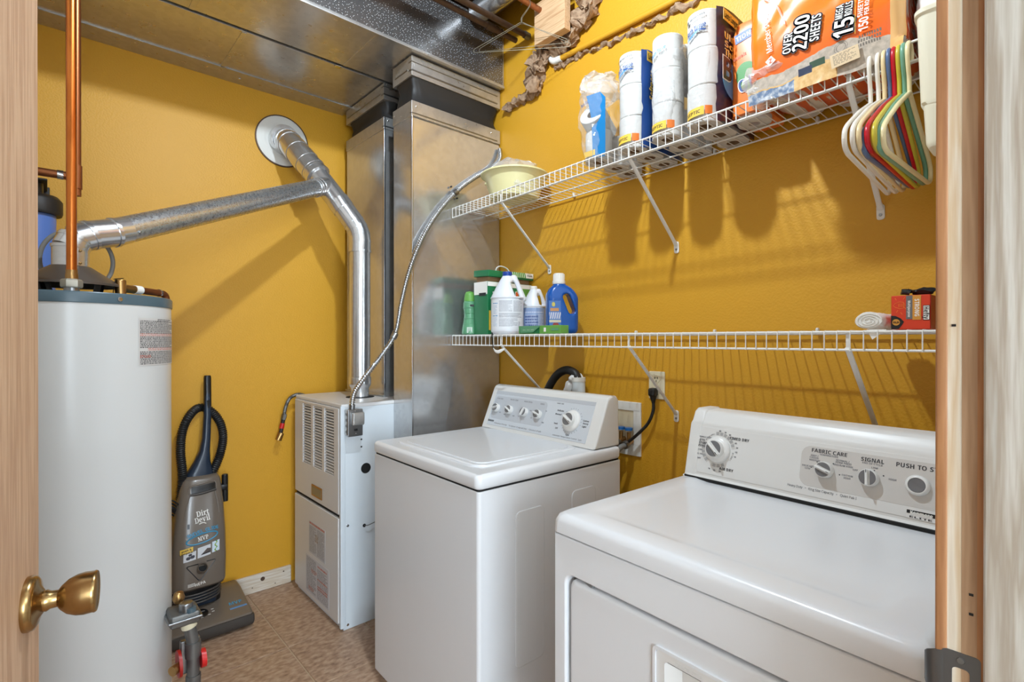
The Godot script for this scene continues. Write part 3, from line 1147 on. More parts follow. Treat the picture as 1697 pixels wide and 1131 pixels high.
# ---------------------------------------------------------------- furnace
func furnace() -> void:
	var fx := 0.98
	var z0 := -2.79
	var z1 := -2.2255
	var t := thing("furnace", "grey upright furnace with louvred front between the vent wall and washer", "furnace", V(1.33, 0, -2.5))
	wpart(t, "cabinet", bx(V(fx + 0.012, 0.0, z0), V(1.70, 1.012, z1), 0.003), M.furnace_side)
	wpart(t, "top_panel", bx(V(fx + 0.002, 1.0, z0 - 0.001), V(1.70, 1.02, z1 + 0.002), 0.004), M.furnace_grey)
	wpart(t, "corner_post", bx(V(fx - 0.002, 0.012, z1 - 0.014), V(fx + 0.02, 1.012, z1 + 0.003), 0.002), M.furnace_side)
	wpart(t, "front_recess", bx(V(fx + 0.006, 0.03, z0 + 0.004), V(fx + 0.02, 1.0, z1 - 0.01)), M.dark_gap)
	# upper panel built round its three louvre openings
	var cols := [[-2.674, -2.565], [-2.537, -2.428], [-2.40, -2.291]]
	var ly0 := 0.688
	var ly1 := 0.985
	var up := Sh.new()
	up.join(bx(V(fx - 0.004, 0.522, z0 + 0.006), V(fx + 0.012, ly0, z1 - 0.018), 0.002))
	up.join(bx(V(fx - 0.004, ly1, z0 + 0.006), V(fx + 0.012, 1.0, z1 - 0.018), 0.002))
	var zs := [z0 + 0.006, cols[0][0], cols[0][1], cols[1][0], cols[1][1], cols[2][0], cols[2][1], z1 - 0.018]
	for k in range(0, 8, 2):
		up.join(bx(V(fx - 0.004, ly0 - 0.002, zs[k]), V(fx + 0.012, ly1 + 0.002, zs[k + 1])))
	var upper := wpart(t, "upper_door", up, M.furnace_grey)
	var slat := box(Sh.new(), Vector3.ZERO, V(0.009, 0.006, 0.112), 0.001, Basis(V(0, 0, 1), 0.5)).mesh()
	var inv := whole(upper).affine_inverse()
	for c in cols:
		for k in 22:
			var o := mi("slat", slat, M.furnace_grey, upper)
			o.position = inv * V(fx + 0.002, ly0 + 0.0068 + 0.01353 * k, (c[0] + c[1]) / 2)
	var lower := wpart(t, "lower_door", bx(V(fx - 0.006, 0.03, z0 + 0.006), V(fx + 0.012, 0.505, z1 - 0.018), 0.003), M.furnace_grey)
	wpart(t, "nameplate", bx(V(fx - 0.008, 0.545, -2.55), V(fx - 0.004, 0.60, -2.425), 0.001), M.brass)
	wpart(t, "nameplate_face", bx(V(fx - 0.0087, 0.553, -2.542), V(fx - 0.0078, 0.592, -2.433)), tex_mat("nameplate_print", print_block(64, 24, rgb(150, 136, 104), [[6, 58, 8, 18, 5, rgb(90, 78, 52)]], 3), 0.5))
	# paper stickers
	var red := rgb(196, 96, 74)
	var gry := rgb(132, 134, 140)
	var a := tex_mat("sticker_upper", print_block(128, 160, rgb(198, 200, 204), [[4, 124, 4, 14, 14, red], [6, 60, 22, 150, 6, gry], [68, 122, 22, 150, 6, gry], [52, 76, 50, 90, 5, rgb(150, 120, 90)]], 4), 0.5)
	wpart(lower, "warning_sticker", sheet(V(fx - 0.0062, 0.255, -2.585), V(0, 0, 0.2), V(0, 0.157, 0)), a)
	var b := tex_mat("sticker_lower", print_block(160, 160, rgb(206, 206, 210), [[6, 74, 8, 152, 5, gry], [82, 154, 30, 152, 6, gry], [84, 150, 16, 26, 12, red], [84, 150, 70, 78, 9, red], [84, 150, 100, 118, 9, red], [40, 80, 50, 64, 6, red], [20, 60, 130, 144, 6, red]], 5), 0.5)
	wpart(lower, "warning_sticker", sheet(V(fx - 0.0064, 0.052, -2.625), V(0, 0, 0.283), V(0, 0.185, 0)), b)
	# near side: hole, small holes, latch wire
	var rot := Transform3D(Basis(V(1, 0, 0), V(0, 0, 1), V(0, -1, 0)), Vector3.ZERO)
	var hole := func(x: float, y: float, r: float) -> Sh:
		return lathe([Vector2(0, 0), Vector2(r, 0), Vector2(r, 0.0012), Vector2(r * 0.9, 0.0016), Vector2(0, 0.0016)], 20, Transform3D(rot.basis, V(x, y, z1)))
	wpart(t, "grommet", hole.call(1.10, 0.716, 0.024), M.rubber)
	wpart(t, "screw_hole", hole.call(1.078, 0.852, 0.004), M.rubber)
	wpart(t, "screw_hole", hole.call(1.078, 0.818, 0.004), M.rubber)
	wpart(t, "screw", hole.call(1.012, 0.47, 0.006), M.bright_steel)
	wpart(t, "screw", hole.call(1.012, 0.022, 0.006), M.bright_steel)
	wpart(t, "cable_bushing", hole.call(1.092, 0.452, 0.008), M.rubber)
	wpart(t, "loose_wire", tube(smooth([V(1.092, 0.452, z1), V(1.10, 0.456, z1 + 0.02), V(1.13, 0.462, z1 + 0.02), V(1.155, 0.462, z1 + 0.012), V(1.16, 0.44, z1 + 0.01)], 5), 0.002, 6), M.dull_steel)
	wpart(t, "flue_opening", lathe([Vector2(0.07, 0), Vector2(0.07, 0.002), Vector2(0.06, 0.003), Vector2(0, 0.003)], 28, Transform3D(Basis(), V(1.185, 1.02, -2.46))), M.dark_gap)
	# switch box on the near side, fed by the flexible conduit
	var e := thing("switch_box", "small galvanized switch box with flip cover on the furnace side", "electrical box", V(1.028, 0.88, -2.19))
	wpart(e, "box", bx(V(0.994, 0.882, -2.225), V(1.056, 0.998, -2.178), 0.004), M.galvanized)
	wpart(e, "cover_plate", bx(V(0.99, 0.88, -2.178), V(1.06, 1.0, -2.172), 0.003), M.steel)
	wpart(e, "switch_flap", bx(V(1.004, 0.93, -2.174), V(1.06, 0.988, -2.152), 0.005), M.galvanized)
	wpart(e, "key_slot", box(Sh.new(), V(1.026, 0.909, -2.172), V(0.016, 0.01, 0.003), 0.001), M.rubber)
	for q in [V(1.024, 0.993, -2.172), V(1.026, 0.892, -2.172)]:
		wpart(e, "screw", box(Sh.new(), q, V(0.006, 0.006, 0.003), 0.001), M.bright_steel)
	for k in 4:
		wpart(e, "knockout", box(Sh.new(), V(0.9925, 0.90 + 0.026 * k, -2.197), V(0.004, 0.012, 0.012), 0.0015), M.steel)
	var path := smooth([V(1.016, 0.996, -2.19), V(1.016, 1.03, -2.188), V(1.018, 1.08, -2.165), V(1.047, 1.147, -2.125), V(1.10, 1.235, -2.085), V(1.152, 1.335, -2.05), V(1.175, 1.47, -2.038), V(1.207, 1.60, -2.033), V(1.253, 1.718, -2.033), V(1.318, 1.837, -2.035), V(1.402, 1.95, -2.035), V(1.508, 2.057, -2.035), V(1.625, 2.145, -2.033), V(1.715, 2.205, -2.03), V(1.755, 2.255, -2.032), V(1.766, 2.31, -2.05)], 8)
	var cd := thing("flexible_conduit", "ribbed metal flexible conduit curving from the switch box up the duct", "conduit", V(1.016, 0.996, -2.19))
	wpart(cd, "conduit", tube(resampled(path, 0.0018), func(l): return 0.0104 + 0.0024 * sin(l * TAU / 0.0108), 14), M.bright_steel, 70.0)
	wpart(cd, "connector", tube([V(1.016, 0.995, -2.19), V(1.016, 1.02, -2.189)], 0.0135, 14), M.steel)
	wpart(cd, "strap", tube([V(1.462, 2.012, -2.035), V(1.478, 2.028, -2.035)], 0.016, 12), M.steel)
	for q in [V(1.455, 2.05, -2.048), V(1.49, 2.0, -2.048)]:
		wpart(cd, "screw", box(Sh.new(), q, V(0.008, 0.008, 0.012), 0.002), M.rubber)
	wpart(cd, "strap", tube([V(1.145, 1.318, -2.052), V(1.155, 1.34, -2.049)], 0.0145, 12), M.steel)
	# gas connector at the far corner
	var g := thing("gas_connector", "short flexible gas connector hanging against the yellow wall beside the furnace", "gas hose", V(0.93, 0.78, -2.82))
	wpart(g, "hose", tube(resampled(smooth([V(1.03, 1.012, -2.80), V(1.0, 1.018, -2.815), V(0.962, 1.0, -2.82), V(0.94, 0.955, -2.82), V(0.932, 0.912, -2.82)], 6), 0.004), func(l): return 0.009 + 0.0012 * sin(l * 700.0), 12), M.dull_steel)
	wpart(g, "nut", tube([V(0.934, 0.918, -2.82), V(0.928, 0.89, -2.82)], 0.014, 6), M.steel)
	wpart(g, "nipple", tube([V(0.928, 0.89, -2.82), V(0.914, 0.815, -2.82)], 0.010, 12), M.black_iron)
	wpart(g, "tape", tube([V(0.924, 0.872, -2.82), V(0.919, 0.845, -2.82)], 0.0118, 12), M.red_plastic)
	wpart(g, "brass_cap", tube([V(0.916, 0.822, -2.82), V(0.903, 0.785, -2.82)], 0.0165, 8), M.brass)


# ---------------------------------------------------------------- flue and vent pipes
func vent_pipes() -> void:
	var t := thing("flue_pipe", "silver flue pipe rising from the furnace and bending to the wall", "flue pipe", V(1.185, 1.02, -2.46))
	var b := V(1.185, 1.86, -2.46)
	var w := V(1.055, 2.09, -2.565)
	var th := V(0.968, 2.265, -2.70)
	wpart(t, "draft_collar", lathe([Vector2(0.044, 0.0), Vector2(0.044, 0.045), Vector2(0.053, 0.06), Vector2(0.055, 0.07), Vector2(0.055, 0.10), Vector2(0.05, 0.105), Vector2(0, 0.105)], 32, Transform3D(Basis(), V(1.185, 1.02, -2.46))), M.pipe_metal)
	wpart(t, "upright_pipe", tube([V(1.185, 1.10, -2.46), V(1.185, 1.765, -2.46)], 0.051, 36), M.pipe_metal)
	wpart(t, "elbow", tube(rounded([V(1.185, 1.755, -2.46), b, b.lerp(w, 0.55)], 0.085, 4), 0.0535, 32), M.pipe_metal, 12.0)
	wpart(t, "elbow_ring", tube([V(1.185, 1.752, -2.46), V(1.185, 1.762, -2.46)], 0.056, 32), M.pipe_metal)
	var bend := rounded([V(1.185, 1.755, -2.46), b, b.lerp(w, 0.55)], 0.085, 3)
	for i in range(1, bend.size() - 1):
		var e: Vector3 = (bend[i + 1] - bend[i - 1]).normalized() * 0.0022
		wpart(t, "elbow_ring", tube([bend[i] - e, bend[i] + e], 0.0552, 32), M.pipe_metal)
	wpart(t, "coupling", tube([b.lerp(w, 0.48), b.lerp(w, 0.66)], 0.056, 32), M.pipe_metal)
	wpart(t, "wye", tube([b.lerp(w, 0.6), w.lerp(th, 0.34)], 0.053, 32), M.pipe_metal)
	wpart(t, "upper_coupling", tube([w.lerp(th, 0.28), w.lerp(th, 0.5)], 0.062, 32), M.pipe_metal)
	for f in [0.29, 0.48]:
		wpart(t, "bead", tube([w.lerp(th, f), w.lerp(th, f + 0.03)], 0.0645, 32), M.pipe_metal)
	# adjustable elbow in gores into the thimble
	var out := rounded([w.lerp(th, 0.45), th, V(0.948, 2.352, -2.80), V(0.946, 2.366, -2.842)], 0.07, 3)
	for i in range(0, out.size() - 1):
		var q: Vector3 = out[i]
		var r: Vector3 = out[i + 1]
		if (r - q).length() > 0.004:
			wpart(t, "elbow_gore", tube([q - (r - q).normalized() * 0.006, r], 0.0625 + 0.0022 * (i % 2), 32), M.pipe_metal)
	wpart(t, "wall_collar", tube([V(0.945, 2.375, -2.83), V(0.945, 2.375, -2.8845)], 0.073, 32), M.pipe_metal)
	# thimble on the wall
	var tp := thing("wall_thimble", "round white flue plate on the yellow vent wall", "flue plate", V(0.945, 2.375, ZB))
	var rx := Transform3D(Basis(V(1, 0, 0), V(0, 0, 1), V(0, -1, 0)), V(0.945, 2.375, ZB))
	wpart(tp, "plate", lathe_loop([Vector2(0.07, 0), Vector2(0.132, 0), Vector2(0.132, 0.006), Vector2(0.118, 0.012), Vector2(0.108, 0.009), Vector2(0.098, 0.013), Vector2(0.09, 0.009), Vector2(0.08, 0.009), Vector2(0.07, 0.006)], 56, rx), M.white_paint)
	wpart(tp, "rim", lathe_loop([Vector2(0.131, 0), Vector2(0.137, 0), Vector2(0.137, 0.007), Vector2(0.131, 0.008)], 56, rx), M.brown_iron)
	# heater vent to the wye
	var v := thing("vent_pipe", "long spangled silver vent pipe slanting from the water heater to the flue", "vent pipe", V(0.157, 1.64, -2.0))
	var c := V(0.055, 1.586, -1.945)
	var dir := (w - V(0.157, 1.64, -2.0)).normalized()
	wpart(v, "base_pipe", tube([V(0.055, 1.512, -1.965), V(0.055, 1.578, -1.965)], 0.0425, 32), M.pipe_metal)
	wpart(v, "base_ring", tube([V(0.055, 1.575, -1.965), V(0.055, 1.584, -1.965)], 0.045, 32), M.pipe_metal)
	var s0 := V(0.157, 1.64, -2.0)
	var knee := [V(0.055, 1.575, -1.965), V(0.066, 1.602, -1.968), V(0.098, 1.62, -1.978), s0]
	for i in 3:
		wpart(v, "elbow_gore", tube([knee[i], knee[i + 1] + (knee[i + 1] - knee[i]).normalized() * 0.008], 0.0435 - 0.0004 * i, 32), M.pipe_metal)
		var e: Vector3 = (knee[i + 1] - knee[i]).normalized()
		wpart(v, "elbow_ring", tube([knee[i + 1] - e * 0.004, knee[i + 1] + e * 0.004], 0.0455, 32), M.pipe_metal)
	wpart(v, "pipe_collar", tube([s0, s0 + dir * 0.04], 0.0425, 32), M.pipe_metal)
	wpart(v, "pipe", tube([s0 + dir * 0.035, w - dir * 0.07], 0.0415, 36), M.pipe_spangle)
	wpart(v, "wye_branch", tube([w - dir * 0.1, w - dir * 0.01], 0.0432, 32), M.pipe_metal)
	for f in [0.10, 0.085, 0.062]:
		wpart(v, "bead", tube([w - dir * f, w - dir * (f - 0.006)], 0.0455, 32), M.pipe_metal)
	var side := dir.cross(V(0, 1, 0)).normalized()
	for q in [s0 + dir * 0.055 + side * 0.04, w - dir * 0.115 + side * 0.041]:
		wpart(v, "screw", box(Sh.new(), q - V(0, 0.012, 0), V(0.009, 0.009, 0.009), 0.003), M.bright_steel)
	for q in [V(0.075, 1.565, -1.926), V(0.075, 1.53, -1.926)]:
		wpart(v, "screw", box(Sh.new(), q, V(0.007, 0.007, 0.007), 0.002), M.brass)


# ---------------------------------------------------------------- water heater
func water_heater() -> void:
	var hx := 0.055
	var hz := -1.965
	var R := 0.243
	var t := thing("water_heater", "tall white water heater tank with blue grey rim beside the door", "water heater", V(hx, 0, hz))
	part(t, "jacket", lathe([Vector2(0, 0.02), Vector2(R - 0.004, 0.02), Vector2(R, 0.025), Vector2(R, 1.41), Vector2(0, 1.41)], 96), M.heater_white)
	part(t, "base_ring", lathe([Vector2(0, 0), Vector2(R - 0.012, 0), Vector2(R - 0.012, 0.022), Vector2(0, 0.022)], 64), M.heater_blue)
	part(t, "top_rim", lathe([Vector2(0, 1.406), Vector2(R + 0.002, 1.406), Vector2(R + 0.003, 1.408), Vector2(R + 0.003, 1.431), Vector2(R, 1.435), Vector2(R - 0.02, 1.436), Vector2(0, 1.438)], 96), M.heater_blue)
	# draft hood on legs
	var hood := part(t, "draft_hood", lathe_loop([Vector2(0.044, 1.522), Vector2(0.044, 1.516), Vector2(0.115, 1.469), Vector2(0.115, 1.466), Vector2(0.118, 1.466), Vector2(0.118, 1.472), Vector2(0.047, 1.522)], 48), M.hood_iron)
	for k in 4:
		var a := PI / 4 + k * PI / 2 + 0.12
		part(hood, "leg", bar(Sh.new(), V(cos(a) * 0.085, 1.436, sin(a) * 0.085), V(cos(a) * 0.095, 1.478, sin(a) * 0.095), 0.02, 0.003, V(-sin(a), 0, cos(a))), M.black_iron)
	part(t, "flue_baffle", lathe([Vector2(0, 1.437), Vector2(0.05, 1.437), Vector2(0.05, 1.443), Vector2(0, 1.444)], 28), M.rubber)
	var ang := func(px_off: float) -> Vector3:   # a point direction on the jacket, turned from the line to the camera
		var base := atan2(-hx, -hz)
		return V(sin(base + px_off), 0, cos(base + px_off))
	var sc: Vector3 = ang.call(0.42)
	part(t, "rim_screw", lathe([Vector2(0.007, 0), Vector2(0.006, 0.004), Vector2(0, 0.005)], 12, along(sc * (R + 0.002) + V(0, 1.419, 0), sc)), M.bright_steel)
	# curved paper label on the right
	var lab := Sh.new()
	var n := 18
	for i in n + 1:
		var d: Vector3 = ang.call(0.63 + 0.80 * i / n)
		for y in [1.237, 1.372]:
			lab.add(d * (R + 0.0008) + V(0, y, 0), Vector2(float(i) / n, 1.0 if y < 1.3 else 0.0))
	for i in n:
		lab.quad(i * 2, i * 2 + 2, i * 2 + 3, i * 2 + 1)
	var dk := rgb(58, 56, 56)
	var rd := rgb(190, 110, 98)
	part(t, "paper_label", lab, tex_mat("heater_label", print_block(256, 256, rgb(198, 194, 190), [[90, 210, 3, 12, 8, dk], [6, 250, 14, 82, 8, dk], [6, 250, 84, 98, 8, rd], [6, 250, 100, 158, 8, dk], [40, 250, 162, 176, 8, rd], [6, 250, 180, 250, 8, dk], [6, 60, 200, 214, 8, rd]], 9), 0.55), 80.0)
	# unions, cold pipe
	var u := V(0.052 - hx, 0, -1.79 - hz)
	part(t, "nipple", lathe([Vector2(0, 1.434), Vector2(0.017, 1.434), Vector2(0.0165, 1.455), Vector2(0, 1.456)], 20, Transform3D(Basis(), u)), M.steel)
	part(t, "union_nut", lathe([Vector2(0, 1.447), Vector2(0.021, 1.447), Vector2(0.0235, 1.451), Vector2(0.0235, 1.466), Vector2(0.02, 1.47), Vector2(0, 1.471)], 6, Transform3D(Basis(), u)), M.nut_steel, 30.0)
	part(t, "brass_sleeve", lathe([Vector2(0, 1.468), Vector2(0.0135, 1.468), Vector2(0.0135, 1.484), Vector2(0, 1.486)], 20, Transform3D(Basis(), u)), M.brass)
	var cp := thing("copper_pipe", "upright copper water pipe rising from the heater nut past the duct", "pipe", V(0.052, 1.48, -1.79))
	wpart(cp, "pipe", tube([V(0.052, 1.48, -1.79), V(0.052, 3.15, -1.79)], 0.0112, 20), M.copper)
	wpart(cp, "joint", tube([V(0.052, 1.482, -1.79), V(0.052, 1.494, -1.79)], 0.0125, 20), M.brass)
	var cq := thing("copper_pipe", "darker copper pipe with a side branch behind the upright one", "pipe", V(0.0655, 1.72, -1.9))
	wpart(cq, "pipe", tube([V(0.0655, 1.715, -1.9), V(0.0655, 3.15, -1.9)], 0.0112, 20), M.old_copper)
	wpart(cq, "tee", tube([V(0.0655, 1.735, -1.9), V(0.0655, 1.80, -1.9)], 0.0135, 20), M.old_copper)
	wpart(cq, "branch", tube([V(0.0655, 1.767, -1.9), V(-0.42, 1.767, -1.9)], 0.0112, 16), M.old_copper)
	wpart(cq, "branch_joint", tube([V(0.025, 1.767, -1.9), V(0.038, 1.767, -1.9)], 0.0128, 16), M.bright_steel)
	# relief valve and its drain
	var r := thing("relief_valve", "brass relief valve with a copper drain pipe on the heater top", "valve", V(0.1675, 1.436, -1.93))
	part(r, "valve_body", lathe([Vector2(0, 0), Vector2(0.0165, 0.0), Vector2(0.0165, 0.008), Vector2(0.014, 0.012), Vector2(0.014, 0.05), Vector2(0.012, 0.053), Vector2(0, 0.053)], 24), M.brass)
	part(r, "lever", bar(Sh.new(), V(-0.02, 0.0, 0.01), V(-0.013, 0.053, 0.006), 0.016, 0.0015, V(0, 0, 1)), M.black_iron)
	part(r, "lever_arm", bar(Sh.new(), V(-0.016, 0.054, 0.006), V(0.006, 0.058, 0.0), 0.012, 0.002, V(0, 0, 1)), M.black_iron)
	wpart(r, "outlet", tube([V(0.1675, 1.465, -1.93), V(0.205, 1.465, -1.966)], 0.0125, 18), M.brass)
	wpart(r, "thread_tape", tube([V(0.203, 1.465, -1.964), V(0.222, 1.465, -1.983)], 0.0135, 16), M.print_white)
	wpart(r, "drain_pipe", tube(rounded([V(0.215, 1.465, -1.977), V(0.3, 1.463, -2.06), V(0.303, 1.40, -2.063), V(0.303, 0.15, -2.063)], 0.02), 0.011, 16), M.old_copper)
	wpart(r, "solder_ring", tube([V(0.276, 1.464, -2.037), V(0.281, 1.464, -2.042)], 0.0124, 16), M.bright_steel)
	# grey cable looped behind the hood
	solo("heater_cable", "grey flexible cable looped behind the heater draft hood", "cable", tube(resampled(smooth([V(0.012, 1.45, -2.02), V(0.0, 1.49, -2.045), V(-0.012, 1.537, -2.05), V(-0.007, 1.58, -2.05), V(0.012, 1.614, -2.05), V(0.04, 1.632, -2.05), V(0.09, 1.645, -2.07), V(0.13, 1.625, -2.08), V(0.152, 1.595, -2.08), V(0.161, 1.558, -2.08), V(0.155, 1.519, -2.08), V(0.138, 1.49, -2.08), V(0.12, 1.445, -2.07)], 6), 0.006), 0.0062, 12), M.grey_rubber)
	# gas valve low on the right side
	var g := thing("gas_valve", "grey gas control valve with red discs low on the heater", "gas valve", V(0.31, 0.32, -1.80))
	wpart(g, "body", bx(V(0.268, 0.462, -1.86), V(0.345, 0.50, -1.775), 0.006), M.dull_steel)
	wpart(g, "flange", bx(V(0.262, 0.478, -1.866), V(0.35, 0.486, -1.77), 0.002), M.steel)
	wpart(g, "cap", lathe([Vector2(0, 0.49), Vector2(0.019, 0.49), Vector2(0.019, 0.52), Vector2(0.016, 0.524), Vector2(0, 0.525)], 20, Transform3D(Basis(), V(0.312, 0, -1.80))), M.steel)
	wpart(g, "cap_band", lathe([Vector2(0, 0.498), Vector2(0.0135, 0.498), Vector2(0.0135, 0.51), Vector2(0, 0.51)], 16, Transform3D(Basis(), V(0.322, 0, -1.787))), M.heater_blue)
	wpart(g, "vent_ball", lathe([Vector2(0, 0.505), Vector2(0.012, 0.51), Vector2(0.017, 0.524), Vector2(0.012, 0.54), Vector2(0, 0.545)], 18, Transform3D(Basis(), V(0.300, 0, -1.845))), M.brass)
	wpart(g, "seal", tube([V(0.316, 0.466, -1.80), V(0.320, 0.448, -1.80)], 0.021, 16), M.ivory)
	wpart(g, "pipe", tube(rounded([V(0.318, 0.455, -1.80), V(0.33, 0.40, -1.80), V(0.33, 0.26, -1.80), V(0.33, 0.0, -1.80)], 0.03), 0.0165, 18), M.dull_steel)
	wpart(g, "union", tube([V(0.329, 0.40, -1.80), V(0.33, 0.355, -1.80)], 0.0215, 18), M.dull_steel)
	wpart(g, "union", tube([V(0.33, 0.30, -1.80), V(0.33, 0.25, -1.80)], 0.0205, 8), M.dull_steel)
	wpart(g, "dial_plate", tube([V(0.288, 0.352, -1.79), V(0.296, 0.352, -1.79)], 0.038, 28), M.box_darkred)
	wpart(g, "dial", tube([V(0.349, 0.34, -1.80), V(0.362, 0.34, -1.80)], func(l): return 0.027, 24), M.red_plastic)
	wpart(g, "dial_hub", tube([V(0.29, 0.352, -1.775), V(0.27, 0.352, -1.76)], 0.014, 16), M.brass)
	wpart(g, "bracket", bx(V(0.3, 0.30, -1.835), V(0.352, 0.40, -1.815), 0.003), M.steel)
	# filter housing behind
	var f := thing("water_filter", "blue water filter housing with black cap on the vent wall", "water filter", V(-0.03, 1.42, -2.72))
	part(f, "canister", lathe([Vector2(0, 0.0), Vector2(0.05, 0.0), Vector2(0.06, 0.012), Vector2(0.064, 0.36), Vector2(0.064, 0.385), Vector2(0, 0.385)], 36), M.filter_blue)
	part(f, "cap", lathe([Vector2(0, 0.375), Vector2(0.08, 0.375), Vector2(0.084, 0.385), Vector2(0.084, 0.43), Vector2(0.07, 0.448), Vector2(0.03, 0.455), Vector2(0, 0.456)], 36), M.black_iron)
	part(f, "neck", lathe([Vector2(0, 0.45), Vector2(0.026, 0.45), Vector2(0.026, 0.5), Vector2(0, 0.5)], 18), M.plastic_black)
	part(f, "bracket", box(Sh.new(), V(0.0, 0.503, -0.04), V(0.075, 0.008, 0.2), 0.002), M.black_iron)
	part(f, "wall_plate", box(Sh.new(), V(0.0, 0.47, -0.155), V(0.09, 0.1, 0.018), 0.002), M.black_iron)


# ---------------------------------------------------------------- vacuum cleaner
func vacuum() -> void:
	var t := thing("vacuum_cleaner", "brown upright vacuum cleaner with black hose against the yellow wall", "vacuum", V(0.53, 0, -2.70))
	# floor head: side outline pushed across
	var sx := Transform3D(Basis(V(0, 0, 1), V(0, 1, 0), V(-1, 0, 0)), V(0.175, 0, 0))
	var head := part(t, "floor_head", extrude([Vector2(-0.14, 0.014), Vector2(0.155, 0.014), Vector2(0.166, 0.03), Vector2(0.16, 0.07), Vector2(0.12, 0.084), Vector2(0.06, 0.094), Vector2(-0.04, 0.118), Vector2(-0.12, 0.12), Vector2(-0.14, 0.10)], 0.35, 0.014, sx), M.vac_taupe)
	part(head, "bumper", extrude([Vector2(0.02, 0.012), Vector2(0.158, 0.012), Vector2(0.170, 0.03), Vector2(0.166, 0.06), Vector2(0.152, 0.066), Vector2(0.08, 0.045), Vector2(0.02, 0.03)], 0.36, 0.012, Transform3D(sx.basis, V(0.18, 0, 0))), M.vac_dark)
	part(head, "wheel", extrude(circle(0.03, 24), 0.02, 0.004, Transform3D(sx.basis, V(0.165, 0.03, -0.10))), M.rubber)
	part(head, "wheel", extrude(circle(0.03, 24), 0.02, 0.004, Transform3D(sx.basis, V(-0.145, 0.03, -0.10))), M.rubber)
	var hup := V(0, 0.94, -0.33).normalized()
	var hn := V(0, 0.33, 0.94).normalized()
	# a point of the sloping head top
	var ht := func(x: float, z: float) -> Vector3:
		return V(x, lerpf(0.084, 0.1005, (0.12 - z) / 0.09) + 0.0008, z)
	part(head, "height_dial", lathe([Vector2(0, -0.004), Vector2(0.03, -0.004), Vector2(0.03, 0.002), Vector2(0.024, 0.006), Vector2(0, 0.007)], 24, along(ht.call(-0.02, 0.075), V(0, 1, 0.2))), M.plastic_black)
	part(head, "dial_grip", box(Sh.new(), ht.call(-0.02, 0.075) + V(0, 0.008, 0), V(0.034, 0.008, 0.008), 0.003), M.vac_dark)
	for k in 7:
		var a := lerpf(-1.9, 1.9, k / 6.0)
		part(head, "dial_mark", box(Sh.new(), ht.call(-0.02 + sin(a) * 0.05, 0.075 + cos(a) * 0.028), V(0.01, 0.0008, 0.005)), M.print_white)
	text(head, "adjustable carpet height", 0.012, frame(ht.call(-0.05, 0.125) - V(0, 0.004, 0), V(1, 0, 0), V(0, 0.25, -1)), M.print_white, font, 0.16)
	text(head, "MVP", 0.026, frame(ht.call(0.12, 0.07), V(1, 0, 0), V(0, 0.3, -1)), M.print_cyan)
	part(head, "badge", box(Sh.new(), ht.call(0.125, 0.1) - V(0, 0.002, 0), V(0.07, 0.002, 0.022), 0.0), M.print_sky)
	part(t, "motor_housing", loft(Sh.new(), [ring_xz(V(-0.02, 0.06, -0.04), 0.10, 0.05), ring_xz(V(-0.02, 0.15, -0.03), 0.098, 0.06), ring_xz(V(-0.022, 0.22, -0.04), 0.10, 0.06)]), M.plastic_black)
	part(t, "motor_vent", loft(Sh.new(), [ring_xz(V(-0.02, 0.115, 0.0), 0.075, 0.04), ring_xz(V(-0.02, 0.16, 0.002), 0.08, 0.042)]), M.plastic_navy)
	# bag housing leaning on the wall
	var rings := []
	var spec := [[0.185, 0.107, 0.062, -0.03, -0.014], [0.2, 0.112, 0.07, -0.032, -0.013], [0.3, 0.112, 0.072, -0.046, -0.007], [0.42, 0.107, 0.07, -0.064, -0.001], [0.54, 0.097, 0.064, -0.082, 0.006], [0.62, 0.086, 0.058, -0.094, 0.011], [0.655, 0.079, 0.05, -0.1, 0.013], [0.672, 0.067, 0.036, -0.102, 0.014]]
	for s in spec:
		rings.append(ring_xz(V(s[4], s[0], s[3]), s[1], s[2], 48, 3.2))
	var body := part(t, "bag_housing", loft(Sh.new(), rings), M.vac_taupe, 70.0)
	# a point just off the front of the housing, with u across and y up
	var fp := func(u: float, y: float, off := 0.0012) -> Vector3:
		var k := 1
		while k < spec.size() - 2 and spec[k + 1][0] < y:
			k += 1
		var f: float = (y - spec[k][0]) / (spec[k + 1][0] - spec[k][0])
		var hx: float = lerpf(spec[k][1], spec[k + 1][1], f)
		var hz: float = lerpf(spec[k][2], spec[k + 1][2], f)
		var q := pow(maxf(0.0, 1.0 - pow(absf(u) / hx, 3.2)), 1.0 / 3.2)
		return V(lerpf(spec[k][4], spec[k + 1][4], f) + u, y, lerpf(spec[k][3], spec[k + 1][3], f) + hz * q + off)
	# a curved sheet on the front between u0..u1 and y0..y1
	var decal := func(u0: float, u1: float, y0: float, y1: float, off: float, tilt := 0.0) -> Sh:
		var sh := Sh.new()
		for i in 9:
			for j in 5:
				sh.add(fp.call(lerpf(u0, u1, i / 8.0), lerpf(y0, y1, j / 4.0) + tilt * (i / 8.0), off), Vector2(i / 8.0, 1.0 - j / 4.0))
		for i in 8:
			for j in 4:
				sh.quad(i * 5 + j, i * 5 + 5 + j, i * 5 + 6 + j, i * 5 + j + 1)
		return sh
	# carry slot and raised rib
	part(body, "carry_slot", decal.call(-0.046, 0.052, 0.602, 0.632, 0.0015, 0.008), M.plastic_black, 80.0)
	part(body, "slot_lip", tube(smooth([fp.call(-0.05, 0.598), fp.call(0.0, 0.60), fp.call(0.055, 0.608)], 6), 0.006, 10), M.vac_dark)
	part(body, "slot_lip", tube(smooth([fp.call(-0.052, 0.60), fp.call(-0.05, 0.632), fp.call(0.0, 0.642), fp.call(0.05, 0.643), fp.call(0.057, 0.61)], 6), 0.004, 8), M.vac_taupe)
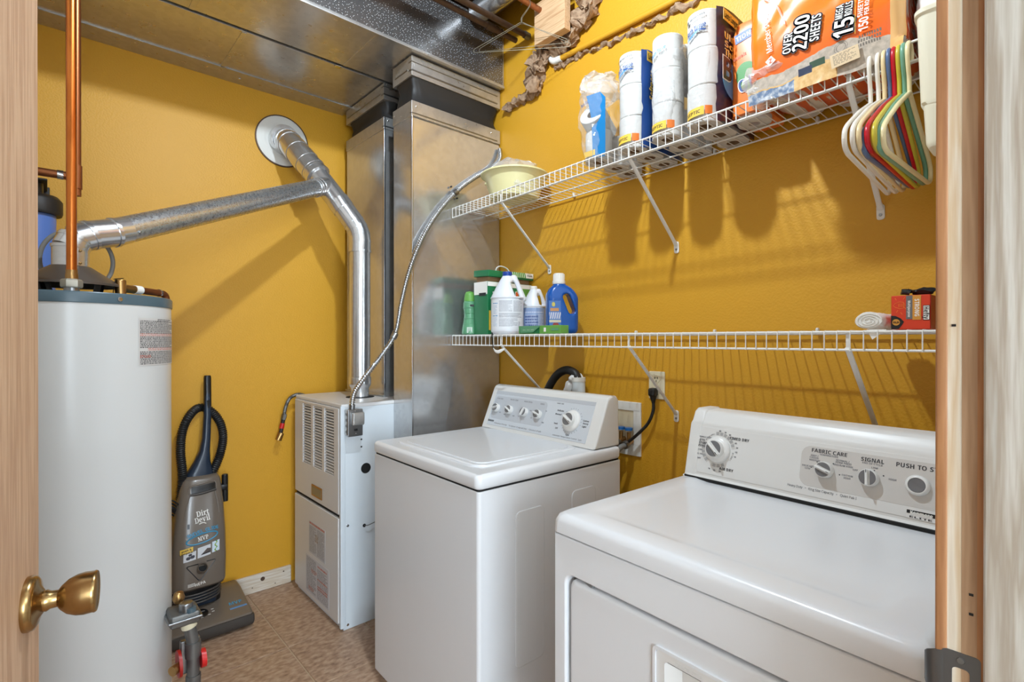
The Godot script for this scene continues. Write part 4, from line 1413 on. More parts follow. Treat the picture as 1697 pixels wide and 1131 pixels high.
	for s in [-1.0, 1.0]:
		part(body, "rib", tube(smooth([fp.call(0.05 * s, 0.60), fp.call(0.062 * s, 0.55), fp.call(0.07 * s, 0.50)], 5), 0.0025, 6), M.vac_taupe)
	var fr := func(u: float, y: float, tilt := 0.0) -> Transform3D:
		var a: Vector3 = fp.call(u - 0.01, y, 0.0016)
		var b: Vector3 = fp.call(u + 0.01, y + tilt * 0.02, 0.0016)
		return frame(fp.call(u, y, 0.0022), b - a, V(0, 0.97, -0.15))
	text(body, "Dirt", 0.034, fr.call(0.0, 0.515, 0.12), M.print_white, font_serif, 0.05)
	text(body, "Devil", 0.034, fr.call(0.0, 0.488, 0.12), M.print_white, font_serif, 0.062)
	part(body, "logo_tail", tube(smooth([fp.call(-0.012, 0.468), fp.call(0.004, 0.472), fp.call(0.016, 0.466)], 4), 0.002, 6), M.print_white)
	part(body, "indicator", decal.call(-0.058, -0.049, 0.455, 0.475, 0.0015), M.plastic_black, 80.0)
	var arc := "SWIVEL GLIDE"
	for i in arc.length():
		var f := (i - 5.5) / 5.5
		text(body, arc[i], 0.021, fr.call(0.004 + f * 0.058, 0.438 - f * f * 0.006 + f * 0.008, 0.15), M.print_cyan)
	var ell := []
	for i in 40:
		var a := TAU * i / 40
		ell.append(fp.call(0.002 + cos(a) * 0.062, 0.405 + sin(a) * 0.02 + cos(a) * 0.008, 0.0005))
	part(body, "logo_ring", tube(ell, 0.0032, 6, true), M.print_cyan)
	text(body, "MVP", 0.026, fr.call(0.004, 0.406, 0.14), M.print_white, font_serif, 0.042)
	# stickers: three little pictures and the yellow slip
	var pic := func(kind: int) -> ImageTexture:
		var im := Image.create(48, 48, false, Image.FORMAT_RGB8)
		im.fill(rgb(214, 216, 220) if kind < 2 else rgb(210, 224, 236))
		for y in 48:
			for x in 48:
				var p := Vector2(x, y)
				if kind == 0 and (p.distance_to(Vector2(18, 30)) < 9 or p.distance_to(Vector2(34, 28)) < 9 or p.distance_to(Vector2(25, 14)) < 7):
					im.set_pixel(x, y, rgb(40, 38, 48) if (x + y) % 7 else rgb(120, 120, 130))
				if kind == 1 and y > 12 + absi(x - 30) / 3 and y < 38 and x > 48 - y:
					im.set_pixel(x, y, rgb(84, 72, 66) if y < 32 else rgb(30, 28, 30))
				if kind == 2 and absf(p.x - 24 - 6 * sin(y * 0.28)) < 4:
					im.set_pixel(x, y, rgb(60, 150, 70) if y % 9 < 6 else rgb(220, 200, 60))
		return ImageTexture.create_from_image(im)
	part(body, "picture_sticker", decal.call(-0.07, -0.022, 0.315, 0.352, 0.0012, 0.006), tex_mat("vac_picture_a", pic.call(0)), 80.0)
	part(body, "picture_sticker", decal.call(-0.016, 0.036, 0.322, 0.366, 0.0012, 0.007), tex_mat("vac_picture_b", pic.call(1)), 80.0)
	part(body, "picture_sticker", decal.call(0.042, 0.073, 0.333, 0.379, 0.0012, 0.004), tex_mat("vac_picture_c", pic.call(2)), 80.0)
	part(body, "yellow_slip", decal.call(-0.083, -0.034, 0.348, 0.37, 0.002, 0.008), M.label_yellow, 80.0)
	text(body, "push &", 0.012, fr.call(-0.059, 0.3665, 0.15).translated(V(0, 0, 0.0015)), M.ink_black)
	text(body, "compare !", 0.012, fr.call(-0.058, 0.3555, 0.15).translated(V(0, 0, 0.0015)), M.ink_black)
	# triangle groove with the nozzle socket
	part(body, "triangle_groove", tube(rounded([fp.call(-0.012, 0.298, 0), fp.call(-0.06, 0.296, 0), fp.call(-0.004, 0.222, 0), fp.call(0.06, 0.302, 0), fp.call(0.02, 0.302, 0)], 0.012, 5), 0.0024, 6), M.plastic_black)
	var ns := along(fp.call(0.003, 0.27, -0.006), V(0, 0.55, 0.83))
	part(body, "nozzle_socket", lathe_loop([Vector2(0.0158, 0), Vector2(0.0215, 0), Vector2(0.021, 0.028), Vector2(0.019, 0.03), Vector2(0.0165, 0.028)], 28, ns), M.vac_taupe)
	part(body, "nozzle_hole", lathe([Vector2(0, 0.006), Vector2(0.0163, 0.006), Vector2(0.0163, 0.012), Vector2(0, 0.013)], 24, ns), M.dark_gap)
	text(body, "HEPA", 0.017, fr.call(-0.002, 0.213, 0.1), M.print_white)
	for k in 3:
		part(body, "wave_mark", tube([fp.call(-0.05, 0.208 + 0.005 * k), fp.call(-0.022, 0.2095 + 0.005 * k)], 0.0012, 5), M.print_white)
	for k in 4:
		part(t, "vent_rib", tube(smooth([V(-0.118, 0.175 - 0.013 * k, 0.0), V(-0.09, 0.172 - 0.013 * k, 0.033), V(-0.02, 0.173 - 0.013 * k, 0.05), V(0.05, 0.178 - 0.013 * k, 0.036), V(0.075, 0.185 - 0.013 * k, 0.0)], 6), 0.0045, 8), M.vac_dark)
	# handle: navy wedge growing into the stick
	var hr := []
	for s in [[0.645, 0.066, 0.03, 0.008, -0.105], [0.68, 0.056, 0.032, 0.012, -0.108], [0.73, 0.035, 0.03, 0.022, -0.112], [0.78, 0.022, 0.026, 0.034, -0.116], [0.84, 0.018, 0.022, 0.042, -0.12], [0.95, 0.0155, 0.019, 0.048, -0.125], [1.13, 0.0145, 0.0155, 0.05, -0.132], [1.136, 0.012, 0.013, 0.05, -0.132]]:
		hr.append(ring_xz(V(s[3], s[0], s[4]), s[1], s[2], 28, 2.6))
	var h := part(t, "handle", loft(Sh.new(), hr), M.plastic_navy, 70.0)
	part(h, "grip", loft(Sh.new(), [ring_xz(V(0.049, 0.99, -0.127), 0.0162, 0.018, 24, 2.6), ring_xz(V(0.05, 1.128, -0.132), 0.0155, 0.0165, 24, 2.6), ring_xz(V(0.05, 1.138, -0.132), 0.013, 0.0135, 24, 2.6)]), M.plastic_black, 70.0)
	part(h, "finger_slot", box(Sh.new(), V(0.0495, 1.0, -0.111), V(0.014, 0.042, 0.006), 0.003), M.dark_gap)
	# hose
	var hp := []
	for p in [V(0.452, 0.42, -2.785), V(0.455, 0.473, -2.79), V(0.462, 0.569, -2.79), V(0.470, 0.678, -2.79), V(0.462, 0.791, -2.79), V(0.472, 0.888, -2.80), V(0.503, 0.954, -2.815), V(0.55, 0.982, -2.86), V(0.592, 0.968, -2.845), V(0.628, 0.913, -2.815), V(0.640, 0.838, -2.80), V(0.626, 0.752, -2.80), V(0.594, 0.665, -2.81), V(0.575, 0.62, -2.83)]:
		hp.append(p - t.position)
	part(t, "hose", tube(resampled(smooth(hp, 6), 0.0032), func(l): return 0.0185 + 0.0022 * sin(l * TAU / 0.0095), 14), M.rubber, 75.0)
	part(t, "wand", lathe([Vector2(0, 0.53), Vector2(0.014, 0.53), Vector2(0.014, 0.655), Vector2(0.011, 0.66), Vector2(0, 0.66)], 18, Transform3D(Basis(), V(0.114, 0, -0.085))), M.plastic_black)
	part(t, "wand_clip", box(Sh.new(), V(0.106, 0.60, -0.085), V(0.036, 0.03, 0.034), 0.005), M.plastic_black)
	var cord := part(t, "cord_bundle", tube(smooth([V(-0.09, 0.53, -0.07), V(-0.115, 0.55, -0.06), V(-0.125, 0.50, -0.045), V(-0.122, 0.35, -0.03), V(-0.115, 0.22, -0.03), V(-0.09, 0.19, -0.05)], 6), 0.009, 10), M.rubber)
	for k in 6:
		var o := V(0.004 * (k % 3) - 0.004, 0.012 * k - 0.02, 0.007 * (k % 2) + 0.004 * k - 0.02)
		part(cord, "cord_loop", tube(smooth([V(-0.085, 0.52, -0.06) + o, V(-0.118, 0.545, -0.055) + o, V(-0.128, 0.49, -0.04) + o * 0.7, V(-0.126, 0.36, -0.03) + o * 0.4, V(-0.118, 0.21, -0.03) + o * 0.4, V(-0.1, 0.185, -0.05)], 6), 0.0038, 7), M.rubber)


# ---------------------------------------------------------------- fittings behind the washer
func wall_fittings() -> void:
	# valve box recessed in the wall
	var t := thing("valve_box", "white recessed washer valve box with two blue taps", "valve box", V(1.775, 0.837, -1.31))
	var f := Sh.new()
	var z0 := -1.46
	var z1 := -1.191
	f.join(bx(V(1.772, 1.02, z0), V(1.782, 1.056, z1), 0.002))
	f.join(bx(V(1.772, 0.838, z0), V(1.782, 0.885, z1), 0.002))
	f.join(bx(V(1.772, 0.88, -1.226), V(1.782, 1.025, z1), 0.002))
	f.join(bx(V(1.772, 0.88, z0), V(1.782, 1.025, z0 + 0.03), 0.002))
	wpart(t, "frame", f, M.plastic_white)
	wpart(t, "recess", bx(V(1.7765, 0.88, z0 + 0.02), V(1.779, 1.025, -1.22)), M.wall_beige)
	for k in 2:
		var z: float = [-1.273, -1.235][k]
		var v := wpart(t, "tap", tube([V(1.755, 0.895, z), V(1.755, 0.935, z)], 0.008, 14), M.brass)
		wpart(v, "wheel", tube([V(1.755, 0.943, z), V(1.755, 0.953, z)], func(l): return 0.0165, 10), M.valve_blue)
		wpart(v, "body", tube([V(1.778, 0.90, z), V(1.735, 0.89, z + 0.002)], 0.0125, 14), M.brass)
		wpart(v, "union", tube([V(1.738, 0.89, z + 0.002), V(1.722, 0.886, z + 0.002)], 0.017, 8), M.steel)
	for k in 2:
		var z: float = [-1.271, -1.233][k]
		solo("water_hose", ["grey water hose dropping from the left blue tap", "grey water hose dropping from the right blue tap"][k], "hose", tube(smooth([V(1.725, 0.886, z), V(1.70, 0.875, z - 0.008), V(1.69, 0.82, z - 0.03), V(1.69, 0.6, z - 0.06), V(1.69, 0.35, z - 0.06)], 6), 0.0105, 12), M.grey_rubber)
	# outlet with plug
	var o := thing("wall_outlet", "ivory wall outlet plate above the valve box", "outlet", V(1.776, 1.075, -1.119))
	wpart(o, "plate", bx(V(1.773, 1.078, -1.1545), V(1.781, 1.186, -1.084), 0.003), M.ivory)
	for y in [1.157, 1.107]:
		var face := wpart(o, "socket", extrude(circle(0.0165, 20), 0.003, 0.001, frame(V(1.7745, y, -1.119), V(0, 0, 1), V(0, 1, 0))), M.ivory)
		for q in [V(1.7708, y + 0.004, -1.1245), V(1.7708, y + 0.004, -1.1135), V(1.7708, y - 0.008, -1.119)]:
			wpart(face, "slot", box(Sh.new(), q, V(0.0012, 0.008, 0.0025)), M.ink_black)
	wpart(o, "screw", box(Sh.new(), V(1.7725, 1.132, -1.119), V(0.002, 0.005, 0.005), 0.001), M.steel)
	var c := thing("power_cord", "black power cord plugged into the ivory outlet", "cord", V(1.76, 1.085, -1.122))
	wpart(c, "plug", bx(V(1.737, 1.09, -1.137), V(1.771, 1.122, -1.107), 0.006), M.rubber)
	wpart(c, "plug_neck", loft(Sh.new(), [ring_xz(V(1.755, 1.093, -1.122), 0.013, 0.013, 16, 3.0), ring_xz(V(1.757, 1.062, -1.122), 0.006, 0.006, 16, 2.0)]), M.rubber)
	wpart(c, "cord", tube(smooth([V(1.757, 1.07, -1.122), V(1.757, 1.03, -1.124), V(1.752, 0.98, -1.145), V(1.742, 0.93, -1.19), V(1.735, 0.88, -1.245), V(1.73, 0.83, -1.28), V(1.72, 0.70, -1.30), V(1.72, 0.4, -1.31)], 8), 0.0062, 10), M.rubber)
	# drain pipe with hose and rag behind the console
	var s := thing("drain_pipe", "light grey standpipe behind the washer console", "pipe", V(1.725, 0.6, -1.475))
	wpart(s, "pipe", tube([V(1.725, 0.6, -1.475), V(1.725, 1.142, -1.475)], 0.029, 28), M.furnace_side)
	wpart(s, "rim", tube([V(1.725, 1.128, -1.475), V(1.725, 1.146, -1.475)], 0.0305, 28), M.white_paint)
	solo("drain_hose", "thick black drain hose hooked over the standpipe", "hose", tube(resampled(smooth([V(1.705, 0.92, -1.68), V(1.71, 1.02, -1.675), V(1.715, 1.09, -1.645), V(1.72, 1.145, -1.605), V(1.724, 1.172, -1.56), V(1.726, 1.172, -1.52), V(1.726, 1.15, -1.486), V(1.725, 1.10, -1.476)], 6), 0.004), func(l): return 0.0185 + 0.0004 * sin(l * 900.0), 16), M.rubber, "", 70.0)
	solo("rag", "grey cloth rag stuffed beside the standpipe under the hose", "rag", noisy_tube([V(1.715, 0.98, -1.545), V(1.718, 1.06, -1.54), V(1.722, 1.11, -1.525), V(1.725, 1.138, -1.495), V(1.725, 1.145, -1.47)], 0.02, 0.012, 12), M.furnace_grey, "", 70.0)
	solo("hose_clip", "brass wire hose clip beside the black drain hose", "clip", tube(smooth([V(1.70, 1.05, -1.695), V(1.69, 1.07, -1.69), V(1.70, 1.085, -1.665), V(1.715, 1.075, -1.65)], 5), 0.003, 6), M.brass)


# ---------------------------------------------------------------- appliances
# a control knob: white skirt, grey face cut by a grip bar; x has z pointing out of the panel
func knob(root: Node3D, x: Transform3D, r: float, turn: float, called := "knob", skirt := 0.0) -> MeshInstance3D:
	var y := Transform3D(x.basis * Basis(V(1, 0, 0), PI / 2), x.origin)
	var k: MeshInstance3D
	if skirt > 0.0:
		k = part(root, called, lathe([Vector2(0, 0), Vector2(skirt, 0), Vector2(skirt, 0.004), Vector2(skirt * 0.93, 0.009), Vector2(r * 1.15, 0.011), Vector2(r, 0.013), Vector2(r * 0.96, 0.026), Vector2(0, 0.026)], 40, y), M.knob_white)
	else:
		k = part(root, called, lathe([Vector2(0, 0), Vector2(r, 0), Vector2(r * 1.02, 0.004), Vector2(r, 0.014), Vector2(r * 0.92, 0.017), Vector2(0, 0.017)], 36, y), M.knob_white)
	var h := 0.026 if skirt > 0.0 else 0.017
	var g := x.translated_local(V(0, 0, h - 0.0005)).rotated_local(V(0, 0, 1), turn)
	for s in [0, 1]:
		var poly := []
		for i in 13:
			var a: float = PI * (0.1 + 0.8 * i / 12.0) + PI * s
			poly.append(Vector2(cos(a), sin(a)) * r * 0.88)
		part(k, "grip_face", extrude(poly, 0.0015, 0.0004, g), M.knob_grey)
	part(k, "grip", box(Sh.new(), g * V(0, 0, 0.004), V(r * 1.86, r * 0.27, 0.009), r * 0.08, g.basis), M.knob_white)
	part(k, "pointer", box(Sh.new(), g * V(r * 0.72, 0, 0.0088), V(r * 0.34, r * 0.07, 0.0012), 0.0, g.basis), M.ink)
	return k


# a lid-like slab with rounded corners lying flat: extent in x and z, top bevelled
func slab(x0: float, x1: float, z0: float, z1: float, y0: float, y1: float, r: float, bev: float) -> Sh:
	return extrude(rrect(x1 - x0, z1 - z0, r, 6), y1 - y0, bev, Transform3D(Basis(V(1, 0, 0), V(0, 0, -1), V(0, 1, 0)), V((x0 + x1) / 2, y0, (z0 + z1) / 2)))


func washer() -> void:
	var W := 0.685
	var D := 0.655
	var t := thing("washing_machine", "white top loading washing machine between the furnace and dryer", "washer", V(0.937, 0, -1.51), -deg_to_rad(2.0))
	part(t, "cabinet", slab(0.0, D, -W / 2, W / 2, 0.03, 0.868, 0.012, 0.004), M.enamel)
	for q in [V(0.04, 0, -0.3), V(0.04, 0, 0.3), V(0.6, 0, -0.3), V(0.6, 0, 0.3)]:
		part(t, "foot", lathe([Vector2(0, 0), Vector2(0.02, 0), Vector2(0.02, 0.012), Vector2(0.008, 0.016), Vector2(0.008, 0.032), Vector2(0, 0.032)], 16, Transform3D(Basis(), q)), M.rubber)
	part(t, "top_deck", slab(-0.004, D, -W / 2 - 0.003, W / 2 + 0.003, 0.872, 0.917, 0.022, 0.012), M.enamel, 60.0)
	part(t, "deck_seam", slab(0.004, D - 0.004, -W / 2 + 0.004, W / 2 - 0.004, 0.866, 0.874, 0.012, 0.0), M.dark_gap)
	var lid := part(t, "lid", slab(0.052, 0.508, -0.275, 0.275, 0.913, 0.9225, 0.05, 0.006), M.enamel, 60.0)
	part(lid, "lid_crown", slab(0.075, 0.488, -0.252, 0.252, 0.922, 0.925, 0.04, 0.0028), M.enamel, 60.0)
	# embossed panels of the near side
	for e in [[0.14, 0.262, 0.30, 0.782], [0.39, 0.51, 0.30, 0.80]]:
		part(t, "side_embossing", extrude(rrect(e[1] - e[0], e[3] - e[2], 0.02, 5), 0.0022, 0.002, frame(V((e[0] + e[1]) / 2, (e[2] + e[3]) / 2, W / 2 - 0.0008), V(1, 0, 0), V(0, 1, 0))), M.enamel, 60.0)
	# console: side outline pushed along the machine
	var cz := 0.335
	var prof := [Vector2(0.515, 0.919), Vector2(0.588, 1.09), Vector2(0.598, 1.101), Vector2(0.612, 1.105), Vector2(0.638, 1.103), Vector2(0.65, 1.09), Vector2(0.655, 0.919)]
	var con := part(t, "console", extrude(prof, cz * 2, 0.008, Transform3D(Basis(V(1, 0, 0), V(0, 1, 0), V(0, 0, 1)), V(0, 0, -cz))), M.console_white, 60.0)
	var up := V(0.073, 0.171, 0).normalized()
	var pn := frame(V(0.5515, 1.0045, 0), V(0, 0, 1), up)
	var at := func(u: float, v: float, off := 0.0) -> Transform3D:
		return pn.translated_local(V(u, v, off))
	part(con, "control_panel", extrude([Vector2(-0.3, -0.078), Vector2(0.285, -0.078), Vector2(0.285, 0.066), Vector2(-0.3, 0.066)], 0.002, 0.0008, at.call(0.0, 0.0, -0.0005)), M.panel_blue)
	part(con, "panel_band", extrude([Vector2(-0.3, 0.066), Vector2(0.285, 0.066), Vector2(0.285, 0.081), Vector2(-0.3, 0.081)], 0.0022, 0.0008, at.call(0.0, 0.0, -0.0005)), M.panel_grey)
	part(con, "knob_field", extrude(rrect(0.335, 0.105, 0.02, 5, Vector2(-0.125, 0.005)), 0.0024, 0.0004, at.call(0.0, 0.0, -0.0005)), M.panel_grey)
	var us := [-0.262, -0.172, -0.075, 0.008]
	var turns := [0.35, -0.45, 1.3, -0.3]
	for k in 4:
		knob(con, at.call(us[k], 0.0, 0.0017), 0.0185, turns[k])
	knob(con, at.call(0.192, -0.003, 0.0015), 0.027, -0.5, "timer_knob", 0.042)
	for k in 26:
		var a := TAU * k / 26
		if k % 5 != 4:
			part(con, "timer_tick", box(Sh.new(), at.call(0.192 + cos(a) * 0.049, -0.003 + sin(a) * 0.049, 0.0016) * Vector3.ZERO, V(0.005, 0.0012, 0.0006), 0.0, pn.basis * Basis(V(0, 0, 1), a)), M.ink_soft)
	for d in [["LOAD SIZE", -0.262, 0.045, 0.0085], ["WATER TEMP", -0.165, 0.047, 0.0085], ["WASH SPEED", -0.075, 0.047, 0.0085], ["RINSE", 0.012, 0.046, 0.0085], ["FABRIC CARE", 0.11, 0.058, 0.006]]:
		text(con, d[0], d[3], at.call(d[1], d[2], 0.0018), M.ink_soft)
	for d in [["Delicate", 0.122, 0.03], ["Normal", 0.115, 0.015], ["Soak", 0.115, -0.022], ["Off", 0.125, -0.04], ["Cotton", 0.262, 0.005], ["Heavy", 0.263, -0.005], ["Light", 0.26, -0.017], ["Spin", 0.19, -0.058]]:
		text(con, d[0], 0.009, at.call(d[1], d[2], 0.0018), M.ink)
	for d in [["Low", -0.292, 0.012], ["High", -0.235, -0.016], ["Hot", -0.205, 0.012], ["Cold", -0.14, -0.022], ["Fast", -0.045, 0.012], ["Slow", -0.105, -0.02], ["On", 0.045, 0.02], ["Off", -0.03, -0.018], ["Extra", 0.043, -0.028], ["Auto", -0.2, -0.022]]:
		text(con, d[0], 0.0065, at.call(d[1], d[2], 0.0022), M.ink_soft, font)
	text(con, "Kenmore", 0.014, at.call(-0.278, -0.058, 0.0018), M.ink_black, null, 0.04)
	text(con, "Heavy Duty   Super Capacity   Quiet Pak", 0.0075, at.call(-0.1, -0.066, 0.0018), M.ink_soft, font, 0.3)
	text(con, "Automatic Temperature Control   Spin", 0.0075, at.call(0.19, -0.068, 0.0018), M.ink_soft, font, 0.15)


func dryer() -> void:
	var W := 0.685
	var D := 0.67
	var t := thing("dryer", "white clothes dryer in the foreground beside the door jamb", "dryer", V(0.849, 0, -0.473), -deg_to_rad(3.0))
	var z0 := -W / 2
	var z1 := W / 2
	# cabinet with a recess for the door
	var dz0 := -0.305
	var dz1 := 0.305
	var dy0 := 0.2
	var dy1 := 0.785
	part(t, "cabinet", slab(0.03, D, z0, z1, 0.03, 0.868, 0.008, 0.003), M.enamel)
	var fr := Sh.new()
	var hole := PackedVector2Array(rrect(dz1 - dz0, dy1 - dy0, 0.025, 6, Vector2((dz0 + dz1) / 2, (dy0 + dy1) / 2)))
	# the front sheet round the door, as four mitred strips of rounded outline
	var o := [Vector2(z1, 0.868), Vector2(z0, 0.868), Vector2(z0, 0.03), Vector2(z1, 0.03)]
	var ro := []
	var ri := []
	for k in 4:
		for i in 7:
			ro.append(o[k])
			ri.append(hole[k * 7 + i])
	var fx := frame(V(0.03, 0, 0), V(0, 0, 1), V(0, 1, 0))
	var rings := []
	for lay in [[ro, 0.0, 0.0], [ro, 0.026, 0.0], [ro, 0.03, 0.004], [ri, 0.03, -0.005], [ri, 0.0285, -0.002], [ri, 0.025, 0.0], [ri, 0.0, 0.0]]:
		var r := PackedVector3Array()
		for i in 28:
			var q: Vector2 = lay[0][i]
			if lay[2] != 0.0:
				q += (Vector2(0, 0.45) - q).sign() * lay[2]
			r.append(fx * V(q.x, q.y, lay[1]))
		rings.append(r)
	part(t, "front_panel", loft(Sh.new(), rings, false, true), M.enamel, 55.0)
	part(t, "door_gap", extrude(Array(hole), 0.004, 0.0, fx), M.knob_grey)
	# the door, with a cut for its finger pull
	var ins := Array(inset(ccw(Array(hole)), 0.0085))
	var dplate := Sh.new()
	var px0 := -0.07
	var px1 := 0.145
	var py0 := 0.60
	var py1 := 0.732
	var dr := []
	var di := []
	var hc := [Vector2(px1, py1), Vector2(px0, py1), Vector2(px0, py0), Vector2(px1, py0)]
	for k in 4:
		for i in 7:
			dr.append(ins[k * 7 + i])
			di.append(hc[k])
	rings = []
	for lay in [[dr, 0.004, 0.0], [dr, 0.019, 0.0], [dr, 0.0245, 0.003], [dr, 0.0265, 0.009], [di, 0.0265, 0.0], [di, 0.012, 0.0], [di, 0.004, 0.0]]:
		var r := PackedVector3Array()
		for i in 28:
			var q: Vector2 = lay[0][i]
			if lay[2] != 0.0:
				q += (Vector2(0, 0.45) - q).sign() * lay[2]
			r.append(fx * V(q.x, q.y, lay[1]))
		rings.append(r)
	var door := part(t, "door", loft(Sh.new(), rings, false, true), M.enamel, 55.0)
	part(door, "catch", box(Sh.new(), fx * V(-0.235, 0.781, 0.02), V(0.01, 0.006, 0.012), 0.002), M.knob_grey)
	# pull: raised rim, flat bezel, sloping scoop
	var rim := func(w: float, h: float, th: float, lift: float) -> Sh:
		var c := Vector2((px0 + px1) / 2, (py0 + py1) / 2)
		var outer := rrect(w, h, 0.012, 5, c)
		var inner := rrect(w - th * 2, h - th * 2, 0.009, 5, c)
		var rg := []
		for l in [[outer, 0.0], [outer, lift * 0.6], [outer, lift], [inner, lift], [inner, lift * 0.6], [inner, 0.0]]:
			var r := PackedVector3Array()
			for q in l[0]:
				r.append(fx * V(q.x, q.y, 0.024 + l[1]))
			rg.append(r)
		return loft(Sh.new(), rg, false, true)
	part(door, "pull_rim", rim.call(0.222, 0.138, 0.006, 0.0065), M.enamel, 60.0)
	part(door, "pull_bezel", rim.call(0.21, 0.127, 0.018, 0.0025), M.enamel_satin, 60.0)
	var scoop := Sh.new()
	var a := [V(px0 + 0.02, py1 - 0.022, 0.026), V(px1 - 0.02, py1 - 0.022, 0.026), V(px1 - 0.02, py0 + 0.02, 0.026), V(px0 + 0.02, py0 + 0.02, 0.026)]
	var b := [V(px0 + 0.045, py1 - 0.028, 0.006), V(px1 - 0.045, py1 - 0.028, 0.006), V(px1 - 0.045, py0 + 0.045, 0.006), V(px0 + 0.045, py0 + 0.045, 0.006)]
	for i in 4:
		var j := (i + 1) % 4
		scoop.quad(scoop.add(fx * a[i]), scoop.add(fx * a[j]), scoop.add(fx * b[j]), scoop.add(fx * b[i]))
	scoop.quad(scoop.add(fx * b[0]), scoop.add(fx * b[1]), scoop.add(fx * b[2]), scoop.add(fx * b[3]))
	part(door, "pull_scoop", scoop, M.enamel_satin, 20.0)
	text(door, "PULL TO OPEN", 0.008, frame(fx * V(0.0, py1 - 0.015, 0.027), V(0, 0, 1), V(0, 1, 0)), M.enamel_satin)
	for q in [V(0.05, 0, -0.3), V(0.05, 0, 0.3), V(0.6, 0, -0.3), V(0.6, 0, 0.3)]:
		part(t, "foot", lathe([Vector2(0, 0), Vector2(0.02, 0), Vector2(0.02, 0.012), Vector2(0.008, 0.016), Vector2(0.008, 0.032), Vector2(0, 0.032)], 16, Transform3D(Basis(), q)), M.rubber)
	# top with a shallow dished field
	part(t, "top_seam", slab(0.006, D - 0.004, z0 + 0.004, z1 - 0.004, 0.866, 0.876, 0.01, 0.0), M.knob_grey)
	var top := []
	for lay in [[-0.004, z0 - 0.003, 0.873, 0.018, 0], [-0.004, z0 - 0.003, 0.898, 0.022, 0], [0.001, z0 + 0.002, 0.910, 0.024, 0], [0.012, z0 + 0.013, 0.9165, 0.026, 0], [0.055, z0 + 0.052, 0.9175, 0.03, 0], [0.066, z0 + 0.066, 0.9155, 0.03, 0], [0.085, z0 + 0.09, 0.9125, 0.03, 0]]:
		var r := PackedVector3Array()
		var x1: float = D - maxf(0.0, float(lay[0]) * 0.3)
		for q in rrect(x1 - lay[0], -2.0 * lay[1], lay[3], 6, Vector2((x1 + lay[0]) / 2, 0)):
			r.append(V(q.x, lay[2], q.y))
		top.append(r)
	part(t, "top_panel", loft(Sh.new(), top), M.enamel, 60.0)
	# console
	var cz := 0.333
	var prof := [Vector2(0.511, 0.919), Vector2(0.522, 0.925), Vector2(0.556, 1.062), Vector2(0.565, 1.07), Vector2(0.577, 1.094), Vector2(0.592, 1.103), Vector2(0.652, 1.103), Vector2(0.664, 1.09), Vector2(0.668, 0.919)]
	var con := part(t, "console", extrude(prof, cz * 2, 0.007, Transform3D(Basis(), V(0, 0, -cz))), M.console_white, 40.0)
	part(con, "console_seam", slab(0.507, 0.664, -cz + 0.002, cz - 0.002, 0.9135, 0.9205, 0.006, 0.0), M.dark_gap)
	for s in [-1.0, 1.0]:
		var ep := []
		for q in prof:
			ep.append(q + (q - Vector2(0.6, 1.0)).normalized() * 0.004)
		part(con, "end_cap", extrude(ep, 0.038, 0.006, Transform3D(Basis(), V(0, 0, s * (cz - 0.015) - 0.019))), M.console_white, 60.0)
	var up := V(0.034, 0.137, 0).normalized()
	var pn := frame(V(0.539, 0.9935, 0), V(0, 0, 1), up)
	var at := func(u: float, v: float, off := 0.0008) -> Transform3D:
		return pn.translated_local(V(u, v, off))
	part(con, "control_panel", extrude([Vector2(-0.297, -0.064), Vector2(0.3, -0.064), Vector2(0.3, 0.066), Vector2(-0.297, 0.066)], 0.0016, 0.0006, pn.translated_local(V(0, 0, -0.0006))), M.console_white)
	part(con, "knob_field", extrude(rrect(0.35, 0.097, 0.022, 5, Vector2(0.15, 0.008)), 0.002, 0.0004, pn.translated_local(V(0, 0, -0.0006))), M.console_grey)
	knob(con, at.call(-0.243, 0.008), 0.0245, -0.75, "timer_knob", 0.0365)
	# scale rings round the timer
	for d in [[0.25, 1.75, 0.009, 18], [2.75, 4.05, 0.009, 16], [4.45, 5.2, 0.009, 9], [5.75, 6.2, 0.004, 5], [1.95, 2.6, 0.003, 8]]:
		for k in d[3]:
			var an: float = lerpf(d[0], d[1], float(k) / (d[3] - 1))
			part(con, "timer_scale", box(Sh.new(), at.call(-0.243 + cos(an) * 0.0445, 0.008 + sin(an) * 0.0445, 0.0012) * Vector3.ZERO, V(d[2], 0.0042, 0.0007), 0.0, pn.basis * Basis(V(0, 0, 1), an)), M.scale_grey if k % 3 else M.console_grey)
	var k2 := knob(con, at.call(0.031, 0.004, 0.0015), 0.019, -0.35)
	var k3 := knob(con, at.call(0.122, 0.004, 0.0015), 0.019, 1.65)
	var pb := part(con, "start_button", lathe([Vector2(0, 0), Vector2(0.0215, 0), Vector2(0.0215, 0.008), Vector2(0.018, 0.012), Vector2(0.0155, 0.012), Vector2(0.015, 0.009), Vector2(0, 0.009)], 36, Transform3D(pn.basis * Basis(V(1, 0, 0), PI / 2), at.call(0.21, 0.006).origin)), M.knob_white)
	part(pb, "button_face", lathe([Vector2(0, 0), Vector2(0.0152, 0), Vector2(0.0145, 0.003), Vector2(0.008, 0.002), Vector2(0, 0.0016)], 32, Transform3D(pn.basis * Basis(V(1, 0, 0), PI / 2), at.call(0.21, 0.006, 0.0095).origin)), M.knob_grey)
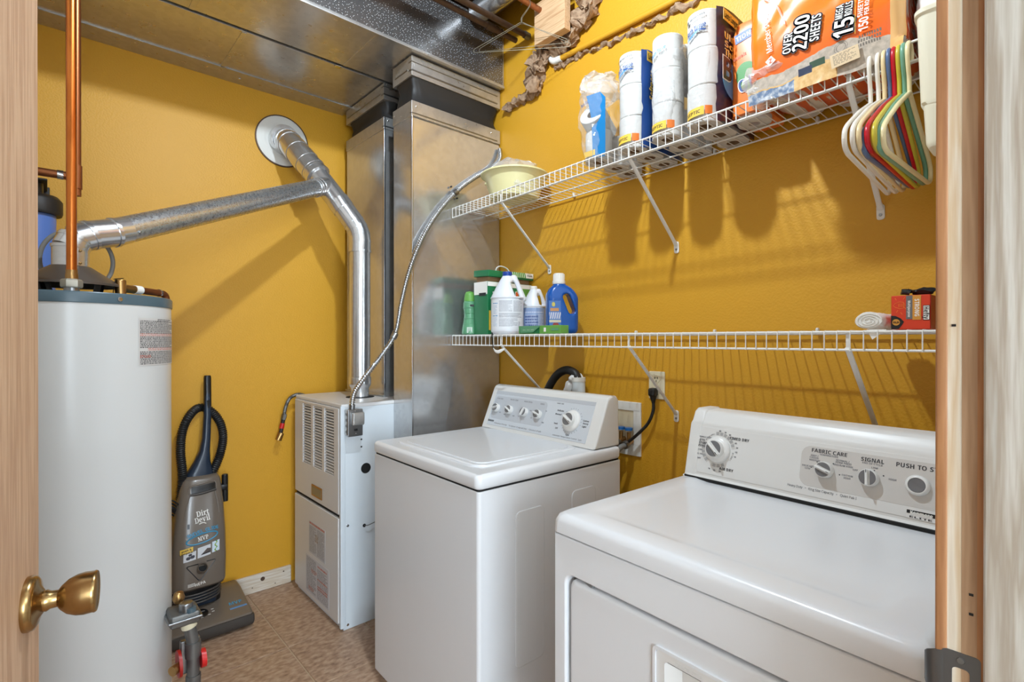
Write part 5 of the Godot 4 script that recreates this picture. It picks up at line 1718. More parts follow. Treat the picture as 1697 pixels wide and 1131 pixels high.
	for d in [["TIMED DRY", -0.186, 0.045, 0.0105, 0], ["AUTO", -0.296, 0.028, 0.0085, 0], ["MOISTURE", -0.298, 0.02, 0.0085, 0], ["SENSING", -0.298, 0.012, 0.0085, 0], ["AIR DRY", -0.212, -0.042, 0.0105, 0], ["FABRIC CARE", 0.036, 0.047, 0.0125, 0], ["SIGNAL", 0.125, 0.044, 0.0125, 0], ["PUSH TO START", 0.218, 0.044, 0.0135, 0]]:
		text(con, d[0], d[3], at.call(d[1], d[2], 0.0016), M.ink)
	for d in [["WRINKLE GUARD", -0.285, 0.037], ["LESS DRY", -0.3, 0.0], ["NORMAL DRY", -0.303, -0.012], ["MORE DRY", -0.305, -0.024], ["80", -0.243, 0.06], ["70", -0.227, 0.058], ["60", -0.213, 0.053], ["50", -0.201, 0.044], ["40", -0.194, 0.033], ["30", -0.189, 0.021], ["20", -0.19, 0.009], ["10", -0.192, -0.004], ["10", -0.262, -0.048], ["20", -0.246, -0.05], ["30", -0.23, -0.05], ["TEMPERATURE", 0.036, 0.039], ["END OF CYCLE", 0.125, 0.036], ["KNIT /", 0.005, 0.034], ["CASUAL", 0.005, 0.029], ["MEDIUM", 0.006, 0.023], ["NORMAL /", 0.066, 0.032], ["PERM PRESS", 0.068, 0.027], ["MEDIUM HIGH", 0.068, 0.021], ["DELICATE", -0.008, 0.007], ["LOW", -0.008, 0.001], ["COTTON", 0.078, 0.0], ["HIGH", 0.078, -0.006], ["LOW", 0.13, 0.028], ["OFF", 0.093, 0.016], ["HIGH", 0.165, 0.009]]:
		text(con, d[0], 0.0058, at.call(d[1], d[2], 0.0016), M.ink_soft)
	for d in [[0.012, 0.02], [0.047, 0.022], [0.0, 0.005], [0.062, -0.001], [0.13, 0.022], [0.148, 0.014]]:
		part(con, "dot", lathe([Vector2(0, 0), Vector2(0.0016, 0), Vector2(0, 0.0005)], 10, Transform3D(pn.basis * Basis(V(1, 0, 0), PI / 2), at.call(d[0], d[1], 0.0014).origin)), M.ink)
	text(con, "Heavy Duty   •   King Size Capacity   •   Quiet Pak I", 0.008, at.call(0.025, -0.047, 0.0014), M.ink_soft, font, 0.15)
	var lg := part(con, "brand_plate", extrude([Vector2(-0.025, -0.009), Vector2(0.025, -0.009), Vector2(0.025, 0.009), Vector2(-0.025, 0.009)], 0.0012, 0.0003, at.call(0.218, -0.055, 0.0006)), M.knob_white)
	part(lg, "logo_bar", extrude([Vector2(-0.024, 0.001), Vector2(-0.018, 0.001), Vector2(-0.017, 0.004), Vector2(0.017, 0.004), Vector2(0.021, 0.0), Vector2(0.024, 0.0), Vector2(0.024, 0.008), Vector2(-0.024, 0.008)], 0.0006, 0.0, at.call(0.218, -0.055, 0.0019)), M.ink_black)
	text(lg, "Kenmore", 0.0105, at.call(0.219, -0.0515, 0.0029), M.print_white, null, 0.038)
	text(lg, "ELITE", 0.0055, at.call(0.218, -0.0605, 0.002), M.ink, null, 0.038)


# ---------------------------------------------------------------- wire shelves
const SX0 := 1.465
const SX1 := 1.766
const LOW_Y := 1.332
const TILT := 0.0245


# height of the upper shelf's deck
func deck(z: float) -> float:
	return 1.9475 + TILT * (z + 2.05)


func wire_shelf(label: String, tilt: float, y: float) -> void:
	var zl := -2.05
	var zr := -0.125
	var t := thing("wire_shelf", label, "shelf", V(SX1, y, zl))
	t.rotation.x = -atan(tilt)
	var L := zr - zl
	var dx := SX0 - SX1
	part(t, "front_rail", tube([V(dx, -0.0025, 0), V(dx, -0.0025, L)], 0.003, 10), M.wire_white)
	part(t, "lip_rail", tube([V(dx, -0.047, 0), V(dx, -0.047, L)], 0.003, 10), M.wire_white)
	part(t, "back_rail", tube([V(0, -0.0045, 0), V(0, -0.0045, L)], 0.003, 10), M.wire_white)
	for x in [-0.196, -0.092]:
		part(t, "cross_rail", tube([V(x, -0.0045, 0), V(x, -0.0045, L)], 0.003, 10), M.wire_white)
	var wire := tube(rounded([V(0.001, 0.0, 0), V(dx - 0.004, 0.0005, 0), V(dx - 0.004, -0.05, 0)], 0.006, 3), 0.0015, 6).mesh()
	var n := int(L / 0.028)
	for k in n + 1:
		var o := mi("deck_wire", wire, M.wire_white, t)
		o.position = V(0, 0, 0.004 + k * (L - 0.008) / n)
	var inv := whole(t).affine_inverse()
	for z in [-1.70, -1.035, -0.39]:
		var yy: float = y + tilt * (z - zl)
		var b := part(t, "bracket", bar(Sh.new(), inv * V(SX0 + 0.004, yy - 0.042, z), inv * V(XR - 0.014, yy - 0.296, z), 0.014, 0.007, V(0, 0, 1), 0.0025), M.wire_white)
		part(b, "bracket_hook", bar(Sh.new(), inv * V(SX0 + 0.006, yy - 0.046, z), inv * V(SX0 + 0.0055, yy - 0.006, z), 0.008, 0.003, V(0, 0, 1)), M.wire_white)
		part(b, "foot_plate", extrude(rrect(0.02, 0.044, 0.007, 4), 0.004, 0.001, frame(inv * V(XR - 0.001, yy - 0.312, z), V(0, 0, 1), V(0, 1, 0)).translated_local(V(0, 0, 0))), M.wire_white)
		part(b, "foot_bend", bar(Sh.new(), inv * V(XR - 0.02, yy - 0.290, z), inv * V(XR - 0.004, yy - 0.306, z), 0.015, 0.005, V(0, 0, 1)), M.wire_white)
		part(b, "screw", lathe([Vector2(0.0045, 0), Vector2(0.004, 0.002), Vector2(0, 0.0025)], 10, along(inv * V(XR - 0.005, yy - 0.32, z), V(-1, 0, 0))), M.steel)
	for k in 6:
		var z := 0.18 + 0.33 * k
		part(t, "wall_clip", box(Sh.new(), V(0.003, 0.004, z), V(0.016, 0.022, 0.009), 0.003), M.wire_white)


func shelves() -> void:
	wire_shelf("upper white wire shelf loaded with paper packs under the ceiling", TILT, deck(-2.05))
	wire_shelf("lower white wire shelf carrying jugs and boxes above the washer and dryer", 0.0, LOW_Y)


# ---------------------------------------------------------------- goods on the lower shelf
func lower_goods() -> void:
	var y := LOW_Y + 0.0025
	# hourglass bottle
	var t := thing("scent_bottle", "small green hourglass bottle, leftmost thing on the lower shelf", "bottle", V(1.503, y, -1.963))
	part(t, "bottle", lathe([Vector2(0, 0), Vector2(0.036, 0), Vector2(0.039, 0.006), Vector2(0.037, 0.03), Vector2(0.031, 0.06), Vector2(0.0275, 0.085), Vector2(0.0285, 0.11), Vector2(0.032, 0.13), Vector2(0.031, 0.15), Vector2(0.027, 0.158), Vector2(0, 0.158)], 32), M.bottle_green, 70.0)
	part(t, "cap", lathe([Vector2(0.027, 0.156), Vector2(0.0275, 0.17), Vector2(0.024, 0.19), Vector2(0.018, 0.203), Vector2(0, 0.207)], 28), M.box_lightgreen, 70.0)
	for h in [0.05, 0.075, 0.10, 0.125]:
		var r := 0.0325 if h < 0.06 else (0.0292 if h < 0.11 else 0.0322)
		part(t, "ring", lathe([Vector2(r, h), Vector2(r + 0.0012, h + 0.0015), Vector2(r, h + 0.003)], 28), M.bottle_green)
	var f := V(-0.57, 0, 0.82)
	var barc := print_block(40, 40, rgb(196, 214, 200), [[8, 32, 6, 34, 3, rgb(60, 80, 70)]], 15)
	part(t, "barcode_label", sheet(f * 0.0385 + V(-0.012, 0.008, -0.01) * 1.0 + f.cross(V(0, 1, 0)) * 0.0, V(0.82, 0, 0.57) * 0.026, V(0, 0.027, 0)), tex_mat("bottle_barcode", barc))
	part(t, "top_label", sheet(f * 0.0325 + V(0.0, 0.133, 0.0), V(0.82, 0, 0.57) * 0.018, V(0, 0.009, 0)), M.ink_black)
	# tall green carton standing across the shelf, its lid ajar
	t = thing("detergent_box", "tall green and white detergent carton with its lid standing open", "box", V(1.635, y, -1.87), PI / 2)
	part(t, "carton", box(Sh.new(), V(0, 0.122, 0), V(0.1, 0.244, 0.28), 0.003), M.box_green)
	part(t, "white_top", sheet(V(-0.0506, 0.222, -0.139), V(0, 0, 0.278), V(0, 0.02, 0)), M.print_white)
	part(t, "white_end", sheet(V(0.048, 0.185, -0.1406), V(-0.097, 0, 0), V(0, 0.058, 0)), M.print_white)
	part(t, "white_end_logo", sheet(V(0.01, 0.178, -0.1412), V(-0.05, 0, 0), V(0, 0.014, 0)), M.ink_black)
	part(t, "yellow_stripe", sheet(V(-0.0506, 0.02, -0.132), V(0, 0, 0.03), V(0, 0.09, 0)), M.label_yellow)
	part(t, "star_mark", sheet(V(-0.0506, 0.19, -0.11), V(0, 0, 0.008), V(0, 0.008, 0)), M.print_white)
	part(t, "green_swirl", extrude(circle(0.05, 24, Vector2.ZERO, 1.1), 0.0006, 0.0, frame(V(-0.0504, 0.185, 0.085), V(0, 0, 1), V(0, 1, 0))), M.box_lightgreen)
	text(t, "n", 0.11, frame(V(-0.0514, 0.185, 0.055), V(0, 0, 1), V(0, 1, 0)), M.print_white)
	text(t, "n", 0.095, frame(V(-0.052, 0.185, 0.055), V(0, 0, 1), V(0, 1, 0)), M.print_orange)
	var lid := part(t, "lid", box(Sh.new(), V(-0.006, 0.282, 0.0), V(0.112, 0.03, 0.286), 0.003, Basis(V(0, 0, 1), 0.05)), M.box_green)
	part(lid, "lid_burst", sheet(V(-0.0634, 0.273, 0.0), V(0, 0, 0.085), V(0.0012, 0.024, 0)), M.box_lightgreen)
	for k in 7:
		part(lid, "ray", sheet(V(-0.0641, 0.273, 0.008 + 0.011 * k), V(0, 0, 0.0025), V(0.0012, 0.024, (k - 3) * 0.003)), M.print_white)
	part(lid, "lid_label", sheet(V(-0.0641, 0.273, 0.088), V(0, 0, 0.05), V(0.0012, 0.024, 0)), M.print_white)
	text(lid, "fresh", 0.014, frame(V(-0.0646, 0.285, 0.113), V(0, 0, 1), V(0, 1, 0)), M.ink_soft)
	part(lid, "lid_underside", box(Sh.new(), V(0.0, 0.256, 0), V(0.085, 0.026, 0.262), 0.002), M.cardboard)
	part(t, "carry_strap", tube(smooth([V(-0.03, 0.295, -0.075), V(-0.035, 0.313, -0.07), V(-0.03, 0.322, -0.04), V(-0.025, 0.315, 0.0), V(-0.025, 0.295, 0.02)], 6), 0.003, 8), M.plastic_white)
	# the two jugs, cut out of a field so that their handles stand free
	jug("white bleach jug with a blue cap and printed back label", V(1.538, y, -1.733), 0.073, 0.28, M.jug_white, M.cap_blue, true)
	jug("smaller white jug with bluish contents and white cap behind the flat green box", V(1.672, y, -1.70), 0.055, 0.222, M.jug_white, M.plastic_white, false)
	# blue detergent bottle with a handle hole
	t = thing("detergent_bottle", "blue detergent bottle with handle hole and white cap", "bottle", V(1.64, y, -1.497), deg_to_rad(-36.0))
	var body := func(p: Vector3) -> float:
		# local x right along the broad face, z towards the viewer
		var top := clampf((p.y - 0.15) / 0.06, 0.0, 1.0)
		var wx := lerpf(0.067, 0.032, top * top)
		var d := sd_box(p, V(0.0 - 0.008 * top, 0.108, 0), V(wx, 0.108, lerpf(0.042, 0.028, top)), 0.024)
		d = smin(d, sd_cap(p, V(-0.012, 0.20, 0), V(-0.012, 0.226, 0), 0.024), 0.012)
		var hole := sd_cap(V(p.x, p.y, 0), V(0.014, 0.155, 0), V(0.036, 0.10, 0), 0.0155)
		return -smin(-d, hole, 0.008)
	part(t, "bottle", nets(body, V(-0.08, -0.01, -0.055), V(0.08, 0.235, 0.055), 0.0042), M.bottle_blue, 80.0)
	part(t, "cap", lathe([Vector2(0.026, 0.213), Vector2(0.0275, 0.216), Vector2(0.0275, 0.227), Vector2(0.0245, 0.23), Vector2(0.0235, 0.256), Vector2(0.02, 0.259), Vector2(0, 0.259)], 32, Transform3D(Basis(), V(-0.012, 0, 0))), M.plastic_white)
	for k in 20:
		var a := TAU * k / 20
		part(t, "cap_rib", bar(Sh.new(), V(-0.012 + cos(a) * 0.0243, 0.231, sin(a) * 0.0243), V(-0.012 + cos(a) * 0.0236, 0.255, sin(a) * 0.0236), 0.002, 0.002), M.plastic_white)
	var lb := Image.create(48, 80, false, Image.FORMAT_RGB8)
	lb.fill(rgb(70, 116, 186))
	for yy in 80:
		for x in 48:
			var p := Vector2(x, yy)
			if p.distance_to(Vector2(18, 10)) < 7:
				lb.set_pixel(x, yy, rgb(206, 190, 96))
			elif yy > 20 and yy < 30 and absf(p.x - 22) < 18:
				lb.set_pixel(x, yy, rgb(190, 120, 60) if (x + yy) % 5 else rgb(236, 222, 190))
			elif yy > 32 and yy < 52 and (x + yy / 3) % 9 < 6:
				lb.set_pixel(x, yy, rgb(206, 206, 220))
			elif yy > 54 and yy < 62:
				lb.set_pixel(x, yy, rgb(216, 208, 180))
			elif yy > 62 and p.distance_to(Vector2(26, 74)) < 14:
				lb.set_pixel(x, yy, rgb(186, 70, 60) if (x * 3 + yy) % 11 < 8 else rgb(60, 40, 40))
	part(t, "front_label", sheet(V(-0.061, 0.022, 0.0418), V(0.05, 0, 0.0), V(-0.002, 0.118, 0.0)), tex_mat("detergent_label", ImageTexture.create_from_image(lb)))
	# flat green box with torn flap, lying in front
	t = thing("bag_carton", "flat bright green carton with a torn flap on the shelf edge", "box", V(1.503, y, -1.475))
	part(t, "carton", box(Sh.new(), V(0, 0.0165, 0.0), V(0.05, 0.033, 0.236), 0.0015), M.box_lightgreen)
	part(t, "green_end", sheet(V(-0.0253, 0.002, -0.112), V(0, 0, 0.118), V(0, 0.029, 0)), M.box_green)
	part(t, "torn_flap", extrude([Vector2(-0.105, 0.004), Vector2(-0.03, 0.006), Vector2(0.018, 0.033), Vector2(-0.105, 0.033)], 0.0012, 0.0, frame(V(-0.0262, 0.0, 0.0), V(0, 0, 1), V(-0.12, 1, 0))), M.bottle_green)
	for k in 3:
		part(t, "triangle_mark", tube([V(-0.0285, 0.016, -0.088 + 0.024 * k), V(-0.0289, 0.028, -0.08 + 0.024 * k), V(-0.0285, 0.016, -0.072 + 0.024 * k)], 0.0012, 5, true), M.print_white)
	part(t, "print_mark", sheet(V(-0.0256, 0.008, 0.03), V(0, 0, 0.012), V(0, 0.016, 0)), M.print_white)
	part(t, "print_mark", sheet(V(-0.0256, 0.012, 0.07), V(0, 0, 0.04), V(0, 0.01, 0)), M.bottle_green)
	# loose tag hooked on the lip
	t = thing("hanging_tag", "small white paper tag on a black wire at the shelf lip", "tag", V(1.459, 1.27, -1.735))
	wpart(t, "wire", tube(smooth([V(1.465, 1.325, -1.742), V(1.459, 1.341, -1.745), V(1.455, 1.332, -1.742), V(1.4575, 1.30, -1.738), V(1.457, 1.272, -1.735)], 5), 0.0022, 6), M.ink_black)
	wpart(t, "paper_curl", tube(smooth([V(1.457, 1.275, -1.735), V(1.456, 1.262, -1.72), V(1.456, 1.258, -1.70), V(1.457, 1.266, -1.675), V(1.458, 1.272, -1.66)], 5), func(l): return 0.0015 + 0.006 * sin(clampf(l / 0.09, 0, 1) * PI), 8, false, 0.3), M.print_white)
	# folded white bag roll
	t = thing("bag_roll", "rolled white plastic bags beside the orange box", "bag roll", V(1.60, y, -0.35))
	var rings := []
	var n := FastNoiseLite.new()
	n.seed = 8
	n.frequency = 30.0
	for k in 16:
		var x := -0.115 + 0.22 * k / 15.0
		var r := PackedVector3Array()
		for i in 28:
			var a := TAU * i / 28
			var p := V(x, 0.022 + sin(a) * 0.0215, cos(a) * 0.032)
			var e := 1.0 if k > 0 and k < 15 else 0.86
			r.append(V(p.x, 0.022 + (p.y - 0.022) * e + n.get_noise_3dv(p) * 0.003, p.z * e + n.get_noise_3dv(p + V(3, 0, 0)) * 0.003))
		rings.append(r)
	part(t, "roll", loft(Sh.new(), rings), M.print_white, 70.0)
	var sp := []
	for k in 60:
		var a := k * 0.34
		var q := 1.0 - k / 66.0
		sp.append(V(-0.1165, 0.022 + sin(a) * 0.018 * q, cos(a) * 0.027 * q))
	part(t, "coil_edge", tube(sp, 0.0011, 5), M.print_white)
	part(t, "loose_end", extrude([Vector2(-0.006, 0.0), Vector2(0.034, 0.0), Vector2(0.02, -0.012), Vector2(0.006, -0.024)], 0.0012, 0.0, frame(V(-0.132, 0.0, 0.006), V(0, 0, 1), V(0, 1, 0))), M.print_white)
	# orange bag box
	t = thing("bag_box", "orange red trash bag box at the right end of the lower shelf", "box", V(1.59, y, -0.271))
	part(t, "carton", box(Sh.new(), V(0, 0.04, 0), V(0.18, 0.08, 0.074), 0.0015), M.box_red)
	part(t, "dark_side", sheet(V(-0.089, 0.001, 0.0371), V(0.178, 0, 0), V(0, 0.078, 0)), M.box_darkred)
	var fc := func(u: float, v: float, off := 0.0003) -> Vector3:
		return V(-0.09 - off, v, u)
	part(t, "gold_band", sheet(fc.call(0.004, 0.022), V(0, 0, 0.016), V(0, 0.057, 0)), M.print_gold)
	part(t, "grey_band", sheet(fc.call(-0.008, 0.024), V(0, 0, 0.0122), V(0, 0.055, 0)), M.knob_grey)
	text(t, "STRONG", 0.012, frame(fc.call(0.0125, 0.05, 0.001), V(0, -1, 0), V(0, 0, 1)), M.print_white, null, 0.04)
	text(t, "Multipurpose", 0.007, frame(fc.call(-0.002, 0.048, 0.001), V(0, -1, 0), V(0, 0, 1)), M.print_white, null, 0.038)
	var b := part(t, "brand_label", sheet(fc.call(0.0235, 0.021), V(0, 0, 0.0125), V(0, 0.034, 0)), M.ink_black)
	part(b, "brand_label_face", sheet(fc.call(0.0245, 0.0222, 0.0009), V(0, 0, 0.0105), V(0, 0.0316, 0)), M.print_white)
	text(b, "Hefty", 0.013, frame(fc.call(0.0298, 0.038, 0.0016), V(0, -1, 0), V(0, 0, 1)), M.ink_black, null, 0.028)
	var shield := []
	for q in [Vector2(0, 1.0), Vector2(0.7, 0.75), Vector2(0.85, 0.1), Vector2(0.5, -0.6), Vector2(0, -1.0), Vector2(-0.5, -0.6), Vector2(-0.85, 0.1), Vector2(-0.7, 0.75)]:
		shield.append(fc.call(-0.0215 + q.y * 0.0115, 0.057 + q.x * 0.0095, 0.0))
	part(t, "shield_mark", tube(shield, 0.0006, 5, true), M.pack_orange)
	for k in 3:
		part(t, "shield_line", box(Sh.new(), fc.call(-0.0215 + 0.004 * k, 0.057), V(0.0006, 0.008, 0.0014)), M.pack_orange)
	for q in [[-0.012, 0.073, 0.6], [-0.028, 0.072, -0.5], [-0.01, 0.05, -0.7], [-0.025, 0.043, 0.5], [-0.017, 0.038, -0.6]]:
		part(t, "spark", box(Sh.new(), fc.call(q[0], q[1]), V(0.0006, 0.006, 0.001), 0.0, Basis(V(1, 0, 0), q[2])), M.pack_orange)
	part(t, "bag_picture", extrude([Vector2(-0.037, 0.001), Vector2(-0.022, 0.001), Vector2(-0.016, 0.01), Vector2(-0.012, 0.018), Vector2(-0.018, 0.026), Vector2(-0.028, 0.032), Vector2(-0.037, 0.033)], 0.0006, 0.0, frame(V(-0.0902, 0, 0), V(0, 0, 1), V(0, 1, 0))), M.ink_black)
	part(t, "bag_badge", extrude(circle(0.0075, 20, Vector2(-0.027, 0.017)), 0.0012, 0.0, frame(V(-0.0902, 0, 0), V(0, 0, 1), V(0, 1, 0))), M.print_gold)
	text(t, "OLD", 0.006, frame(fc.call(-0.027, 0.017, 0.002), V(0, 0, 1), V(0, 1, 0)), M.ink_black)
	var bt := thing("bag_ties", "bunched black plastic bag on top of the orange box", "plastic bag", V(1.58, y + 0.08, -0.262))
	part(bt, "bunch", noisy_tube([V(-0.06, 0.008, -0.018), V(-0.05, 0.010, 0.0), V(-0.05, 0.014, 0.015), V(-0.04, 0.013, 0.026)], 0.0085, 0.012, 33), M.rubber, 40.0)
	part(bt, "bunch", noisy_tube([V(-0.066, 0.006, -0.012), V(-0.07, 0.008, -0.026)], 0.007, 0.006, 34), M.rubber, 40.0)


# a handled jug: broad body, sloping shoulder, hole beside the handle
func jug(label: String, pos: Vector3, r: float, h: float, m: Material, capm: Material, big: bool) -> void:
	var t := thing("jug", label, "jug", pos, deg_to_rad(-42.0), "")
	var hs := h * 0.58
	var f := func(p: Vector3) -> float:
		var q := Vector2(p.x, p.z).length()
		var d: float
		if p.y < hs:
			var rr := r if p.y > 0.008 else r - 0.004
			d = q - rr
		else:
			var s := clampf((p.y - hs) / (h * 0.93 - hs), 0.0, 1.0)
			d = (q - lerpf(r, r * 0.3, pow(s, 1.15))) * 0.75
		d = maxf(d, maxf(-p.y, p.y - h * 0.945))
		# hole between the neck and the handle
		var hole := sd_cap(V(p.x, p.y, 0), V(r * 0.34, h * 0.80, 0), V(r * 0.62, h * 0.60, 0), r * 0.13) if big else sd_cap(V(p.x, p.y, 0), V(r * 0.42, h * 0.78, 0), V(r * 0.55, h * 0.63, 0), r * 0.12)
		var grip := sd_cap(p, V(r * 0.42, h * 0.9, 0), V(r * 0.98, h * 0.56, 0), r * 0.2)
		var dent := maxf(sd_cap(p, V(r * 0.5, h * 0.79, r * 0.34), V(r * 0.8, h * 0.6, r * 0.44), r * 0.26), -p.z)
		var dent2 := maxf(sd_cap(p, V(r * 0.5, h * 0.79, -r * 0.34), V(r * 0.8, h * 0.6, -r * 0.44), r * 0.26), p.z)
		d = -smin(-d, minf(dent, dent2), 0.006)
		d = smin(d, grip, 0.006)
		return -smin(-d, hole, 0.004)
	part(t, "bottle", nets(f, V(-r - 0.01, -0.01, -r - 0.01), V(r + 0.02, h, r + 0.01), r / 17.0), m, 80.0)
	part(t, "cap", lathe([Vector2(0.0, h * 0.925), Vector2(r * 0.3, h * 0.925), Vector2(r * 0.3, h * 0.985), Vector2(r * 0.27, h), Vector2(0, h)], 28), capm)
	part(t, "band", lathe([Vector2(r, hs - 0.006), Vector2(r + 0.0022, hs - 0.003), Vector2(r + 0.0022, hs + 0.001), Vector2(r, hs + 0.003)], 48), m)
	# wrap-round back label
	var lab := Sh.new()
	var a0 := -1.05
	var a1 := 1.15
	var n := 20
	for i in n + 1:
		var a := lerpf(a0, a1, float(i) / n) + PI / 2 * 0.0
		for yy in [h * 0.07, h * 0.54]:
			lab.add(V(sin(a) * (r + 0.0007), yy, cos(a) * (r + 0.0007)), Vector2(float(i) / n, 1.0 if yy < h * 0.3 else 0.0))
	for i in n:
		lab.quad(i * 2, i * 2 + 2, i * 2 + 3, i * 2 + 1)
	var g := rgb(132, 136, 148)
	var bl := rgb(40, 130, 186)
	if big:
		part(t, "paper_label", lab, tex_mat("bleach_label", print_block(256, 192, rgb(232, 235, 240), [[4, 52, 20, 28, 10, bl], [4, 52, 100, 108, 10, bl], [8, 48, 34, 92, 5, rgb(170, 190, 210)], [8, 48, 112, 170, 6, rgb(170, 190, 210)], [64, 158, 6, 78, 4, g], [168, 250, 6, 78, 4, g], [64, 240, 86, 112, 5, g], [64, 200, 120, 170, 6, g], [206, 226, 140, 180, 3, rgb(90, 90, 100)]], 18), 0.4), 80.0)
	else:
		part(t, "paper_label", lab, tex_mat("jug_label", print_block(192, 160, rgb(150, 170, 208), [[16, 170, 26, 40, 14, rgb(210, 218, 234)], [24, 110, 50, 130, 10, rgb(214, 220, 236)], [120, 165, 44, 140, 9, rgb(206, 214, 232)], [20, 120, 54, 120, 20, rgb(70, 92, 150)]], 19), 0.4), 80.0)


# ---------------------------------------------------------------- goods on the upper shelf
var roll_mesh: Mesh
var core_mesh: Mesh
var towel_mesh: Mesh


# rolls standing on the deck under parent o, each with its cardboard core; p is the base in the parent's axes
func roll(o: Node3D, p: Vector3, lean := Vector3.ZERO, scale := 1.0) -> MeshInstance3D:
	var r := mi("paper_roll", roll_mesh, M.tissue, o)
	r.position = p
	r.rotation = lean
	r.scale = Vector3.ONE * scale
	mi("core", core_mesh, M.cardboard, r)
	return r


# crumpled film over a box-shaped field: the box's skin pushed about by noise
func film_hood(c: Vector3, h: Vector3, amp: float, sd: int, open_bottom := true, e := 5.0, neck := 0.0) -> Sh:
	var n := FastNoiseLite.new()
	n.seed = sd
	n.frequency = 11.0
	n.fractal_octaves = 3
	var rings := []
	var m := 16
	for k in m + 1:
		var f := float(k) / m
		var y := lerpf(-h.y, h.y, f)
		var s := 1.0
		if f > 0.72:
			s = lerpf(1.0, maxf(neck, 0.05), smoothstep(0.72, 1.0, f)) if neck > 0.0 else sqrt(maxf(0.02, 1.0 - pow((f - 0.72) / 0.28, 3.0)))
		var r := PackedVector3Array()
		for p in ring_xz(c + V(0, y, 0), h.x * s, h.z * s, 44, e):
			var q := p + V(n.get_noise_3dv(p), n.get_noise_3dv(p + V(5, 0, 0)) * 0.6, n.get_noise_3dv(p + V(0, 5, 0))) * amp
			r.append(q)
		rings.append(r)
	return loft(Sh.new(), rings, not open_bottom)


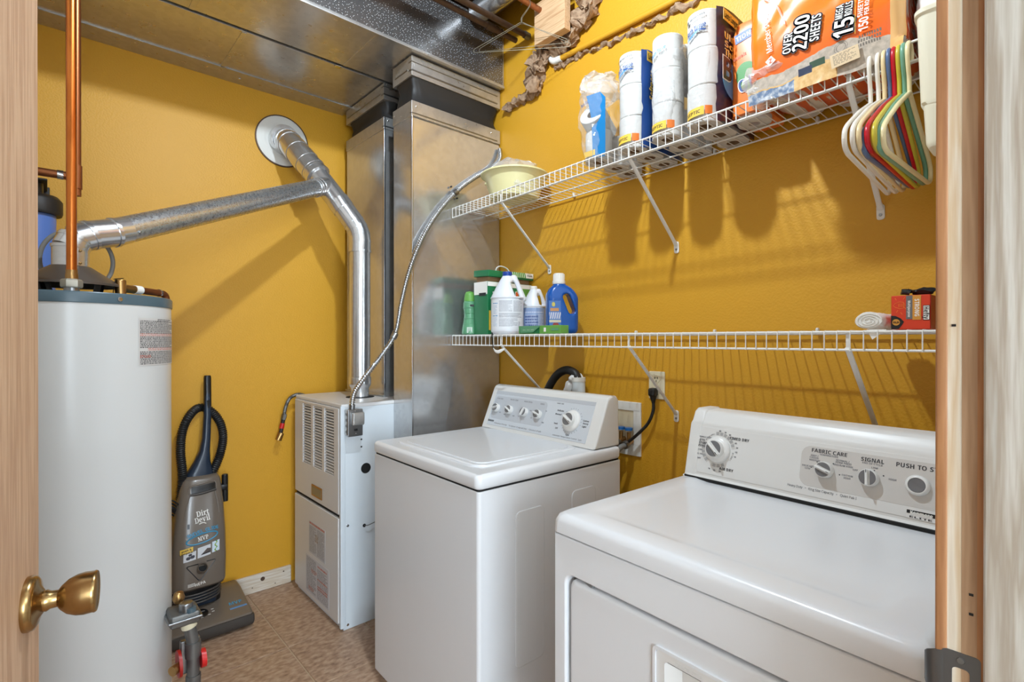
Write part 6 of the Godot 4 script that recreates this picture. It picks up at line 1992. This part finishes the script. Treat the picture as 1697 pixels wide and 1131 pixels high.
func upper_goods() -> void:
	roll_mesh = lathe_loop([Vector2(0.0205, 0.001), Vector2(0.046, 0.0), Vector2(0.0488, 0.0012), Vector2(0.0495, 0.0045), Vector2(0.0495, 0.1065), Vector2(0.0488, 0.1098), Vector2(0.046, 0.111), Vector2(0.0205, 0.109)], 30).mesh(60.0)
	core_mesh = lathe_loop([Vector2(0.0195, 0.002), Vector2(0.0207, 0.002), Vector2(0.0207, 0.108), Vector2(0.0195, 0.108)], 20).mesh(60.0)
	towel_mesh = lathe_loop([Vector2(0.0205, 0.001), Vector2(0.058, 0.0), Vector2(0.062, 0.004), Vector2(0.062, 0.27), Vector2(0.058, 0.275), Vector2(0.0205, 0.274)], 30).mesh(60.0)
	# cream basin with a clear bag in it
	var zb := -1.765
	var t := thing("basin", "cream plastic basin at the far end of the upper shelf", "basin", V(1.612, deck(zb) + 0.002, zb))
	part(t, "bowl", lathe_loop([Vector2(0.0, 0.0), Vector2(0.105, 0.0), Vector2(0.112, 0.004), Vector2(0.138, 0.1), Vector2(0.152, 0.108), Vector2(0.157, 0.106), Vector2(0.157, 0.112), Vector2(0.15, 0.116), Vector2(0.134, 0.112), Vector2(0.108, 0.008), Vector2(0.0, 0.005)], 56), M.basin_yellow, 60.0)
	part(t, "handle", tube(smooth([V(-0.02, 0.105, -0.15), V(-0.03, 0.108, -0.175), V(0.0, 0.11, -0.182), V(0.03, 0.108, -0.175), V(0.02, 0.105, -0.15)], 6), 0.006, 8), M.basin_yellow)
	var cb := thing("plastic_bag", "crumpled clear plastic bag lying in the cream basin", "plastic bag", V(1.60, deck(zb) + 0.03, zb + 0.02))
	part(cb, "film", film_hood(V(0, 0.075, 0), V(0.085, 0.07, 0.085), 0.03, 3, false, 2.6), M.film_haze, 30.0)
	# torn bag with loose rolls
	var z := -1.215
	var y := deck(z) + 0.003
	t = thing("tissue_pack", "torn clear bag holding a few loose toilet rolls, leftmost pack", "tissue pack", V(1.62, y, z), 0, "tissue packs on the upper shelf")
	for p in [V(-0.083, 0, -0.0), V(0.022, 0, 0.004), V(0.11, 0, 0.0)]:
		roll(t, p)
	roll(t, V(-0.034, 0.118, -0.012), V(0.3, 0.0, 1.05))
	part(t, "film", film_hood(V(-0.005, 0.165, 0.0), V(0.145, 0.165, 0.062), 0.024, 11, true, 3.0, 0.5), M.film_clear, 30.0)
	part(t, "torn_top", film_hood(V(-0.05, 0.29, -0.015), V(0.07, 0.06, 0.05), 0.05, 12, true, 2.4), M.film_haze, 30.0)
	part(t, "blue_film", extrude([Vector2(0.005, 0.0), Vector2(0.056, 0.0), Vector2(0.056, 0.21), Vector2(0.035, 0.235), Vector2(-0.022, 0.235), Vector2(-0.012, 0.2), Vector2(0.0, 0.14)], 0.001, 0.0, frame(V(-0.138, 0.0, 0.010), V(0.16, 0, 1), V(0, 1, 0))), M.pack_azure)
	text(t, "Strong", 0.02, frame(V(-0.136, 0.218, 0.026), V(0.16, 0.0, 1), V(0, 1, 0)), M.label_yellow, null, 0.05)
	text(t, "Septic Safe", 0.014, frame(V(-0.136, 0.2, 0.026), V(0.16, 0, 1), V(0, 1, 0)), M.label_yellow, null, 0.05)
	text(t, "Bath Tissue", 0.018, frame(V(-0.135, 0.215, -0.022), V(0, 0.3, 1), V(0, 1, -0.2)), M.print_blue, null, 0.042)
	part(t, "bottom_label", sheet(V(-0.1375, 0.012, -0.025), V(0, 0, 0.05), V(0, 0.02, 0)), M.label_yellow)
	# three tall packs of toilet rolls
	tissue_pack("tall clear pack of toilet rolls with a navy side, next to the torn bag", -1.068, 0, 1.0, 0.345)
	tissue_pack("plain white toilet roll pack in crinkled clear film, middle of the row", -0.933, 1, 1.0, 0.345)
	tissue_pack("tallest white toilet roll pack with a plum coloured side", -0.803, 2, 1.04, 0.36)
	# narrow orange towel pack
	z = -0.69
	y = deck(z) + 0.003
	t = thing("towel_pack", "upright narrow orange paper towel pack beside the big orange bag", "towel pack", V(1.68, y, z))
	for p in [V(-0.035, 0, 0)]:
		var r := mi("paper_roll", towel_mesh, M.tissue, t)
		r.position = p
		r.scale = V(0.8, 1, 0.8)
	part(t, "film", loft(Sh.new(), [ring_xz(V(-0.005, 0.018, 0), 0.093, 0.053, 44, 5.0), ring_xz(V(-0.005, 0.26, 0), 0.094, 0.053, 44, 5.0), ring_xz(V(-0.005, 0.30, 0), 0.084, 0.043, 44, 4.0)]), M.pack_orange, 60.0)
	var fx := -0.0995
	part(t, "green_badge", extrude(circle(0.05, 28, Vector2.ZERO, 0.7), 0.0006, 0.0, frame(V(fx, 0.125, 0.01), V(0, 0.5, 1), V(0, 1, -0.4))), M.print_green)
	text(t, "OL", 0.06, frame(V(fx - 0.001, 0.105, 0.005), V(0, 0.25, 1), V(0, 1, -0.2)), M.print_white, null, 0.055)
	text(t, "OL", 0.054, frame(V(fx - 0.0016, 0.105, 0.005), V(0, 0.25, 1), V(0, 1, -0.2)), M.print_blue, null, 0.05)
	part(t, "label_box", sheet(V(fx, 0.235, -0.03), V(0, 0.008, 0.05), V(0, 0.028, -0.004)), M.print_blue)
	text(t, "TION", 0.02, frame(V(fx - 0.001, 0.252, -0.006), V(0, 0.16, 1), V(0, 1, 0)), M.print_white, null, 0.044)
	text(t, "towels", 0.015, frame(V(fx, 0.195, -0.018), V(0, 0.2, 1), V(0, 1, 0)), M.print_orange, null, 0.04)
	# the big orange bag of towels lying along the shelf front
	big_bag()
	# white pack at the end
	z = -0.195
	t = thing("white_pack", "white paper pack in film at the right end above the hangers", "tissue pack", V(1.605, deck(z) + 0.004, z))
	var rings := []
	var nn := FastNoiseLite.new()
	nn.seed = 77
	nn.frequency = 16.0
	for k in 12:
		var yy := 0.0 + 0.34 * k / 11.0
		var r := PackedVector3Array()
		for p in ring_xz(V(0, yy, 0), 0.135, 0.068, 44, 4.0):
			r.append(p + V(nn.get_noise_3dv(p), 0, nn.get_noise_3dv(p + V(4, 0, 0))) * 0.008)
		rings.append(r)
	part(t, "wrapped_rolls", loft(Sh.new(), rings), M.print_white, 70.0)
	part(t, "film", film_hood(V(0, 0.175, 0), V(0.14, 0.175, 0.072), 0.01, 78, true, 4.0), M.film_clear, 30.0)


func tissue_pack(label: String, z: float, kind: int, s: float, h: float) -> void:
	var y := deck(z) + 0.003
	var t := thing("tissue_pack", label, "tissue pack", V(1.63, y, z), 0.0, "tissue packs on the upper shelf")
	var r := 0.05 * s
	for k in 3:
		for i in 3:
			if i == 0 or k == 0 or k == 2:
				roll(t, V(-0.084 + 0.099 * i, k * 0.111 * s, 0.002 * ((k + i) % 2)), V(0, k * 1.3 + i, 0), s)
	var hz := r + 0.004
	# the clear film: front half round, back half boxy
	part(t, "film", film_hood(V(0.005, h / 2.0, 0), V(0.142, h / 2.0, hz), 0.004 if kind != 1 else 0.012, 20 + kind, true, 2.7), M.film_clear if kind != 1 else M.film_haze, 40.0 if kind != 1 else 28.0)
	if kind != 1:
		# dark printed film on the near side
		var rings := []
		var n := FastNoiseLite.new()
		n.seed = 40 + kind
		n.frequency = 12.0
		var side := Sh.new()
		var nu := 12
		var nv := 10
		for i in nu + 1:
			for j in nv + 1:
				var x := lerpf(-0.105, 0.14, float(i) / nu)
				var yy := lerpf(0.0, h * 0.98, float(j) / nv)
				var zz := hz + 0.004 + 0.006 * sin(PI * i / nu) - (0.012 if i == 0 else 0.0)
				var p := V(x, yy, zz)
				side.add(p + V(0, 0, n.get_noise_3dv(p) * 0.006), Vector2(float(i) / nu, float(j) / nv))
		for i in nu:
			for j in nv:
				var b := i * (nv + 1) + j
				side.quad(b, b + nv + 1, b + nv + 2, b + 1)
		part(t, "printed_side", side, M.pack_blue if kind == 0 else M.pack_plum, 70.0)
		var zf := hz + 0.0145
		part(t, "yellow_tab", sheet(V(-0.105, h * 0.84, zf), V(0.1, 0.0, 0.0), V(0, 0.034, 0)), M.label_yellow)
		text(t, "Lasts Longer", 0.026, frame(V(-0.055, h * 0.84 + 0.017, zf + 0.001), V(1, 0, 0), V(0, 1, 0)), M.ink_black, null, 0.09)
		if kind == 0:
			text(t, "Softness", 0.04, frame(V(-0.075, h * 0.62, zf), V(0, 1, 0), V(-1, 0, 0)), M.label_yellow, null, 0.1)
		else:
			for q in 3:
				text(t, ["Ultra", "Soft", "Thick"][q], 0.028, frame(V(-0.045, h * (0.72 - 0.07 * q), zf), V(1, 0, 0), V(0, 1, 0)), M.label_yellow, null, 0.1)
			part(t, "blue_swoosh", extrude(circle(0.055, 28, Vector2.ZERO, 1.4), 0.0006, 0.0, frame(V(-0.03, h * 0.36, zf - 0.001), V(1, 0, 0), V(0, 1, 0))), M.print_sky)
			text(t, "Bo", 0.105, frame(V(-0.045, h * 0.44, zf), V(1, 0, 0), V(0, 1, 0)), M.print_white, null, 0.13)
			text(t, "Bo", 0.095, frame(V(-0.045, h * 0.44, zf + 0.001), V(1, 0, 0), V(0, 1, 0)), M.print_brown, null, 0.12)
	# printed wrap bent round the front
	var front := func(y0: float, z0: float, tilt: float) -> Callable:
		return func(x: float, v: float) -> Vector3:
			var zz := clampf(z0 + x, -hz, hz)
			return V(0.005 - 0.1475 * pow(1.0 - pow(absf(zz / hz), 2.7), 1.0 / 2.7), y0 + v + tilt * x, zz)
	if kind != 1:
		bent(t, "Bath Tissue", 0.024, 0.062, front.call(h * 0.80, -0.002, 0.25), M.print_blue)
		part(t, "swoosh", patch(0.04, 0.007, front.call(h * 0.755, -0.008, 0.5)), M.print_sky, 80.0)
		part(t, "swoosh", patch(0.03, 0.005, front.call(h * 0.78, 0.014, -0.1)), M.print_blue, 80.0)
		part(t, "diamond_mark", patch(0.009, 0.011, front.call(h * 0.885, -0.03, 0.2)), M.ink, 80.0)
		bent(t, "Member's Mark", 0.0095, 0.046, front.call(h * 0.9, 0.004, 0.2), M.ink, font)
	else:
		bent(t, "Bath Tissue", 0.018, 0.05, front.call(h * 0.80, -0.002, 0.4), M.print_sky)
	part(t, "bottom_label", patch(0.062, 0.026, front.call(0.03, -0.006, 0.08)), M.label_yellow, 80.0)
	bent(t, "SEPTIC", 0.014, 0.046, front.call(0.029, -0.008, 0.08), M.ink_black)
	part(t, "label_spot", patch(0.014, 0.026, front.call(0.034, 0.034, 0.08)), M.pack_orange, 80.0)


func big_bag() -> void:
	var z0 := -0.63
	var z1 := -0.275
	var zc := (z0 + z1) / 2
	var t := thing("towel_bag", "big orange bag of paper towels with OVER 2200 SHEETS lettering", "towel bag", V(1.615, deck(zc) + 0.004, zc))
	var hz := (z1 - z0) / 2
	var h := 0.40
	# rolls inside, lying front to back
	for i in 3:
		for k in 3:
			var r := mi("paper_roll", towel_mesh, M.tissue, t)
			r.scale = V(0.88, 0.98, 0.88)
			r.position = V(0.135, 0.056 + 0.112 * k, -0.108 + 0.109 * i)
			r.rotation = V(0, 0, PI / 2)
	# printed film: orange field over a bare greyish edge at the bottom
	var im := Image.create(512, 512, false, Image.FORMAT_RGB8)
	var n := FastNoiseLite.new()
	n.seed = 4
	n.frequency = 0.02
	for y in 512:
		for x in 512:
			var u := x / 511.0
			var v := 1.0 - y / 511.0
			var edge := 0.155 + 0.05 * exp(-pow((u - 0.6) / 0.2, 2.0)) + 0.006 * sin(u * 19.0) + 0.01 * n.get_noise_2d(x, 0)
			var c := rgb(246, 134, 36).lerp(rgb(236, 96, 36), clampf((0.42 - v + 0.12 * u) * 2.4, 0.0, 1.0))
			if v < edge:
				var g := n.get_noise_2d(x * 2.0, y * 2.0)
				c = rgb(206, 192, 176).lerp(rgb(176, 164, 150), clampf(0.5 + g, 0, 1))
				if u < 0.62 and v < edge - 0.075:
					c = rgb(214, 170, 110).lerp(rgb(232, 196, 140), clampf(0.5 + g, 0, 1))
				if u < 0.34 and v < edge - 0.085:
					c = rgb(110, 130, 160).lerp(rgb(196, 200, 206), clampf(0.4 + g * 1.4, 0, 1))
			if u > 0.93:
				c = rgb(238, 186, 118)
			im.set_pixel(x, y, c)
	# print on the bare edge: seal, small text, dark letters
	rng.seed = 6
	for k in 9:
		for j in 3:
			im.fill_rect(Rect2i(385 + k * 8 - j * 2, 412 + j * 13 - k * 1, 5, 9), rgb(120, 112, 104))
	im.fill_rect(Rect2i(232, 436, 50, 22), rgb(64, 88, 70))
	im.fill_rect(Rect2i(190, 446, 50, 24), rgb(60, 66, 86))
	for a in 60:
		for rr in [16, 22]:
			var q := Vector2i(330 + int(cos(a * 0.105) * rr), 426 + int(sin(a * 0.105) * rr * 0.8))
			im.set_pixel(q.x, q.y, rgb(104, 96, 90))
			im.set_pixel(q.x + 1, q.y, rgb(104, 96, 90))
	var film := tex_mat("bag_print", ImageTexture.create_from_image(im), 0.22)
	var nz := FastNoiseLite.new()
	nz.seed = 9
	nz.frequency = 9.0
	nz.fractal_octaves = 3
	var bump := func(p: Vector3) -> Vector3:
		return V(nz.get_noise_3dv(p), nz.get_noise_3dv(p + V(3, 0, 0)), nz.get_noise_3dv(p + V(0, 3, 0)))
	var sh := Sh.new()
	var nu := 34
	var nv := 34
	# front and underside in one sheet: rises from the back under the rolls and up the front
	for i in nu + 1:
		for j in nv + 1:
			var u := float(i) / nu
			var v := float(j) / nv
			var p := V(-0.158 - 0.006 * sin(PI * u) - 0.004 * sin(PI * v), v * h - 0.03, lerpf(-hz, hz, u))
			var ed := minf(u, 1.0 - u)
			if ed < 0.06:
				p.x += (0.03 if v > 0.12 else 0.0) * pow(1.0 - ed / 0.06, 2.0)
			sh.add(p + bump.call(p) * 0.006, Vector2(u, 1.0 - v))
	for i in nu:
		for j in nv:
			var b := i * (nv + 1) + j
			sh.quad(b, b + nv + 1, b + nv + 2, b + 1)
	var front := part(t, "printed_front", sh, film, 70.0)
	# underside and ends
	var rings := []
	for k in 13:
		var u := k / 12.0
		var r := PackedVector3Array()
		var e := 1.0 - 0.12 * pow(absf(u * 2.0 - 1.0), 4.0)
		for i in 40:
			var a := TAU * i / 40
			var ca := cos(a)
			var sa := sin(a)
			var p := V(0.0 + 0.141 * e * signf(ca) * pow(absf(ca), 0.3), h / 2 + (h / 2 + 0.002) * e * signf(sa) * pow(absf(sa), 0.3), lerpf(-hz, hz, u) * 0.99)
			r.append(p + bump.call(p) * 0.006)
		rings.append(r)
	var um := Image.create(256, 256, false, Image.FORMAT_RGB8)
	for y in 256:
		for x in 256:
			var g := n.get_noise_2d(x * 1.6, y * 1.6)
			um.set_pixel(x, y, rgb(228, 106, 54).lerp(rgb(210, 84, 50), clampf(0.5 + g, 0, 1)) if g > -0.12 else rgb(222, 214, 204))
	part(t, "wrap", loft(Sh.new(), rings), tex_mat("bag_wrap", ImageTexture.create_from_image(um), 0.3), 70.0)
	# clear film gathered at the lower left corner and over the front
	part(t, "clear_corner", film_hood(V(-0.135, 0.03, -hz + 0.045), V(0.034, 0.06, 0.05), 0.035, 15, false, 2.4), M.film_haze, 28.0)
	var fold := [V(-0.168, 0.30, -0.165), V(-0.171, 0.245, -0.13), V(-0.172, 0.215, -0.10), V(-0.171, 0.18, -0.085), V(-0.171, 0.15, -0.075)]
	part(t, "film_crease", tube(smooth(fold, 5), func(l): return 0.0006 + 0.0022 * sin(clampf(l / 0.22, 0.0, 1.0) * PI), 6), M.film_haze)
	# lettering reads upwards, on its own dark outlines
	var fx := -0.1715
	var tx := func(s: String, size: float, yy: float, zz: float, w: float, m: Material, off: float, lean := 0.1, ft: Font = null) -> void:
		text(front, s, size, frame(V(fx - off, yy, zz), V(0, 1, lean), V(0, lean, -1)), m, ft, w)
	for d in [["OVER", 0.029, 0.095, -0.068, 0.052], ["2200", 0.05, 0.108, -0.036, 0.086], ["SHEETS", 0.031, 0.108, -0.002, 0.064], ["15", 0.06, 0.079, 0.060, 0.044], ["MEGA", 0.022, 0.121, 0.051, 0.034], ["ROLLS", 0.022, 0.121, 0.071, 0.032]]:
		for q in 8:
			var oo: Vector2 = Vector2(cos(q * PI / 4), sin(q * PI / 4)) * (d[1] * 0.075 + 0.0006)
			tx.call(d[0], d[1], d[2] + oo.x, d[3] + oo.y, d[4], M.ink, 0.0002)
		tx.call(d[0], d[1], d[2], d[3], d[4], M.print_white, 0.0014)
	tx.call("150", 0.028, 0.07, 0.101, 0.032, M.print_white, 0.001, 0.05)
	tx.call("SHEETS", 0.015, 0.112, 0.095, 0.044, M.print_white, 0.001, 0.05)
	tx.call("PER ROLL", 0.013, 0.112, 0.108, 0.044, M.print_white, 0.001, 0.05)
	tx.call("Member's Mark", 0.021, 0.15, -0.12, 0.12, M.print_white, 0.001, -0.12, font)
	part(front, "diamond_mark", box(Sh.new(), V(fx, 0.067, -0.111), V(0.001, 0.019, 0.019), 0.0, Basis(V(1, 0, 0), PI / 4 + 0.15)), M.print_white)
	text(front, "Z", 0.017, frame(V(fx - 0.001, 0.067, -0.111), V(0, 0.2, 1), V(0, 1, -0.2)), M.print_orange)
	part(front, "rule", box(Sh.new(), V(fx, 0.10, 0.084), V(0.001, 0.09, 0.001)), M.label_yellow)
	part(t, "barcode_label", sheet(V(fx - 0.0005, -0.012, 0.035), V(0, 0.006, 0.06), V(0, 0.034, -0.005)), tex_mat("bag_barcode", print_block(64, 48, rgb(216, 190, 150), [[6, 58, 6, 42, 4, rgb(130, 112, 90)]], 21)))


# ---------------------------------------------------------------- plastic hangers on the upper lip
func hangers() -> void:
	var proto: Dictionary = {}
	var cols := [["hanger_white", "white plastic hanger, farthest of the row from the door jamb", 0.0], ["hanger_white", "white plastic hanger second in the row, before the cream one", 0.0], ["hanger_cream", "cream plastic hanger between the white and blue ones", 0.0], ["hanger_blue", "slate blue plastic hanger on the upper shelf lip", 0.0], ["hanger_red", "dark red plastic hanger on the upper shelf lip", 0.0], ["hanger_yellow", "mustard yellow plastic hanger next to the red one", 0.0], ["hanger_green", "sea green plastic hanger next to the yellow one", 0.0], ["hanger_butter", "pale butter hanger nearest the white bin and door jamb", 0.0]]
	var zs := [-0.342, -0.326, -0.314, -0.304, -0.295, -0.286, -0.277, -0.268]
	var yaw := [1.5, 1.2, 0.8, -0.4, -0.6, 0.3, -0.8, -1.0]
	var roll_ := [-0.03, -0.03, -0.02, 0.03, -0.005, 0.0, 0.03, 0.03]
	var R := 0.0047
	var first: Node3D = null
	for k in 8:
		var z: float = zs[k]
		var y := deck(z) - 0.047 + 0.003
		var t: Node3D
		if first == null:
			t = thing("clothes_hanger", cols[k][1], "hanger", V(SX0, y, z), 0.0, "plastic hangers on the upper shelf lip")
			part(t, "hook", tube(smooth([V(0.026, 0.008, 0), V(0.024, 0.03, 0), V(0.008, 0.043, 0), V(-0.010, 0.036, 0), V(-0.016, 0.016, 0), V(-0.010, -0.012, 0), V(0.0, -0.04, 0), V(0.004, -0.075, 0)], 6), R, 10), M[cols[k][0]], 70.0)
			part(t, "frame", tube(rounded([V(0.004, -0.07, 0), V(-0.10, -0.125, 0), V(-0.195, -0.185, 0), V(-0.218, -0.205, 0), V(-0.215, -0.235, 0), V(-0.19, -0.245, 0), V(0.19, -0.245, 0), V(0.218, -0.235, 0), V(0.22, -0.205, 0), V(0.2, -0.185, 0), V(0.10, -0.125, 0), V(0.004, -0.07, 0)], 0.02, 4), R * 1.08, 10), M[cols[k][0]], 70.0)
			first = t
		else:
			t = first.duplicate()
			t.name = numbered("clothes_hanger")
			add_child(t)
			t.position = V(SX0, y, z)
			t.set_meta("label", cols[k][1])
			for c in t.get_children():
				c.set_surface_override_material(0, M[cols[k][0]])
		t.rotation = V(0, deg_to_rad(yaw[k]), roll_[k])
	# white bin hanging at the end of the shelf lip
	var b := thing("hanging_bin", "tall white plastic bin hooked on the shelf beside the jamb", "bin", V(1.37, 1.70, -0.185))
	var rings := []
	for s in [[0.0, 0.044, 0.028], [0.01, 0.05, 0.032], [0.085, 0.054, 0.036], [0.09, 0.058, 0.04], [0.262, 0.066, 0.046], [0.266, 0.07, 0.05], [0.274, 0.07, 0.05], [0.278, 0.066, 0.046], [0.272, 0.062, 0.042], [0.02, 0.046, 0.028]]:
		rings.append(ring_xz(V(0, s[0], 0), s[1], s[2], 40, 5.0))
	part(b, "bin", loft(Sh.new(), rings), M.plastic_cream, 40.0)
	part(b, "hook", tube(rounded([V(0.06, 0.25, 0.0), V(0.075, 0.262, 0.0), V(0.09, 0.29, 0.0), V(0.108, 0.285, 0.0), V(0.11, 0.255, 0.0)], 0.012), 0.004, 8), M.wire_white)


# ---------------------------------------------------------------- door and jamb
func doorway() -> void:
	# right jamb: brown edge, pale board, stop; latch plate let in
	var j := struct("trim_1", bx(V(0.70, 0, -0.096), V(0.722, 2.08, 0.03), 0.001), M.pine_pale)
	part(j, "edge_strip", bx(V(0.699, 0, -0.105), V(0.722, 2.08, -0.094), 0.002), M.pine_brown)
	part(j, "grain_band", bx(V(0.6996, 0, -0.0835), V(0.71, 2.08, -0.0715)), M.pine_tan)
	part(j, "grain_band", bx(V(0.6994, 0, -0.0715), V(0.71, 2.08, -0.0655)), M.pine_brown)
	part(j, "stop", bx(V(0.688, 0, -0.066), V(0.702, 2.06, -0.028), 0.002), M.stop_wood)
	for q in [[1.05, -0.076], [1.03, -0.076], [1.325, -0.090]]:
		part(j, "nail_hole", box(Sh.new(), V(0.6994, q[0], q[1]), V(0.001, 0.0025, 0.0035)), M.ink_black)
	struct("trim_2", bx(V(-0.21, 0, -0.1), V(-0.19, 2.08, 0.03), 0.001), M.pine_pale)
	struct("trim_3", bx(V(-0.21, 2.06, -0.1), V(0.722, 2.08, 0.03), 0.001), M.pine_pale)
	struct("trim_4", bx(V(0.712, 0, 0.018), V(0.79, 2.15, 0.034), 0.003), M.pine_pale)
	var s := thing("strike_plate", "dark steel latch strike plate let into the pine jamb", "strike plate", V(0.70, 0.958, -0.085))
	var sp := Sh.new()
	var hole := rrect(0.014, 0.026, 0.004, 4)
	var fx := frame(V(0.7005, 0.958, -0.084), V(0, 0, 1), V(0, 1, 0))
	var outer := rrect(0.031, 0.058, 0.004, 4)
	var rings := []
	for l in [[outer, 0.0], [outer, 0.0016], [hole, 0.0016], [hole, 0.0]]:
		var r := PackedVector3Array()
		for q in l[0]:
			r.append(fx * V(q.x, q.y, l[1]))
		rings.append(r)
	wpart(s, "plate", loft(Sh.new(), rings, false, true), M.strike_steel)
	wpart(s, "lip", loft(Sh.new(), [lip_ring(-0.098, 0.7, 0.026), lip_ring(-0.106, 0.6995, 0.024), lip_ring(-0.112, 0.703, 0.02), lip_ring(-0.115, 0.709, 0.015)]), M.strike_steel, 60.0)
	wpart(s, "latch_hole", bx(V(0.7003, 0.944, -0.092), V(0.7009, 0.972, -0.077)), M.dark_gap)
	for y in [0.979, 0.937]:
		wpart(s, "screw", lathe([Vector2(0.0035, 0), Vector2(0.003, 0.0009), Vector2(0, 0.001)], 12, along(V(0.6988, y, -0.084), V(-1, 0, 0))), M.dull_steel)
	# the open door, seen along its hall face
	var d := thing("door_1", "tan wooden door standing open at the left with a brass knob", "door", V(-0.171, 0, -0.116), deg_to_rad(79.0))
	d.set_meta("kind", "structure")
	part(d, "slab", bx(V(0.0, 0.012, -0.035), V(0.86, 2.04, 0.0), 0.0015), M.door_wood)
	var k := Transform3D(Basis(V(1, 0, 0), PI / 2), V(0.80, 0.973, 0.0))
	var kn := part(d, "knob", lathe([Vector2(0.0, 0.014), Vector2(0.012, 0.014), Vector2(0.0135, 0.02), Vector2(0.011, 0.024), Vector2(0.0105, 0.031), Vector2(0.015, 0.034), Vector2(0.0215, 0.041), Vector2(0.0255, 0.05), Vector2(0.0268, 0.058), Vector2(0.0262, 0.067), Vector2(0.0268, 0.069), Vector2(0.0255, 0.071), Vector2(0.0235, 0.0695), Vector2(0, 0.068)], 48, k), M.antique_brass, 60.0)
	part(kn, "rose", lathe([Vector2(0, 0), Vector2(0.0335, 0), Vector2(0.034, 0.004), Vector2(0.0325, 0.009), Vector2(0.028, 0.0115), Vector2(0.02, 0.013), Vector2(0.014, 0.017), Vector2(0, 0.017)], 48, k), M.antique_brass, 60.0)
	for y in [0.2, 1.0, 1.8]:
		part(d, "hinge", box(Sh.new(), V(0.0, y, -0.001), V(0.03, 0.09, 0.004), 0.001), M.antique_brass)


func lip_ring(z: float, x: float, h: float) -> PackedVector3Array:
	return PackedVector3Array([V(x - 0.0012, 0.958 - h, z), V(x - 0.0012, 0.958 + h, z), V(x + 0.0006, 0.958 + h, z), V(x + 0.0006, 0.958 - h, z)])
